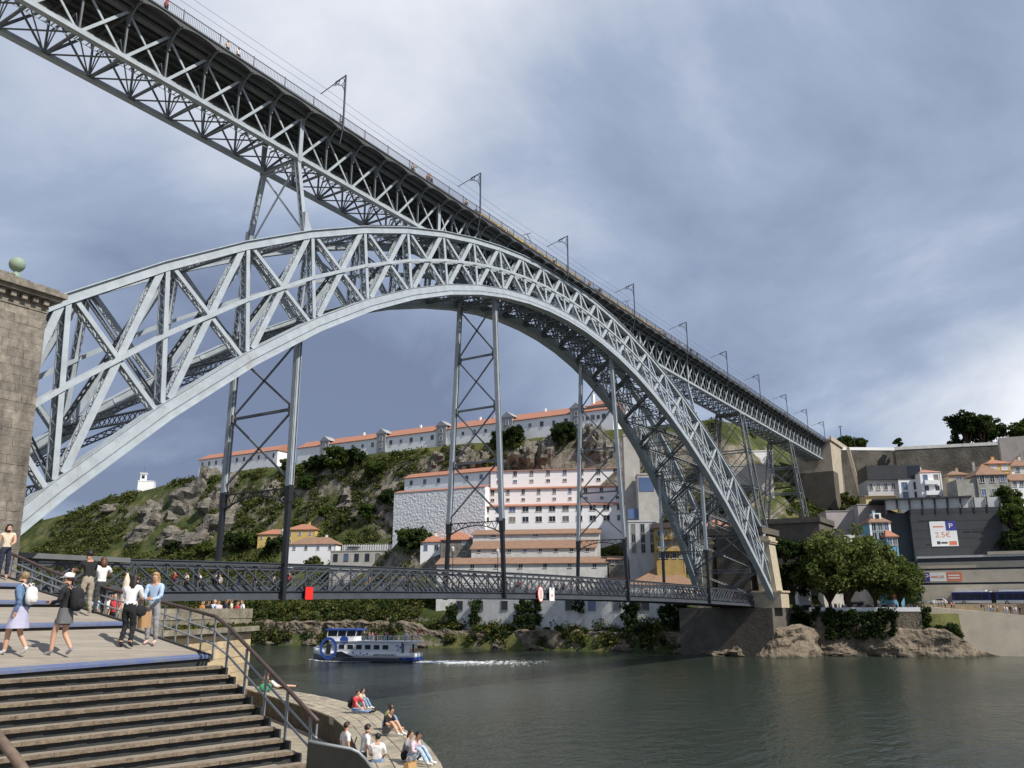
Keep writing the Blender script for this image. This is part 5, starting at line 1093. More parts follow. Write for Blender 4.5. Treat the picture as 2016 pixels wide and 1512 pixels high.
top_tree(1905, 868, 200, 'dark', 1.15, 'broad dark palm-like tree on the hilltop above the retaining wall', 0); top_tree(1937, 866, 200, 'dark', 1.1, 'dark round tree right of the palm-like hilltop tree', 1); top_tree(1770, 884, 195, 'cone', .62, 'small lone tree on the retaining wall parapet'); top_tree(1665, 884, 205, 'round', .65, 'low tree behind the parapet by the upper abutment', 1); top_tree(1690, 884, 206, 'round', .6, 'second low tree behind the parapet by the upper abutment', 2); top_tree(1885, 874, 205, 'bush', 1.2, 'low bush left of the hilltop trees'); top_tree(2012, 858, 200, 'round', .8, 'tree at the right edge on the hilltop')
# plane trees on the promenade
for (px, x, sc, lb_2, v) in ((1672, 102, 1.22, 'tall plane tree on the promenade in front of the blue house', 0), (1725, 104, 1.02, 'plane tree right of the tallest one, in front of the car park', 1), (1772, 106, .78, 'smaller plane tree at the right end of the promenade trees', 0), (1636, 104, .95, 'plane tree at the left end of the promenade trees', 1)):
    p = hitx(px, 1190, x); tree('plane', (p[0], p[1], 8.1), sc, lb_2, 'tree', None, v, rz=v*2.0+px)
for i, (px, py, x, k, sc, lb_2) in enumerate(((1560,1150,103,'dark',.95,'dark tree right beside the pale pylon'),(1590,1100,112,'dark',.9,'dark tree under the pier platform'),(1620,1110,113,'dark',.9,'dark tree left behind the tall plane tree'),(1545,1090,114,'dark',.8,'ivy-dark tree right of the pylon top'),(1995,1030,138,'round',1.0,'tree right of the car park'),(2010,1080,136,'dark',1.0,'dark tree right below the car park end wall'),(1985,985,146,'round',.8,'tree below the derelict house'),(1950,990,148,'bush',1.5,'shrub climbing the derelict house'))):
    p = hitx(px, py, x); tree(k, p-np.array([0, 0, 4.5*sc]), sc, lb_2, 'shrub' if k == 'bush' else 'tree', None, i)
# ground-covering scrub, bank bushes and ivy (uncountable masses)
def inside(p, poly):
    s_ = None
    for i in range(4):
        a, b = poly[i], poly[(i+1) % 4]; c_ = (b[0]-a[0])*(p[1]-a[1])-(b[1]-a[1])*(p[0]-a[0]); c_ = c_ > 0
        if s_ is None: s_ = c_
        elif s_ != c_: return False
    return True
C = []; RR = []; rs = random.Random(12)
while len(C) < 7000:
    y = rs.uniform(18, 430); t = rs.uniform(8, 80); x = xb(y)+t; p = (x, y)
    if fbm(x+200, y, 26, 3)+.55*fbm(x, y+90, 7, 2) < (-.30 if y < 200 else -.26): continue
    if 200 < y < 330 and t < 30 and fbm(x, y, 40, 2) < .1: continue
    if y > 330 and rs.random() < .15: continue
    if any(inside(p, f) for f in FOOT): continue
    z = terr(x, y)
    if z > 67 and y < 280: continue
    r_ = rs.uniform(.8, 2.3); C.append((x, y, z+r_*.25)); RR.append(r_)
o = obj('hillside_scrub', leafmesh('hillside_scrub', leaves(C, RR, 46, .62, .75), LEAFS), None); tag(o, 'dense green scrub covering the far hillside', 'scrub', kind='stuff')
C = []; RR = []; y0_ = rs.random
while len(C) < 1500:
    y = rs.uniform(8, 190); t = rs.uniform(.3, 16 if y0_() > .5 else 6); x = xb(y)+t
    if fbm(x, y+30, 11, 2) < -.22 and t < 3.5: continue
    if 14 < y < 90 and t > 4.4: continue
    z = terr(x, y)
    if 14 < y < 84 and z > 5.5: continue
    if t > 4 and fbm(x+7, y, 9, 2) < -.12: continue
    r_ = (.5+2.1*rs.random()**2)*(1 if t > 2 else .75)*(1+.5*fbm(x, y, 14, 2)); C.append((x, y, z+r_*rs.uniform(.1, .8))); RR.append(r_)
o = obj('bank_scrub', leafmesh('bank_scrub', leaves(C[::2], RR[::2], 70, .5, .9), LEAFB), None); tag(o, 'yellow-green bushes and creepers hanging over the far river bank', 'bushes', kind='stuff')
o = obj('bank_creepers', leafmesh('bank_creepers', leaves(C[1::2], RR[1::2], 70, .46, .95), LEAFD), None); tag(o, 'dark creepers among the bushes on the far river bank', 'creepers', kind='stuff')
C = []; RR = []
for (px0, py0, px1, py1, x, n) in ((1625,1200,1762,1255,96.5,110),(1545,1195,1640,1235,95.5,26),(1838,1235,1890,1285,106,60),(1812,1195,1832,1270,104,26),(925,1178,950,1235,86.3,26),(1015,1176,1065,1235,88.0,60),(1130,1180,1150,1210,90,10),(1225,1180,1255,1230,91,30),(1300,1182,1350,1235,92,50),(880,1190,905,1240,85.5,22),(1915,1190,1930,1005,150,0)):
    for _ in range(n):
        px, py = rs.uniform(px0, px1), rs.uniform(py0, py1); f = (px-px0)/(px1-px0)
        if py > py1-(py1-py0)*.25 and rs.random() < .5: continue
        p = hitx(px, py, x+(3.0*f if px < 1800 else 0)); r_ = rs.uniform(.5, 1.2); C.append(tuple(p-np.array([.5, .3, 0]))); RR.append(r_)
o = obj('wall_ivy', leafmesh('wall_ivy', leaves(C, RR, 90, .42, 1.0), LEAFD), None); tag(o, 'dark ivy hanging down the promenade river wall', 'ivy', kind='stuff')
C = []; RR = []
for _ in range(150):
    y = rs.uniform(-60, 0); x = rs.uniform(124, 180); p = (x, y)
    if any(inside(p, f) for f in FOOT): continue
    r_ = rs.uniform(.8, 2.0); C.append((x, y, terr(x, y)+r_*.3)); RR.append(r_)
for _ in range(240):
    y = rs.uniform(-16, 6); x = rs.uniform(143, 172); r_ = rs.uniform(.6, 1.5)
    if any(inside((x, y), f) for f in FOOT): continue
    C.append((x, y, terr(x, y)+r_*.25)); RR.append(r_)
o = obj('terrace_scrub', leafmesh('terrace_scrub', leaves(C, RR, 55, .6, .8), LEAFS), None); tag(o, 'scrub between the terraces under the upper abutment', 'scrub', kind='stuff')
# dry grass tufts on the bastion ledge
C = []; RR = []
for _ in range(70):
    u = rs.uniform(LB-11, LB); q = BL+bd*u+bn*.2; C.append((q[0], q[1], 8.0)); RR.append(rs.uniform(.06, .2))
o = obj('ledge_weeds', leafmesh('ledge_weeds', leaves(C, RR, 40, .11, 1.2), LEAFB), None); tag(o, 'dry weeds growing on the ledge of the stone bastion', 'weeds', kind='stuff')
# ================================================================== PEOPLE
SKIN = mat('skin', (.56,.33,.22), .6); SKIN2 = mat('tanned skin', (.40,.21,.13), .6)
def cloth(n_, c_): return mat('cloth '+n_, c_, .9, 0, .15, 9, .1, 40)
CL = {k: cloth(k, v) for k, v in dict(white=(.78,.77,.76), black=(.015,.015,.017), denim=(.12,.20,.34), lightblue=(.42,.55,.72), grey=(.14,.14,.145), khaki=(.36,.31,.23), navy=(.02,.025,.05), red=(.52,.05,.06), pink=(.66,.52,.58), lilac=(.48,.47,.62), jeans=(.22,.33,.50), cream=(.66,.58,.45), olive=(.16,.17,.08), green=(.05,.28,.13), darkgrey=(.05,.05,.055), orange=(.55,.23,.06), palegrey=(.30,.30,.31), blue=(.08,.14,.40), purple=(.30,.10,.28)).items()}
HAIRS = {k: mat('hair '+k, v, .55, 0, .3, 12) for k, v in dict(black=(.012,.010,.009), brown=(.05,.028,.016), blond=(.42,.26,.10), darkbrown=(.025,.016,.011), auburn=(.12,.045,.02), dirtyblond=(.25,.18,.09)).items()}
SHOE = {'white': mat('white shoe', (.7,.68,.65), .6), 'black': mat('black shoe', (.015,.015,.015), .5), 'pink': mat('pink shoe', (.62,.42,.36), .6), 'grey': mat('grey shoe', (.28,.28,.29), .6), 'skin': SKIN}
BASE = dict(pelvis=(0,0,.92), spine=(0,.005,1.12), chest=(0,0,1.30), neck=(0,.005,1.46), jaw=(0,.03,1.53), head=(0,.025,1.61), crown=(0,.01,1.68),
  shL=(-.175,0,1.39), elL=(-.235,-.03,1.12), wrL=(-.23,.06,.88), haL=(-.23,.09,.80), shR=(.175,0,1.39), elR=(.235,-.03,1.12), wrR=(.23,.06,.88), haR=(.23,.09,.80),
  hiL=(-.09,0,.88), knL=(-.10,.03,.48), anL=(-.10,-.03,.085), toL=(-.11,.12,.04), hiR=(.09,0,.88), knR=(.10,.03,.48), anR=(.10,-.03,.085), toR=(.11,.12,.04))
RAD = dict(pelvis=(.142,.115), spine=(.118,.09), chest=(.155,.11), neck=(.052,.052), jaw=(.066,.075), head=(.078,.095), crown=(.06,.072), sh=(.070,.070), el=(.043,.043), wr=(.030,.026), ha=(.036,.020), hi=(.095,.095), kn=(.060,.062), an=(.040,.044), to=(.040,.026))
EDG = [('pelvis','spine'),('spine','chest'),('chest','neck'),('neck','jaw'),('jaw','head'),('head','crown')]+[e for s_ in 'LR' for e in (('chest','sh'+s_),('sh'+s_,'el'+s_),('el'+s_,'wr'+s_),('wr'+s_,'ha'+s_),('pelvis','hi'+s_),('hi'+s_,'kn'+s_),('kn'+s_,'an'+s_),('an'+s_,'to'+s_))]
DG = [None]
def skin_mesh(J, sub, scale_r=1.):
    names = list(J); me = bpy.data.meshes.new('body'); me.from_pydata([J[k] for k in names], [(names.index(a), names.index(b)) for a, b in EDG], [])
    o = bpy.data.objects.new('body_tmp', me); COL.objects.link(o); md = o.modifiers.new('skin', 'SKIN'); md.use_smooth_shade = True; md.branch_smoothing = .4
    sv_ = me.skin_vertices[0].data
    for i, k in enumerate(names):
        r_ = RAD.get(k) or RAD[k[:2]]; sv_[i].radius = (r_[0]*scale_r, r_[1]*scale_r); sv_[i].use_root = (k == 'pelvis')
    if sub: m2 = o.modifiers.new('sub', 'SUBSURF'); m2.levels = m2.render_levels = sub
    dg = bpy.context.evaluated_depsgraph_get(); ev = o.evaluated_get(dg); em = ev.to_mesh()
    V = [tuple(v.co) for v in em.vertices]; F = [tuple(p.vertices) for p in em.polygons]; ev.to_mesh_clear(); bpy.data.objects.remove(o); bpy.data.meshes.remove(me)
    return V, F
def seg_d(p, a, b):
    ab = b-a; t = np.clip(np.dot(p-a, ab)/max(1e-9, np.dot(ab, ab)), 0, 1); return np.linalg.norm(p-a-ab*t), t
def person_mesh(J, shirt, pants, shoe, skin=SKIN, sleeve=.8, leg=2.0, sub=1, fingers=True, mid=None):
    """one continuous body; faces take the cloth of the nearest limb. sleeve 0..2 (1 = to the elbow), leg 0..2 (1 = to the knee)"""
    V, F = skin_mesh(J, sub); A = {k: np.array(v, float) for k, v in J.items()}; mats = [skin, shirt, pants, shoe]; mi = []
    VA = np.array(V); CC = np.array([VA[list(f)].mean(0) for f in F]); EA = np.array([A[a] for a, b in EDG]); EB = np.array([A[b] for a, b in EDG]); AB = EB-EA
    TT = np.clip(np.einsum('fed,ed->fe', CC[:, None]-EA[None], AB)/np.maximum(1e-9, (AB**2).sum(1)), 0, 1); DD = np.linalg.norm(CC[:, None]-EA[None]-AB[None]*TT[..., None], axis=2); BI = DD.argmin(1)
    for fi, f in enumerate(F):
        a, b = EDG[BI[fi]]; t = TT[fi, BI[fi]]; k = 0
        if a in ('pelvis',) and b == 'spine': k = 2 if t < .35 else 1
        elif a in ('spine',): k = 1
        elif a == 'chest': k = 1 if (b != 'neck' or t < .55) else 0
        elif a[:2] == 'sh': k = 1 if t < sleeve else 0
        elif a[:2] == 'el': k = 1 if 1+t < sleeve else 0
        elif a == 'pelvis': k = 2
        elif a[:2] == 'hi': k = 2 if t < leg else 0
        elif a[:2] == 'kn': k = 2 if 1+t < leg else (0 if t < .9 else 3)
        elif a[:2] == 'an': k = 3
        mi.append(k)
    if sub >= 2:                                   # folds in the cloth
        cl = np.zeros(len(V), bool)
        for f, k in zip(F, mi):
            if k in (1, 2): cl[list(f)] = True
        for i in np.nonzero(cl)[0]:
            q = Vector(V[i]); d = .011*noise.fractal(Vector((q.x*9, q.y*9, q.z*4.5+q.x*5)), .7, 2.2, 3)+.006*math.sin(q.z*46+9*q.x+5*noise.noise(q*6)); c_ = CC[0]*0; ed = EDG[np.argmin(np.linalg.norm(VA[i]-EA-AB*np.clip(((VA[i]-EA)*AB).sum(1)/np.maximum(1e-9, (AB**2).sum(1)), 0, 1)[:, None], axis=1))]; e_ = A[ed[0]]; ab = A[ed[1]]-e_; foot = e_+ab*np.clip(np.dot(VA[i]-e_, ab)/max(1e-9, np.dot(ab, ab)), 0, 1); n_ = VA[i]-foot; ln = np.linalg.norm(n_)
            if ln > 1e-4: V[i] = tuple(VA[i]+n_/ln*(d+.008))
    mb = MB(); mb.v = list(V); mb.f = list(F); mb.m = mi
    hd = A['head']; fw = nrm(A['jaw']-A['neck']+np.array([0,0,-.07])); fw = nrm(np.array(J.get('look', (0,1,0)))) if 'look' in J else np.array([0,1.,0])
    if fingers:
        for s_ in 'LR':
            w_, h = A['wr'+s_], A['ha'+s_]; d = nrm(h-w_); sd = np.cross(d, (0,1,.2)); sd = nrm(sd) if np.linalg.norm(sd) > .1 else np.array([1.,0,0]); cu = np.cross(sd, d)
            for q, ln in ((-1.5,.055),(-.5,.068),(.5,.072),(1.5,.062)): p0 = h+sd*q*.014; mb.tube([p0-d*.01, p0+d*ln*.55+cu*.006, p0+d*ln+cu*.02], [.010,.009,.006], 5, 0)
            p0 = w_+(h-w_)*.55+sd*.028; mb.tube([p0, p0+sd*.025+d*.025, p0+sd*.03+d*.055], [.011,.010,.007], 5, 0)
    return mb, mats, A
def face_bits(A, fw, up=np.array([0,0,1.])):
    sd = nrm(np.cross(fw, up)); h = A['head']; mb = MB()
    n0 = h+fw*.088-up*.012; mb.add([n0-sd*.014, n0+sd*.014, n0+fw*.026-up*.008, n0+up*.045+fw*.0], [(0,1,2),(1,3,2),(3,0,2)], 0)
    for s_ in (-1, 1):
        e = h+fw*.088+sd*s_*.032+up*.022; mb.add([e-sd*.012-up*.006, e+sd*.012-up*.006, e+sd*.012+up*.006, e-sd*.012+up*.006], [(0,1,2,3)], 1)
        q = h+sd*s_*.080-up*.005-fw*.01; mb.add([q-fw*.016, q+fw*.016, q+fw*.014+up*.045+sd*s_*.016, q-fw*.02+up*.045+sd*s_*.02], [(0,1,2,3)], 0)
    m0 = h+fw*.083-up*.056; mb.add([m0-sd*.02-up*.004, m0+sd*.02-up*.004, m0+sd*.02+up*.004, m0-sd*.02+up*.004], [(0,1,2,3)], 2); return mb
LIP = mat('lips', (.42,.15,.13), .5)
def hair_mesh(A, fw, length=0., back=True):
    """cap over the skull, open at the face, with an optional fall down the back"""
    up = np.array([0,0,1.]); fw = nrm(np.array([fw[0], fw[1], 0])); sd = np.cross(fw, up); c_ = A['head']+up*.018-fw*.008; mb = MB(); n, k = 14, 8; vs = []; fs = []
    for i in range(k+1):
        for j in range(n):
            th = 2*math.pi*j/n; face = math.cos(th) > .35; ph = math.pi/2*(1-i/k*(.80 if face else 1.58)); r_ = np.array([.088, .103, .097]); wob = 1+.05*math.sin(j*5+i*3)
            d = sd*math.sin(th)*math.cos(ph)*r_[0]*wob+fw*math.cos(th)*math.cos(ph)*r_[1]*wob+up*math.sin(ph)*r_[2]; vs.append(c_+d)
    for i in range(k):
        for j in range(n): fs.append((i*n+j, i*n+(j+1) % n, (i+1)*n+(j+1) % n, (i+1)*n+j))
    mb.add(vs, fs)
    if length > 0:
        pts = []; 
        for i in range(6):
            t = i/5; w_ = .085*(1+.25*t)*(1-.5*max(0, t-.6)); cc = c_-up*(.0+length*t)-fw*(.055+.035*math.sin(t*2.2)); pts.append((cc, w_))
        vs = []; 
        for cc, w_ in pts: vs += [cc+sd*w_*math.cos(q)+fw*.048*math.sin(q) for q in np.linspace(0, 2*math.pi, 9)[:-1]]
        fs = [(i*8+j, i*8+(j+1) % 8, (i+1)*8+(j+1) % 8, (i+1)*8+j) for i in range(5) for j in range(8)]+[tuple(40+j for j in range(8))]; mb.add(vs, fs)
    return mb
def J_(**k): j = dict(BASE); j.update(k); return j
def shift(j, names, d):
    for n_ in names: j[n_] = tuple(np.array(j[n_])+np.array(d))
    return j
UP = ['spine','chest','neck','jaw','head','crown','shL','elL','wrL','haL','shR','elR','wrR','haR']
def bend(j, ang, piv='pelvis', names=UP):
    p = np.array(j[piv]); c_, s_ = math.cos(ang), math.sin(ang)
    for n_ in names:
        d = np.array(j[n_])-p; j[n_] = tuple(p+np.array([d[0], d[1]*c_+d[2]*s_, -d[1]*s_+d[2]*c_]))
    return j
def person(label, pos, rz, J, shirt, pants, shoe='white', hair='brown', hlen=0., skin=SKIN, sleeve=.8, leg=2., sc=1., look=(0,1,0), sub=2, extra=None, group=None):
    root = empty('person', tuple(map(float, pos)), rz, label, 'person', group); root.scale = (sc,)*3
    mb, mats, A = person_mesh(J, CL[shirt], CL[pants], SHOE[shoe], skin, sleeve, leg, sub); fw = nrm(np.array(look, float))
    fb = face_bits(A, fw); base = len(mb.v); mb.v += [tuple(v) for v in fb.v]; mb.f += [tuple(i+base for i in f) for f in fb.f]; mb.m += [{0: 0, 1: 4, 2: 5}[q] for q in fb.m]
    lobj('body', mb, mats+[HAIRS['black'], LIP], root, True); lobj('hair', hair_mesh(A, fw, hlen), HAIRS[hair], root, True)
    if extra: extra(root, A)
    return root
def skirt(m, top, bot, r0, r1, tilt=(0,0)):
    def f(root, A):
        p = A['pelvis']; mb = MB(); n = 20; vs = []; k = 5
        for i in range(k+1):
            t = i/k
            for j in range(n): th = 2*math.pi*j/n; r_ = (r0+(r1-r0)*t)*(1+.05*t*math.sin(th*6)); vs.append((p[0]+r_*math.cos(th)+tilt[0]*t, p[1]+r_*.8*math.sin(th)+tilt[1]*t, top+(bot-top)*t))
        mb.add(vs, [(i*n+j, i*n+(j+1) % n, (i+1)*n+(j+1) % n, (i+1)*n+j) for i in range(k) for j in range(n)]); lobj('skirt', mb, m, root, True)
    return f
def ellip(mb, c_, r_, n=14, k=9, mi=0, p=2.6):
    vs = []; f = lambda v: math.copysign(abs(v)**(2/p), v)
    for i in range(k+1):
        ph = -math.pi/2+math.pi*i/k
        for j in range(n): th = 2*math.pi*j/n; vs.append((c_[0]+r_[0]*f(math.cos(ph))*f(math.cos(th)), c_[1]+r_[1]*f(math.cos(ph))*f(math.sin(th)), c_[2]+r_[2]*f(math.sin(ph))))
    mb.add(vs, [(i*n+j, i*n+(j+1) % n, (i+1)*n+(j+1) % n, (i+1)*n+j) for i in range(k) for j in range(n)], mi); return mb
def local_frame(root): return Matrix.Translation(root.location) @ Matrix.Rotation(root.rotation_euler[2], 4, 'Z') @ Matrix.Scale(root.scale[0], 4)
def backpack(label, root, c_, r_, m, strap):
    o = empty('backpack', tuple(local_frame(root) @ Vector(c_)), root.rotation_euler[2], label, 'backpack'); o.scale = root.scale
    mb = MB(); ellip(mb, (0,0,0), r_); lobj('bag', mb, m, o, True); mb = MB(); ellip(mb, (0,-r_[1]*.75,-r_[2]*.35), (r_[0]*.7, r_[1]*.55, r_[2]*.45)); lobj('front_pocket', mb, m, o, True)
    for s_ in (-1, 1): mb = MB(); mb.tube([(s_*r_[0]*.5, r_[1]*.6, r_[2]*.85), (s_*.10, r_[1]+.06, r_[2]+.06), (s_*.12, r_[1]+.22, r_[2]*.5), (s_*.13, r_[1]+.16, -.1)], .017, 6); lobj('strap', mb, strap, o, True)
    mb = MB(); mb.tube([(-.05, 0, r_[2]), (-.03, 0, r_[2]+.06), (.03, 0, r_[2]+.06), (.05, 0, r_[2])], .01, 6); lobj('grab_loop', mb, strap, o, True); return o
def on_ramp(px, py):
    """foot point on the stepped ramp under a pixel"""
    d = ray(px, py); t = 8.
    while t < 45:
        p = CAM+t*d; s_ = (p[:2]-RB[:2])@rn
        if s_ > 0 and p[2] < interp(s_, list(zip(SE, ZE)))-(.0): break
        t += .02
    s_ = (p[:2]-RB[:2])@rn; k = max(i for i in range(5) if SE[i] <= s_) if s_ > 0 else 0
    if k < 4: z = ZE[k]+(ZE[k+1]-.13-ZE[k])*(s_-SE[k])/(SE[k+1]-SE[k])
    else: z = ZE[4]
    return np.array([p[0], p[1], z+.015])
FA = math.atan2(rn[1], rn[0])-math.pi/2          # facing up the ramp
def walkJ(st=.17, lift=.12): 
    return J_(knL=(-.09,.14,.51), anL=(-.09,st,.10), toL=(-.10,st+.15,.05), knR=(.09,.02,.47), anR=(.09,-st-.02,.15), toR=(.10,-st+.10,.05), elL=(-.22,-.12,1.14), wrL=(-.22,-.06,.90), haL=(-.22,-.04,.82))
# walker with the white backpack
r1 = person('woman in denim jacket and pale lilac skirt walking up the ramp', on_ramp(28, 1290), FA+.25, walkJ(), 'denim', 'lilac', 'white', 'dirtyblond', 0, SKIN, 2.2, .05, 1.09, (-.3,1,-.1), extra=skirt(CL['lilac'], 1.0, .56, .15, .25, (0,.02)))
backpack('small white backpack worn over the denim jacket', r1, (0,-.20,1.22), (.15,.085,.19), CL['white'], CL['white'])
j = walkJ(.16); j.update(elL=(-.23,.02,1.15), wrL=(-.20,.22,1.10), haL=(-.19,.29,1.12))
def cap(root, A):
    mb = MB(); h = A['head']; mb.lathe((h[0], h[1], h[2]+.0), [(.108,.03),(.108,.06),(.095,.10),(.06,.135),(.01,.145)], 14); mb.prism([(h[0]+.09*math.cos(t), h[1]+.04+.17*math.sin(t), h[2]+.03) for t in np.linspace(0, math.pi, 9)], (0,0,.014)); lobj('cap', mb, CL['white'], root, True)
r2 = person('woman in white cap, black jacket and grey shorts walking up the ramp', on_ramp(118, 1292), FA+.25, j, 'black', 'grey', 'grey', 'brown', 0, SKIN, 2.2, .55, 1.11, (-.5,.85,-.15), extra=lambda root, A: (cap(root, A), skirt(CL['grey'], 1.0, .68, .155, .20)(root, A)))
backpack('large black backpack with a zip worn by the woman in the white cap', r2, (.02,-.22,1.18), (.17,.11,.25), CL['black'], CL['darkgrey'])
# couple by the railing
j = bend(J_(knL=(-.09,.10,.50), anL=(-.10,-.04,.085), toL=(-.11,.12,.04), knR=(.09,.12,.50), anR=(.10,0,.085), toR=(.11,.15,.04), elR=(.20,.16,1.16), wrR=(.10,.32,1.05), haR=(.06,.38,1.05), elL=(-.20,.14,1.16), wrL=(-.08,.30,1.06), haL=(-.05,.36,1.06)), .22)
r3 = person('woman in white t-shirt and black trousers bending over a bag', on_ramp(246, 1273), FA-1.2, j, 'white', 'black', 'black', 'darkbrown', .30, SKIN, .85, 1.85, 1.12, (.1,.9,-.5))
j = bend(J_(elL=(-.20,.12,1.14), wrL=(-.06,.26,1.08), haL=(-.02,.31,1.10), elR=(.20,.12,1.14), wrR=(.07,.26,1.06), haR=(.04,.32,1.08)), .08)
r4 = person('blonde woman in light blue blouse and grey jeans looking down', on_ramp(296, 1267), FA+1.9, j, 'lightblue', 'palegrey', 'pink', 'blond', .38, SKIN, 2.0, 1.92, 1.14, (0,.8,-.55))
def handbag(label, pos, rz, w_, d_, h, m, name='shopping_bag'):
    o = empty(name, tuple(map(float, pos)), rz, label, 'bag'); mb = MB(); mb.add([(-w_/2,-d_/2,0),(w_/2,-d_/2,0),(w_/2,d_/2,0),(-w_/2,d_/2,0),(-w_/2*1.06,-d_/2*.7,h),(w_/2*1.06,-d_/2*.7,h),(w_/2*1.06,d_/2*.7,h),(-w_/2*1.06,d_/2*.7,h)], [(3,2,1,0),(0,1,5,4),(1,2,6,5),(2,3,7,6),(3,0,4,7)]); lobj('bag_body', mb, m, o)
    for s_ in (-1, 1): mb = MB(); mb.tube([(-w_*.25, s_*d_*.3, h), (-w_*.2, s_*d_*.25, h+.13), (w_*.2, s_*d_*.25, h+.13), (w_*.25, s_*d_*.3, h)], .009, 6); lobj('handle', mb, m, o, True)
    return o
KRAFT = mat('brown kraft paper', (.42,.25,.12), .9, 0, .15, 6)
q = (np.array(r3.location)*.45+np.array(r4.location)*.55); handbag('brown paper shopping bag held between the two women by the railing', (q[0]-.05, q[1]-.2, q[2]+.48), FA, .34, .16, .42, KRAFT)
q = (np.array(r3.location)*.7+np.array(r4.location)*.3); o = empty('handbag', (q[0]+.02, q[1]-.16, q[2]+.93), FA, 'black handbag held open by the woman in the white t-shirt', 'bag'); mb = MB(); ellip(mb, (0,0,0), (.17,.09,.15)); lobj('bag_body', mb, CL['black'], o, True); mb = MB(); mb.tube([(-.12,0,.1),(-.09,0,.27),(.09,0,.27),(.12,0,.1)], .014, 6); lobj('handle', mb, CL['black'], o, True)
# pair taking a photograph
j = bend(J_(elL=(-.24,.10,1.2), wrL=(-.26,.28,1.22), haL=(-.26,.34,1.24), elR=(.22,.15,1.2), wrR=(.2,.3,1.14), haR=(.2,.36,1.14), knL=(-.13,.03,.48), anL=(-.17,-.04,.085), toL=(-.18,.1,.04), anR=(.14,-.02,.085), toR=(.15,.13,.04)), .12)
r5 = person('man in black waistcoat and khaki trousers leaning on the handrail', on_ramp(176, 1207)+np.array([-.25,-.15,0]), FA-.35, j, 'black', 'khaki', 'white', 'black', 0, SKIN2, .9, 2., 1.08)
j = J_(elR=(.26,.05,1.25), wrR=(.22,.18,1.18), haR=(.2,.24,1.2), elL=(-.24,.16,1.46), wrL=(-.28,.3,1.66), haL=(-.28,.33,1.74))
r6 = person('auburn-haired woman raising a phone beside the man in the waistcoat', on_ramp(205, 1208)+np.array([-.05,.25,0]), FA-.4, j, 'white', 'darkgrey', 'black', 'auburn', .2, SKIN, .8, 2., 1.0)
q = local_frame(r6) @ Vector((-.28,.36,1.82)); o = empty('phone', tuple(q), FA-.4, 'black phone held up high to take a photograph', 'phone'); mb = MB(); mb.box((-.04,-.006,-.075), (.04,.006,.075)); lobj('phone_case', mb, CL['black'], o); mb = MB(); mb.box((-.036,-.0075,-.07), (.036,-.0063,.07)); lobj('screen', mb, GLASS, o)
j = J_(elL=(-.20,.10,1.14), wrL=(-.10,.24,1.06), haL=(-.06,.29,1.07))
p7 = on_ramp(4, 1137); r7 = person('dark-haired woman in cream top and navy trousers at the left edge', p7, FA+2.6, j, 'cream', 'navy', 'skin', 'darkbrown', .34, SKIN, .15, 1.8, 1.0, (-.3,.9,-.25))
# --- people on the quay mole
def sitJ(knee=.42, out=.55, lean=.15):
    """sitting on the ground, knees drawn up by 'knee', feet 'out' in front"""
    j = J_(); d = (0,0,-.80); j = {k: tuple(np.array(v)+np.array(d)) for k, v in BASE.items()}
    for s_, x in (('L', -.10), ('R', .10)): j['hi'+s_] = (x, .02, .10); j['kn'+s_] = (x*1.3, out*.52+.08, max(.09, knee)); j['an'+s_] = (x*1.3, out+.12, .06); j['to'+s_] = (x*1.4, out+.27, .05 if knee > .15 else .16)
    bend(j, lean)
    for s_, x in (('L', -1), ('R', 1)): j['el'+s_] = (x*.25, out*.3+.06, .36); j['wr'+s_] = (x*.12, out*.62, max(.16, knee*.8)); j['ha'+s_] = (x*.07, out*.72, max(.14, knee*.8))
    return j
def on_quay(px, py, z=QZ): return hitz(px, py, z)+np.array([0,0,.02])
def yaw_to(px0, py0, px1, py1, z=QZ):
    a, b = hitz(px0, py0, z), hitz(px1, py1, z); return math.atan2(b[1]-a[1], b[0]-a[0])-math.pi/2
f1 = yaw_to(700,1402,735,1404)
p1 = person('person in red t-shirt and jeans sitting with legs stretched out on the quay', on_quay(697,1404), f1, sitJ(.10,.75,.2), 'red', 'jeans', 'black', 'darkbrown', 0, SKIN, .8, 1.9, 1.05, (0,.8,-.5))
backpack('black backpack on the back of the person in red', p1, (0,-.18,.36), (.13,.10,.20), CL['black'], CL['black'])
person('person in pink top and jeans hugging knees behind the one in red', on_quay(706,1396), f1+.1, sitJ(.45,.45,.25), 'cream', 'jeans', 'white', 'brown', .2, SKIN, .9, 1.9, 1.0, (.2,.9,-.3))
person('person in dark green top and jeans sitting at the outer quay edge', on_quay(757,1437), f1+.1, sitJ(.46,.42,.3), 'olive', 'jeans', 'skin', 'black', 0, SKIN, .9, 1.7, 1.05, (.1,.9,-.4))
person('man in black t-shirt and shorts hugging his knees on the quay', on_quay(758,1448), f1, sitJ(.44,.48,.3), 'black', 'grey', 'white', 'darkbrown', 0, SKIN, .8, .9, 1.1, (.3,.9,-.1))
person('woman in grey knit top sitting left of the pink shirt', on_quay(793,1500), f1+.3, sitJ(.40,.42,.3), 'palegrey', 'black', 'white', 'darkbrown', .42, SKIN, 2., 1.9, 1.0, (.4,.9,-.2))
pk_ = person('person in pink shirt, bandana and light jeans sitting on the quay edge', on_quay(806,1506), f1+.1, sitJ(.46,.5,.35), 'pink', 'lightblue', 'white', 'black', 0, SKIN2, 2., 1.9, 1.05, (.5,.8,.1))
handbag('tan bag standing beside the person in the pink shirt', on_quay(807,1522), f1, .42, .2, .26, mat('tan leather', (.50,.31,.13), .7, 0, .1, 5), 'tote_bag')
LZ = 3.58
def on_land(px, py, dep): return hitdepth(px, py, dep)
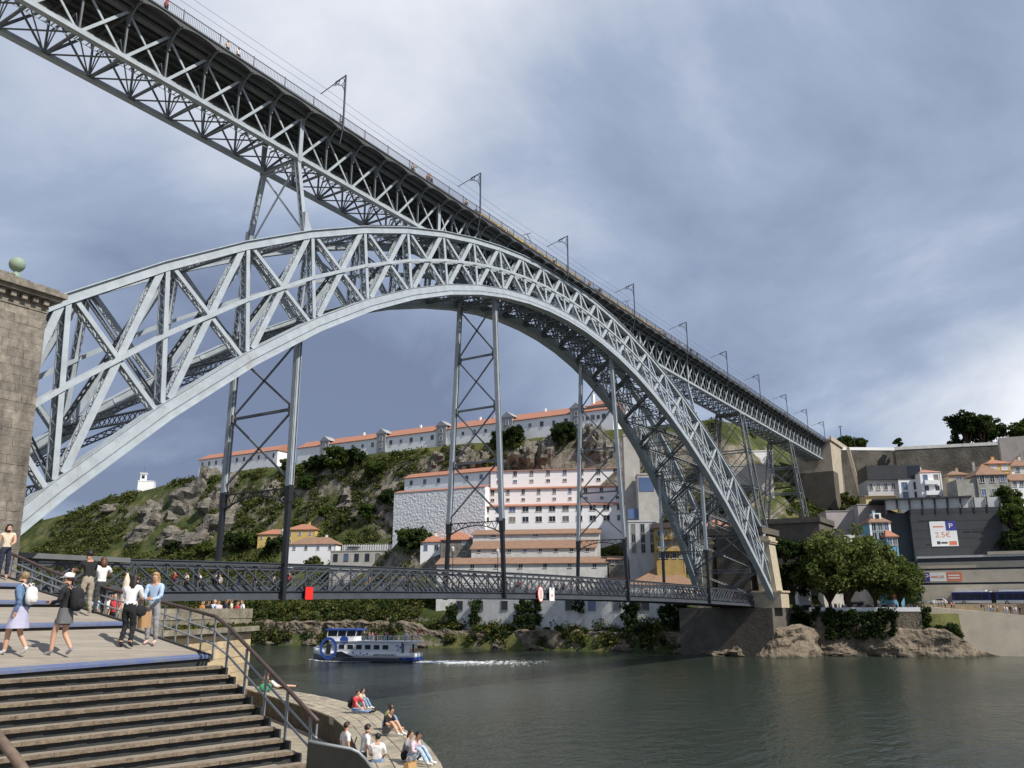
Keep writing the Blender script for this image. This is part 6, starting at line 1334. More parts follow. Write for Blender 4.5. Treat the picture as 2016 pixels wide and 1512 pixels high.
b0 = on_land(682, 1420, 26.5); person('man in white t-shirt with cropped hair seen from behind', (b0[0], b0[1], b0[2]-1.72*1.05), f1+1.1, J_(), 'white', 'navy', 'black', 'darkbrown', 0, SKIN, .75, 2., 1.04)
b0 = on_land(716, 1427, 25.8); r8 = person('broad man in white t-shirt with a dark bag strap', (b0[0], b0[1], b0[2]-1.72*1.06), f1+1.0, bend(J_(elL=(-.22,.06,1.14), wrL=(-.1,.22,1.06), haL=(-.04,.27,1.06), elR=(.24,.02,1.14), wrR=(.16,.2,.98), haR=(.1,.25,.96)), .16), 'white', 'black', 'black', 'darkbrown', 0, SKIN, .85, 2., 1.08, (0,.85,-.5))
q = local_frame(r8); o = empty('bag_strap', tuple(q @ Vector((0,-.1,1.0))), r8.rotation_euler[2], 'dark shoulder strap across the broad man in white', 'strap'); o.scale = r8.scale; mb = MB(); pts = [(-.17,-.02,.36),(-.08,-.115,.22),(.06,-.135,.05),(.17,-.09,-.10)]; 
for a_, b_ in zip(pts, pts[1:]): mb.bar(a_, b_, .012, .05, up=(0,0,1))
lobj('strap_band', mb, CL['black'], o)
b0 = on_land(744, 1443, 25.2); jb = J_(); jb = {k: tuple(np.array(v)+np.array((0,0,-.48))) for k, v in BASE.items()}
for s_, x in (('L', -.10), ('R', .10)): jb['hi'+s_] = (x, .02, .44); jb['kn'+s_] = (x*1.3, .42, .46); jb['an'+s_] = (x*1.3, .42, .07); jb['to'+s_] = (x*1.4, .57, .04); jb['el'+s_] = (x*2.4, .08, .64); jb['wr'+s_] = (x*1.6, .28, .55); jb['ha'+s_] = (x*1.2, .35, .54)
r9 = person('young person in floral white t-shirt and jeans sitting on the low kerb', (b0[0], b0[1], b0[2]-1.24*1.0), f1+2.0, jb, 'white', 'jeans', 'white', 'black', 0, SKIN, .85, 1.95, 1.0, (-.2,.9,-.2))
mb = MB(); c_ = np.array(r9.location); mb.box((c_[0]-.5, c_[1]-.5, LZ-1.6), (c_[0]+.6, c_[1]+.6, c_[2]+.33)); struct('kerb_block', mb, QW2)
# lying sunbathers by the bastion
jl = {k: (v[0], v[2]-.9, .13+v[1]*.5) for k, v in BASE.items()}
lp = on_quay(553,1357); fl = yaw_to(545,1357,588,1356); ro = person('sunbather in white shirt lying on the quay by the bastion', lp, fl+math.pi, {k: (v[0], v[1], v[2]+(.25 if k in ('head','crown','jaw','neck','chest','shL','shR') else 0)) for k, v in jl.items()}, 'white', 'black', 'black', 'black', 0, SKIN, .8, .7, 1.05, (0,.9,-.3))
lp = on_quay(516,1352); person('bare-shouldered sunbather with auburn hair against the bastion', lp, fl+.5, sitJ(.3,.5,.5), 'orange', 'black', 'skin', 'auburn', .2, SKIN2, 0., .6, 1.0, (0,.8,-.4))
o = empty('green_bag', tuple(on_quay(522,1362)), .3, 'green cloth bag lying on the quay beside the sunbathers', 'bag'); mb = MB(); ellip(mb, (0,0,.2), (.42,.26,.24)); lobj('bag_body', mb, CL['green'], o, True); mb = MB(); mb.tube([(-.2,0,.38),(-.1,.02,.5),(.12,.02,.5),(.2,0,.38)], .02, 6); lobj('handle', mb, CL['green'], o, True)
# --- small figures: terrace, decks, far promenade (built once per outfit, then copied)
SM = []
for i, (sh_, pa_, hr_, sk_) in enumerate((('white','navy','brown',SKIN),('black','jeans','black',SKIN2),('red','black','darkbrown',SKIN),('lightblue','khaki','blond',SKIN),('pink','jeans','auburn',SKIN),('navy','grey','black',SKIN2),('cream','black','brown',SKIN),('orange','denim','darkbrown',SKIN))):
    for pose in (0, 1):
        J = walkJ(.24) if pose else J_(); mb, mats, A = person_mesh(J, CL[sh_], CL[pa_], SHOE['black'], sk_, .85, 1.9, 0, False); hm = hair_mesh(A, np.array([0,1.,0]), .12 if i%3 == 0 else 0); b = len(mb.v); mb.v += [tuple(v) for v in hm.v]; mb.f += [tuple(q+b for q in f) for f in hm.f]; mb.m += [4]*len(hm.f)
        SM.append((sh_, pose, mb.mesh('person', mats+[HAIRS[hr_]], True)))
COLN = {'white': 'white', 'black': 'black', 'red': 'red', 'lightblue': 'light blue', 'pink': 'pink', 'navy': 'navy blue', 'cream': 'cream', 'orange': 'orange'}
def small(pos, rz, k, where, group):
    sh_, pose, me = SM[k % len(SM)]; o = bpy.data.objects.new('person', me); place(o, None, tuple(map(float, pos)), rz, random.Random(int(pos[0]*97)).uniform(.95, 1.07)); tag(o, f'person in {COLN[sh_]} {"walking" if pose else "standing"} {where}', 'person', group); return o
rs = random.Random(21)
for k in range(64):
    x = rs.uniform(-78, 80); s_ = rs.choice((-1, -1, 1)); y = s_*rs.uniform(2.3, 3.6); small((x, y, lzb(x)+.69), rs.choice((-1.57, 1.57)), rs.randrange(16), 'on lower deck '+('left of first hanger' if x < -55 else 'between first and second hanger' if x < -18 else 'between second and third hanger' if x < 18 else 'between third and fourth hanger' if x < 55 else 'right of last hanger')+(', near rail' if s_ < 0 else ', far rail'), 'pedestrians on the lower deck')
for k, (px, yy) in enumerate(((325,0),(447,0),(468,0),(671,0),(812,0),(822,.3),(842,0),(852,.3),(917,0),(1000,0),(1090,0),(1160,0),(1182,.2),(1300,0),(1312,.3),(1330,0),(1345,.2),(1360,0),(1372,0),(1420,0),(1470,0),(1505,0),(1545,0))):
    p = hity(px, float(np.interp(px, [m[0] for m in ((288,0),(700,262),(900,390),(1249,618),(1434,741),(1600,853))], [m[1] for m in ((288,0),(700,262),(900,390),(1249,618),(1434,741),(1600,853))])), -EY+.6); small((p[0], -EY+.55+yy, EZ+.23), rs.choice((-1.57, 1.57, 3.14)), rs.randrange(16), 'at upper deck railing '+('left of first mast' if px < 660 else 'between first two masts' if px < 940 else 'beside the yellow trains' if px < 1240 else 'between fourth and sixth mast' if px < 1420 else 'near the far end'), 'pedestrians on the upper deck')
for k in range(58):
    f = rs.random(); q = pa+(pb-pa)*f+np.array([rs.uniform(.9, 4.5), rs.uniform(-.5, .5)]); small((q[0], q[1], 8.16), rs.uniform(0, 6.28), rs.randrange(16), 'behind promenade parapet '+('left of the plane trees' if f < .3 else 'under the tall plane tree' if f < .6 else 'near its right end'), 'people on the far promenade')
for k, px in enumerate((1840,1850,1856,1862,1875,1880,1935,1940,1948,1953,1958,1966,1980,1985,1992,1997,2003,2012)):
    f = (px-1835)/(2060-1835); x = 112.; dxr = rs.uniform(1.0, 3.0)
    for _ in range(8): p = hitx(px, 1200+28*f, x); u_ = (P[0][1]-p[1])/(P[0][1]-P[2][1]); x = P[0][0]+dxr+(P[3][0]-P[0][0])*u_
    small((x, p[1], zs_[0]+(zs_[2]-zs_[0])*u_+.02), rs.uniform(0, 6.28), rs.randrange(16), 'on the sloping lower promenade', 'people on the lower promenade')
# guests on the terrace behind the bastion parapet: only heads and shoulders show
def seat_small(px, dep, k, lb_2):
    q = hitdepth(px, 1190, dep); small((q[0], q[1], 7.92-.62), rs.uniform(0, 6.28), k, lb_2, 'guests on the terrace')
for px, k in ((410,2),(422,6),(431,8),(445,10),(456,12),(467,4),(477,0),(398,14)):
    d_ = ray(px, 1190); off_ = rs.uniform(.9, 1.5); q = (CAM+np.dot(BL-bn*off_-CAM[:2], bn)/np.dot(d_[:2], bn)*d_)[:2]; small((q[0], q[1], 7.9-.12), rs.uniform(0, 6.28), k, 'on the terrace behind the stone parapet', 'guests on the terrace')
for px, dep, k in ((118,38,0),(133,42,5),(160,40,0),(190,44,6),(216,42,0),(228,38,4),(262,46,8)):
    q = hitdepth(px, 1180, dep); small((q[0], q[1], 7.9), rs.uniform(0, 6.28), k, 'on the terrace below the ramp railing', 'guests below the ramp')
# closed parasol and white lantern on the terrace
q = hitdepth(246, 1178, 40); o = empty('closed_parasol', (q[0], q[1], 7.9), 0, 'closed cream parasol standing on the terrace', 'parasol'); mb = MB(); mb.lathe((0,0,0), [(.22,0),(.22,.08),(.03,.1),(.03,2.6)], 10); lobj('pole', mb, RSTEEL, o); mb = MB(); mb.lathe((0,0,.75), [(.16,0),(.24,.25),(.21,.9),(.15,1.6),(.03,2.0)], 12); lobj('canopy', mb, CL['cream'], o, True)
for (px, py, dep, l_) in ((150,1172,41,'white cafe table on the terrace below the ramp railing'),(205,1185,39,'white cafe table near the closed parasol')):
    q = hitdepth(px, py, dep); o = empty('cafe_table', (q[0], q[1], 7.9), 0, l_, 'table'); mb = MB(); mb.lathe((0,0,.70), [(.42,0),(.42,.04)], 18); lobj('tabletop', mb, CL['white'], o); mb = MB(); mb.lathe((0,0,0), [(.25,0),(.25,.04),(.04,.06),(.04,.70)], 10); lobj('pedestal', mb, RSTEEL, o)
# ================================================================== BOAT, TRAIN, ROAD VEHICLES, SIGNS
HULLW = mat('white boat paint', (.74,.75,.76), .4, 0, .08, .6); HULLB = mat('blue boat paint', (.03,.08,.33), .4); HULLD = mat('dark hull', (.018,.022,.035), .5); FOAM = mat('foam', (.75,.78,.78), .9)
def text_obj(name, body, size, m, parent, M, depth=.01, sx=1.):
    cu = bpy.data.curves.new(name, 'FONT'); cu.body = body; cu.size = size; cu.extrude = depth; cu.align_x = 'CENTER'; cu.align_y = 'CENTER'; o = bpy.data.objects.new(name, cu); COL.objects.link(o); bpy.context.view_layer.update()
    dg = bpy.context.evaluated_depsgraph_get(); me = bpy.data.meshes.new_from_object(o.evaluated_get(dg)); bpy.data.objects.remove(o); me.materials.clear(); me.materials.append(m)
    me.transform(M @ Matrix.Diagonal((sx, 1, 1, 1))); o = bpy.data.objects.new(name, me); COL.objects.link(o); o.parent = parent; return o
def Mx(loc, xdir, zdir=(0,0,1)):
    """frame with text running along xdir, upright along zdir"""
    x = Vector(xdir).normalized(); y = Vector(zdir).normalized(); z = x.cross(y); return Matrix(((x.x, y.x, z.x, loc[0]), (x.y, y.y, z.y, loc[1]), (x.z, y.z, z.z, loc[2]), (0,0,0,1)))
b_l, b_r = hitz(628, 1300, WZ), hitz(812, 1303, WZ); bl_ = np.linalg.norm((b_l-b_r)[:2]); LBt = 23.5
hd = nrm((b_l-b_r)[:2]+np.array([.0, 0])); bc = (b_l+b_r)/2
# heading: bow to the left, port side towards the viewer
boat = empty('river_boat', (bc[0], bc[1], WZ), math.atan2(hd[1], hd[0]), 'blue and white two-deck river tour boat under way', 'boat')
def hull_ring(x, z):                         # x along the length (bow +), half-breadth by height
    t = x/(LBt/2); full = 2.75*(1-max(0, (t-.55)/.47)**2.2)*(1 if t > -.9 else .96); full = max(.05, full)
    return full*(.80+.20*min(1, (z+.6)/1.6))
def loft(mb, xs, z0f, z1f, mi=0, grow=1.):
    vs = []; fs = []
    for x in xs:
        a, b = z0f(x), z1f(x); vs += [(x, -hull_ring(x, a)*grow, a), (x, -hull_ring(x, b)*grow, b), (x, hull_ring(x, b)*grow, b), (x, hull_ring(x, a)*grow, a)]
    n = len(xs)
    for i in range(n-1):
        for k in range(4): fs.append((i*4+k, i*4+(k+1) % 4, (i+1)*4+(k+1) % 4, (i+1)*4+k))
    fs += [(3,2,1,0), tuple((n-1)*4+k for k in range(4))]; mb.add(vs, fs, mi)
xs = list(np.linspace(-LBt/2, LBt/2, 26)); sheer = lambda x: .25*max(0, x/(LBt/2))**2*3
mb = MB(); loft(mb, xs, lambda x: -.6, lambda x: .75+sheer(x)); lobj('hull', mb, HULLD, boat, True)
mb = MB(); loft(mb, [-LBt/2-.02, -LBt/2+3.0], lambda x: .35, lambda x: .95, 0, 1.015); lobj('stern_band', mb, HULLB, boat)
mb = MB(); loft(mb, xs, lambda x: .75+sheer(x), lambda x: 1.75+sheer(x)*1.2, 0, 1.01); lobj('topsides', mb, HULLW, boat, True)
mb = MB(); cx = [x for x in xs if -LBt/2+2.2 < x < 7.2]; loft(mb, cx, lambda x: 1.75, lambda x: 3.9, 0, .93); lobj('lower_cabin', mb, HULLW, boat)
mb = MB(); loft(mb, [x for x in xs if x < 7.4], lambda x: 3.9, lambda x: 4.08, 0, 1.0); lobj('upper_deck', mb, HULLW, boat)
for s_ in (-1, 1):
    for i in range(6):
        x = -5.6+i*1.95; y = s_*hull_ring(x, 2.8)*.93; mb = MB(); mb.box((x-.62, y-.05, 2.45), (x+.62, y+.05, 3.3), 0); mb.box((x-.7, y-.035, 2.37), (x+.7, y+.035, 3.38), 1); lobj('window', mb, [GLASS, HULLW], boat)
    # blue rings and dark wave on the bow flanks
    x0 = 7.0; ringp = [(x0+1.75*math.cos(t), s_*(hull_ring(x0, 2.4)*1.0+.06), 2.55+1.95*math.sin(t)) for t in np.linspace(0, 2*math.pi, 25)]
    mb = MB()
    for a_, b_ in zip(ringp, ringp[1:]): mb.bar(a_, b_, .1, .52, up=(0,0,1) if abs(a_[0]-b_[0]) > abs(a_[2]-b_[2]) else (1,0,0))
    lobj('blue_ring', mb, HULLB, boat); mb = MB(); mb.box((x0-.5, s_*(hull_ring(x0, 2.2)+.02)-.05, 1.4), (x0+.5, s_*(hull_ring(x0, 2.2)+.02)+.05, 3.4)); lobj('cabin_door', mb, HULLD, boat)
    mb = MB(); mb.lathe((0,0,0), [(.95,-.03),(.95,.03)], 20); me = mb.mesh('blue_disc', HULLB); me.transform(Matrix.Translation((3.6, s_*(2.72), 4.3)) @ Matrix.Rotation(math.pi/2, 4, 'X') @ Matrix.Diagonal((1,.75,1,1))); lobj('blue_disc', me, None, boat)
    mb = MB(); yy = lambda x, z: s_*(hull_ring(x, z)*1.01+.03); wpts = [(7.6,.9),(5.2,1.9),(4.0,2.0),(2.6,1.4),(1.0,.85)]; mb.prism([(x, yy(x, z), z) for x, z in wpts], (0, s_*.03, 0)); lobj('dark_wave', mb, HULLD, boat)
    for k, (x, z, r_) in enumerate(((1.4,1.75,.16),(.6,1.35,.12),(-.2,1.7,.14),(-1.0,1.4,.12),(-1.7,1.6,.15),(-8.2,3.2,.16),(-9.0,2.9,.22),(-8.4,2.4,.12))): mb = MB(); mb.box((x-r_, yy(x, z)-.02, z-r_), (x+r_, yy(x, z)+.02, z+r_)); lobj('blue_speck', mb, HULLB, boat)
text_obj('name_lettering', 'BARCADOURO', .62, HULLD, boat, Mx((-5.6, 2.80, 1.38), (-1,0,0)), .01, 1.15)
mb = MB(); mb.box((-LBt/2+.1, -2.5, 3.55), (-LBt/2+2.3, 2.5, 3.9)); lobj('stern_canopy', mb, HULLW, boat)
mb = MB(); mb.box((-LBt/2+1.2, -2.3, 1.75), (-LBt/2+2.2, 2.3, 3.55)); lobj('stern_bulkhead', mb, HULLW, boat); mb = MB(); mb.box((-LBt/2+1.1, -.4, 1.8), (-LBt/2+1.19, .4, 3.4)); lobj('stern_door', mb, GLASS, boat)
for y in (-1.4, 1.4): mb = MB(); mb.lathe((0,0,0), [(.42,-.07),(.42,.07),(.24,.07),(.24,-.07)], 14); me = mb.mesh('lifebuoy', mat('orange buoy', (.65,.35,.15), .7)); me.transform(Matrix.Translation((-LBt/2+1.08, y, 2.2)) @ Matrix.Rotation(math.pi/2, 4, 'Y')); lobj('lifebuoy', me, None, boat)
# wheelhouse with blue roof
mb = MB(); mb.box((1.0, -2.2, 6.1), (8.2, 2.2, 6.42)); lobj('wheelhouse_roof', mb, HULLB, boat); mb = MB(); mb.add([(7.4,-2,4.08),(7.4,2,4.08),(2.0,2,4.08),(2.0,-2,4.08),(7.9,-2,4.9),(7.9,2,4.9),(2.0,2,4.9),(2.0,-2,4.9)], [(3,2,1,0),(4,5,6,7),(0,1,5,4),(1,2,6,5),(2,3,7,6),(3,0,4,7)]); lobj('wheelhouse', mb, HULLW, boat)
mb = MB(); mb.box((2.1, -1.9, 4.9), (7.6, 1.9, 6.1)); lobj('wheelhouse_glazing', mb, GLASS, boat)
for x in (1.5, 3.6, 5.6, 7.9):
    for y in (-2.0, 2.0): mb = MB(); mb.bar((x, y, 4.1 if x < 2 else 4.9), (x-.25, y, 6.1), .12, .12, up=(1,0,0)); lobj('roof_post', mb, HULLW, boat)
mb = MB(); mb.bar((2.2, 0, 6.42), (.6, 0, 9.2), .06, .06); mb.bar((1.6, 0, 7.6), (3.0, 0, 6.42), .05, .05); lobj('antenna_mast', mb, RSTEEL, boat)
for s_ in (-1, 1):
    for i in range(12):
        x = -LBt/2+.4+i*1.0; y = s_*hull_ring(x, 3)*.98; mb = MB(); mb.bar((x, y, 4.08), (x, y, 5.0), .05, .05, up=(1,0,0)); mb.bar((x, y, 5.0), (x+1.0, s_*hull_ring(x+1, 3)*.98, 5.0), .05, .05); mb.bar((x, y, 4.55), (x+1.0, s_*hull_ring(x+1, 3)*.98, 4.55), .03, .03); lobj('deck_rail', mb, HULLW, boat)
mb = MB(); mb.bar((-LBt/2+.3, 0, 4.08), (-LBt/2+.1, 0, 6.4), .05, .05); lobj('flagstaff', mb, RSTEEL, boat); mb = MB(); mb.box((-LBt/2-.5, -.02, 5.6), (-LBt/2+.1, .02, 6.3)); lobj('flag', mb, CL['red'], boat)
ellip(mb := MB(), (10.9, 0, 2.6), (.45,.5,.4)); lobj('bow_fender', mb, HULLW, boat, True)
fr = local_frame(boat)
for k in range(13):
    q = fr @ Vector((rs.uniform(-10.5, 1), rs.uniform(-2, 2), 4.09)); small(q, rs.uniform(0, 6.28), rs.randrange(16), 'on the open top deck of the tour boat', 'passengers on the boat deck')
# bow wave and wake: uncountable flecks of foam
V = []; F = []; rs2 = random.Random(2)
def fleck(x, y, r_, z=.03):
    b = len(V); n = 6
    for j in range(n): a_ = 2*math.pi*j/n; rr_ = r_*rs2.uniform(.5, 1.3); V.append(tuple(fr @ Vector((x+rr_*1.7*math.cos(a_), y+rr_*.7*math.sin(a_), z+rs2.uniform(0, .05)))))
    V.append(tuple(fr @ Vector((x, y, z+r_*.35)))); 
    for j in range(n): F.append((b+j, b+(j+1) % n, b+n))
for _ in range(2600):
    d = rs2.random()**1.5*26; x = -LBt/2-d; w_ = 1.4+d*.30; y = rs2.gauss(0, 1)*w_*.6-d*.06
    if rs2.random() < d/28: continue
    fleck(x, y, rs2.uniform(.06, .30)*(1-.02*d))
for s_ in (-1, 1):
    for _ in range(500):
        d = rs2.random()*15; x = LBt/2+.6-d; y = s_*(hull_ring(min(x, LBt/2), .2)*.95+.1+d*.05+abs(rs2.gauss(0, .25))); fleck(x, y, rs2.uniform(.06, .26)*(1-.04*d), .03+.25*max(0, 1-d/4)*rs2.random())
mb = MB(); mb.v = V; mb.f = F; mb.m = [0]*len(F); tag(obj('boat_wake', mb, FOAM), 'white foam of the boat wake and bow wave', 'foam', kind='stuff')

# ---- trains on the upper deck
TY = mat('yellow train paint', (.52,.32,.03), .45); TBK = mat('train window band', (.03,.03,.032), .25)
def train(x0, x1, y, label):
    t = empty('metro_train', (x0, y, EZ+.25), 0, label, 'train'); n = 3; Lc = (x1-x0)/n
    for k in range(n):
        a, b = k*Lc+.15, (k+1)*Lc-.15; mb = MB(); prof = [(-1.25,.3),(1.25,.3),(1.3,1.2),(1.25,2.3),(.9,2.85),(-.9,2.85),(-1.25,2.3),(-1.3,1.2)]
        cut = 1.4 if k == 0 else 0; cut2 = 1.4 if k == n-1 else 0
        vs = [(a+(cut*max(0, (z-.9)/2.2)), yy, z) for yy, z in prof]+[(b-(cut2*max(0, (z-.9)/2.2)), yy, z) for yy, z in prof]; m_ = len(prof); mb.add(vs, [tuple(range(m_-1,-1,-1)), tuple(range(m_, 2*m_))]+[(i, (i+1) % m_, m_+(i+1) % m_, m_+i) for i in range(m_)]); c_ = lobj('car_body', mb, TY, t)
        for s_ in (-1, 1):
            for j in range(4):
                xa = a+1.2+j*(b-a-2.0)/4; mb = MB(); mb.box((xa, s_*1.29-.03, 1.5), (xa+(b-a-2.0)/4*.82, s_*1.29+.03, 2.35)); o = lobj('window', mb, TBK, t)
        mb = MB(); mb.box((a+.5, -.8, 2.86), (b-.5, .8, 3.05)); lobj('roof_unit', mb, RSTEEL, t)
    if True: mb = MB(); mb.bar((Lc*1.4, 0, 3.3), (Lc*1.4+1.4, 0, 4.3), .08, .08); mb.bar((Lc*1.4+1.4, 0, 4.3), (Lc*1.4, 0, 5.2), .08, .08); mb.bar((Lc*1.4, -.8, 5.2), (Lc*1.4, .8, 5.2), .08, .06); lobj('pantograph', mb, MASTM, t)
ta = hity(932, 412, -1.7)[0]; tb_ = hity(1152, 548, -1.7)[0]; tc_ = hity(1170, 560, -1.7)[0]; td = hity(1310, 655, -1.7)[0]
train(ta, tb_, -.9, 'yellow metro train unit nearest the crown of the bridge'); train(tc_, td, -.9, 'second yellow metro train unit coupled farther right')

# ---- road vehicles
TYRE = mat('tyre rubber', (.012,.012,.012), .8); RIM = mat('wheel rim', (.35,.35,.36), .35, .6); CARW = mat('white car paint', (.72,.73,.74), .25); CARD = mat('dark car paint', (.03,.032,.036), .25); CARG = mat('silver car paint', (.34,.35,.37), .25); LAMP = mat('lamp lens', (.6,.55,.45), .2); TAIL = mat('red lens', (.35,.02,.02), .3); BUSB = mat('blue bus paint', (.02,.035,.16), .3)
def wheels(root, pts, r_):
    for (x, y) in pts:
        mb = MB(); mb.lathe((0,0,0), [(r_*.7,-.11),(r_,-.09),(r_,.09),(r_*.7,.11)], 14); me = mb.mesh('wheel', TYRE); me.transform(Matrix.Rotation(math.pi/2, 4, 'X')); w_ = lobj('wheel', me, None, root, loc=(x, y, r_)); mb = MB(); mb.lathe((0,0,0), [(r_*.62,-.115),(r_*.62,.115)], 12); me = mb.mesh('rim', RIM); me.transform(Matrix.Rotation(math.pi/2, 4, 'X')); lobj('rim', me, None, w_)
def car(label, pos, rz, m, kind='car'):
    t = empty({'car': 'parked_car', 'van': 'van'}[kind], tuple(map(float, pos)), rz, label, kind); W2 = .88 if kind == 'car' else 1.0
    prof = [(-2.1,.35),(2.1,.35),(2.15,.7),(1.9,.88),(1.05,.98),(.45,1.45),(-1.2,1.48),(-1.95,1.0),(-2.12,.8)] if kind == 'car' else [(-2.6,.4),(2.6,.4),(2.65,.85),(2.3,1.15),(1.7,1.3),(1.1,2.1),(.8,2.25),(-2.5,2.28),(-2.62,1.2)]
    mb = MB(); n = len(prof); vs = []
    for y, k in ((-W2, .0), (-W2*.98, .02), (W2*.98, .02), (W2, .0)): vs += [(x, y*(1 if z < 1.0 else .86 if kind == 'car' else .95), z) for x, z in prof]
    fs = []
    for j in range(3): fs += [(j*n+i, j*n+(i+1) % n, (j+1)*n+(i+1) % n, (j+1)*n+i) for i in range(n)]
    fs += [tuple(range(n-1,-1,-1)), tuple(3*n+i for i in range(n))]; mb.add(vs, fs); lobj('body', mb, m, t)
    wp = [(1.0,1.0),(.42,1.38),(-1.1,1.40),(-1.7,1.02)] if kind == 'car' else [(1.62,1.38),(1.05,2.02),(-2.3,2.02),(-2.3,1.42)]
    for s_ in (-1, 1):
        f = .92 if kind == 'car' else .985; mb = MB(); mb.prism([(x, s_*W2*f, z) for x, z in wp], (0, s_*.02, 0)); lobj('side_window', mb, GLASS, t)
        mb = MB(); mb.box((2.06 if kind == 'car' else 2.5, s_*W2*.72-.14, .62), (2.17 if kind == 'car' else 2.67, s_*W2*.72+.14, .78)); lobj('headlight', mb, LAMP, t); mb = MB(); mb.box((-2.14 if kind == 'car' else -2.66, s_*W2*.8-.1, .75), (-2.04 if kind == 'car' else -2.56, s_*W2*.8+.1, .95)); lobj('tail_light', mb, TAIL, t)
    mb = MB(); a, b = ((1.02,1.0),(.47,1.44)) if kind == 'car' else ((1.72,1.33),(1.15,2.08)); mb.prism([(a[0]+.02, -W2*.75, a[1]), (a[0]+.02, W2*.75, a[1]), (b[0]+.02, W2*.7, b[1]), (b[0]+.02, -W2*.7, b[1])], (.015, 0, .015)); lobj('windscreen', mb, GLASS, t)
    wheels(t, [(1.3,-W2+.08),(1.3,W2-.08),(-1.3,-W2+.08),(-1.3,W2-.08)] if kind == 'car' else [(1.6,-.92),(1.6,.92),(-1.6,-.92),(-1.6,.92)], .31 if kind == 'car' else .34); return t
HD = math.pi/2                                 # vehicles face along the quay
p = hitx(1845, 1185, 119.5); car('white car behind the bus at the end of the promenade', (119.9, p[1], 9.61), HD, CARW)
p = hitx(2012, 1182, 121); car('white car at the right edge behind the bus', (126, p[1]-1, 9.61), HD, CARW)
p = hitx(1680, 1180, 109); car('white camper van parked under the plane trees', (109, p[1], 8.16), HD, CARW, 'van')
p = hitx(1585, 1180, 108); car('dark car parked beside the pale pylon', (108, p[1], 8.16), HD, CARD)
p = hitx(1735, 1182, 110); car('silver car parked under the plane trees', (110, p[1], 8.16), HD, CARG)
pbx = hitx(1957, 1180, 118.8)
def bus(label, pos, rz, Lb):
    t = empty('articulated_bus', pos, rz, label, 'bus'); h = Lb/2
    for k, (a, b) in enumerate(((-h, -.5), (.5, h))):
        mb = MB(); mb.box((a, -1.25, .35), (b, 1.25, .95), 0); mb.box((a, -1.25, .95), (b, 1.25, 2.85), 1); mb.box((a+.1, -1.2, 2.85), (b-.1, 1.2, 3.02), 2); lobj('body', mb, [CARW, BUSB, CARW], t)
        for s_ in (-1, 1):
            n = 5
            for j in range(n): x0 = a+.5+(b-a-1.0)*j/n; mb = MB(); mb.box((x0, s_*1.26-.02, 1.25), (x0+(b-a-1.0)/n*.88, s_*1.26+.02, 2.4)); lobj('window', mb, GLASS, t)
        mb = MB(); mb.box((a+1.0, -.95, 3.02), (b-.8, .95, 3.35)); lobj('roof_unit', mb, CARW, t)
    mb = MB()
    for j in range(5): mb.box((-.5+j*.2, -1.15-.05*(j%2), .45), (-.3+j*.2, 1.15+.05*(j%2), 2.8))
    lobj('bellows', mb, TYRE, t); wheels(t, [(x, y) for x in (-h+2.2, -2.6, h-2.4) for y in (-1.15, 1.15)], .48)
    mb = MB(); mb.box((h, -1.1, 1.1), (h+.03, 1.1, 2.6)); lobj('windscreen', mb, GLASS, t)
    for y in (-.9, .9): mb = MB(); mb.box((h, y-.15, .6), (h+.04, y+.15, .8)); lobj('headlight', mb, LAMP, t)
    return t
bus('blue and white articulated bus on the road below the car park', (120.8, pbx[1], 9.61), HD-.10, 17.5)
p = hitx(1868, 1180, 121.5); bus('second darker bus standing behind the white car', (124.0, p[1]+1, 9.61), HD, 12)

# ---- signs and lettering
RED = mat('red sign', (.80,.03,.02), .5); SGNW = mat('white sign', (.8,.8,.78), .6); PBLUE = mat('parking blue', (.05,.05,.26), .5); ORANG = mat('banner orange', (.66,.20,.10), .6); INK = mat('sign ink', (.05,.05,.05), .7)
def board(name, label, px, py, y, w_, h, m, hang):
    p = hity(px, py, y); o = empty(name, (p[0], p[1], p[2]-h/2), 0, label, 'sign'); mb = MB(); mb.box((-w_/2, -.06, 0), (w_/2, .02, h)); lobj('panel', mb, m, o); mb = MB(); mb.box((-w_/2-.05, -.03, -.05), (w_/2+.05, .05, h+.05)); lobj('backing', mb, BLACK, o); mb = MB(); mb.bar((0, .1, h), (0, .25, h+hang), .06, .06); lobj('bracket', mb, BLACK, o); return o
board('red_signboard', 'bright red square signboard hung on the lower deck', 608, 1168, -4.85, .95, 1.15, RED, .9)
o = board('height_signboard', 'white signboard with red lines hung on the lower deck', 1086, 1170, -4.85, 1.35, 1.8, SGNW, .6)
text_obj('sign_lettering', '(8)', .5, RED, o, Mx((0, -.075, .75), (1,0,0)), .004); mb = MB(); mb.box((-.12, -.07, 1.45), (.12, -.061, 1.82)); lobj('notch', mb, DARK, o)
p = hity(1065, 1170, -4.85); o = empty('round_signboard', (p[0], p[1], p[2]), 0, 'round red and white striped sign hung on the lower deck', 'sign')
def disc(w_, h, y0, y1): return [(w_*math.cos(t), y0, h*math.sin(t)) for t in np.linspace(0, 2*math.pi, 20)[:-1]]
mb = MB(); mb.prism(disc(.62,.95,0,0), (0,.06,0)); lobj('panel', mb, SGNW, o); mb = MB(); mb.prism(disc(.72,1.05,.065,0), (0,.05,0)); lobj('red_rim', mb, RED, o)
for x in (-.24, 0, .24): mb = MB(); mb.box((x-.05, -.012, -.62), (x+.05, -.003, .62)); lobj('stripe', mb, RED, o)
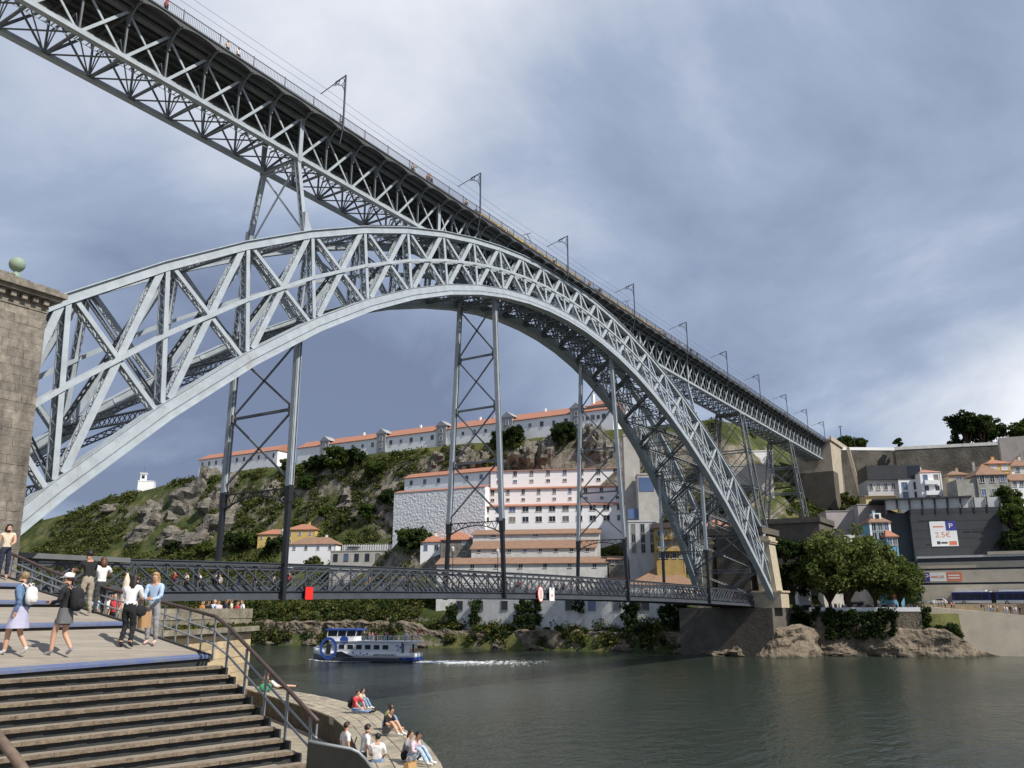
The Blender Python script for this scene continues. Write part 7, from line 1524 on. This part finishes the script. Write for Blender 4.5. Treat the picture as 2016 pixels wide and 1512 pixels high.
# price banner on the car park
def banner(B, px0, py0, px1, py1, off):
    u0, z1 = B.uz(px0, py0); u1, _ = B.uz(px1, py0); _, z0 = B.uz(px0, py1); return u0, u1, z0, z1
u0, u1, z0, z1 = banner(carpark, 1829, 1027, 1881, 1076, 0); B = carpark
def fmat(B, u, z, off=.12): q = B.pt(u, -off); return Mx((q[0], q[1], z), (B.d[0], B.d[1], 0))
ban = empty('price_banner', tuple(B.pt(u0, -.1, z0)), 0, 'large white banner reading 2.5€ on the charcoal car park', 'banner')
def bpart(root, name, m, ua, ub, za, zb_, o0, o1): mb = MB(); B_.lb(mb, ua, ub, -o1, -o0, za, zb_); return obj(name, mb, m, root)
B_ = B; W_, H_ = u1-u0, z1-z0
bpart(ban, 'sheet', SGNW, u0, u1, z0, z1, .07, .10); bpart(ban, 'blue_square', PBLUE, u0+W_*.6, u1, z0+H_*.62, z1, .105, .12); bpart(ban, 'orange_block', ORANG, u0+W_*.66, u0+W_*.95, z0+H_*.04, z0+H_*.2, .105, .115)
def wtext(root, body, size, m, u, z, off, sx=1.): 
    o = text_obj('lettering', body, size, m, None, fmat(B_, u, z, off), .008, sx); WM[o.name] = Matrix.Identity(4); fix(o, root); return o
wtext(ban, 'P', H_*.27, SGNW, u0+W_*.79, z0+H_*.80, .13, 1.2); wtext(ban, '2.5€', H_*.30, ORANG, u0+W_*.46, z0+H_*.45, .11, 1.05); wtext(ban, '24 HORAS', H_*.08, ORANG, u0+W_*.3, z0+H_*.78, .11) if False else None
for k in range(3): bpart(ban, 'ink_line', [ORANG, INK, INK][k], u0+W_*(.12, .2, .36)[k], u0+W_*(.52, .33, .6)[k], z0+H_*(.76, .08, .1)[k], z0+H_*(.81, .2, .17)[k], .105, .112)
u0, u1, z0, z1 = banner(pk, 1817, 1128, 1893, 1145, 0); B_ = pk; W_, H_ = u1-u0, z1-z0
ban = empty('parking_banner', tuple(pk.pt(u0, -.6, z0)), 0, 'long parking banner in blue, white and orange on the beige concrete band', 'banner')
bpart(ban, 'blue_panel', PBLUE, u0, u0+W_*.17, z0, z1, .52, .60); bpart(ban, 'white_panel', SGNW, u0+W_*.172, u0+W_*.6, z0, z1, .52, .60); bpart(ban, 'orange_panel', ORANG, u0+W_*.602, u1, z0, z1, .52, .60)
wtext(ban, 'P', H_*.9, SGNW, u0+W_*.085, z0+H_*.5, .62, 1.1); wtext(ban, '2.5€', H_*.42, ORANG, u0+W_*.46, z0+H_*.5, .62); bpart(ban, 'ink_line', ORANG, u0+W_*.2, u0+W_*.36, z0+H_*.42, z0+H_*.58, .605, .615)
for k in range(2): bpart(ban, 'ink_line', SGNW, u0+W_*.65, u0+W_*.94, z0+H_*(.58-.3*k), z0+H_*(.72-.3*k), .605, .615)
# no-entry road sign, lamp posts, poles
def lamp(pos, h, label):
    o = empty('street_lamp', tuple(map(float, pos)), 0, label, 'street lamp'); mb = MB(); mb.lathe((0,0,0), [(.14,0),(.12,.5),(.06,.6),(.045,h)], 10); lobj('pole', mb, BLACK, o); mb = MB(); mb.lathe((0,0,h), [(.05,0),(.2,.12),(.28,.55),(.06,.8),(.02,.95)], 10); lobj('lantern', mb, mat('lantern glass', (.55,.55,.5), .4), o)
lamp((-43, -4.2, lzb(-43)+.7), 5.2, 'lantern standing on the lower deck left of the second hanger') if False else None
q = hitx(1465, 1165, 97); lamp((q[0], q[1], 8.6), 5.2, 'lamp post seen under the far arch foot'); q = hity(981, 1140, 3.6); lamp((q[0], 3.7, lzb(q[0])+.69), 5.6, 'tall lantern on the lower deck beside the second hanger'); q = hity(892, 1140, 3.6); lamp((q[0], 3.7, lzb(q[0])+.69), 5.4, 'tall lantern on the lower deck left of the second hanger'); q = hity(553, 1140, 3.6); lamp((q[0], 3.7, lzb(q[0])+.69), 5.8, 'tall lantern on the lower deck beside the first hanger')
q = hitx(1762, 1190, 103); o = empty('no_entry_sign', (q[0], q[1], 8.16), 0, 'round no-entry sign on a post by the promenade trees', 'sign'); mb = MB(); mb.bar((0,0,0), (0,0,3.2), .07, .07, up=(1,0,0)); lobj('post', mb, RSTEEL, o); mb = MB(); mb.lathe((0,0,0), [(.55,-.02),(.55,.02)], 20); me = mb.mesh('disc', RED); me.transform(Matrix.Translation((-.06,0,3.4)) @ Matrix.Rotation(math.pi/2, 4, 'Y')); lobj('disc', me, None, o); mb = MB(); mb.box((-.1,-.38,3.31), (-.085,.38,3.49)); lobj('bar', mb, SGNW, o)
for (px, py, h, l_) in ((1658,880,8.5,'tall utility pole beside the upper abutment'),(1683,880,4.6,'shorter utility pole beside the upper abutment')):
    q = hitx(px, py, 192); o = empty('utility_pole', (q[0], q[1], q[2]-1), 0, l_, 'pole'); mb = MB(); mb.bar((0,0,0), (0,0,h), .25, .25, up=(1,0,0)); lobj('pole', mb, BLACK, o); mb = MB(); mb.bar((0,-.8,h-.4), (0,.8,h-.4), .14, .14); lobj('crossarm', mb, BLACK, o)
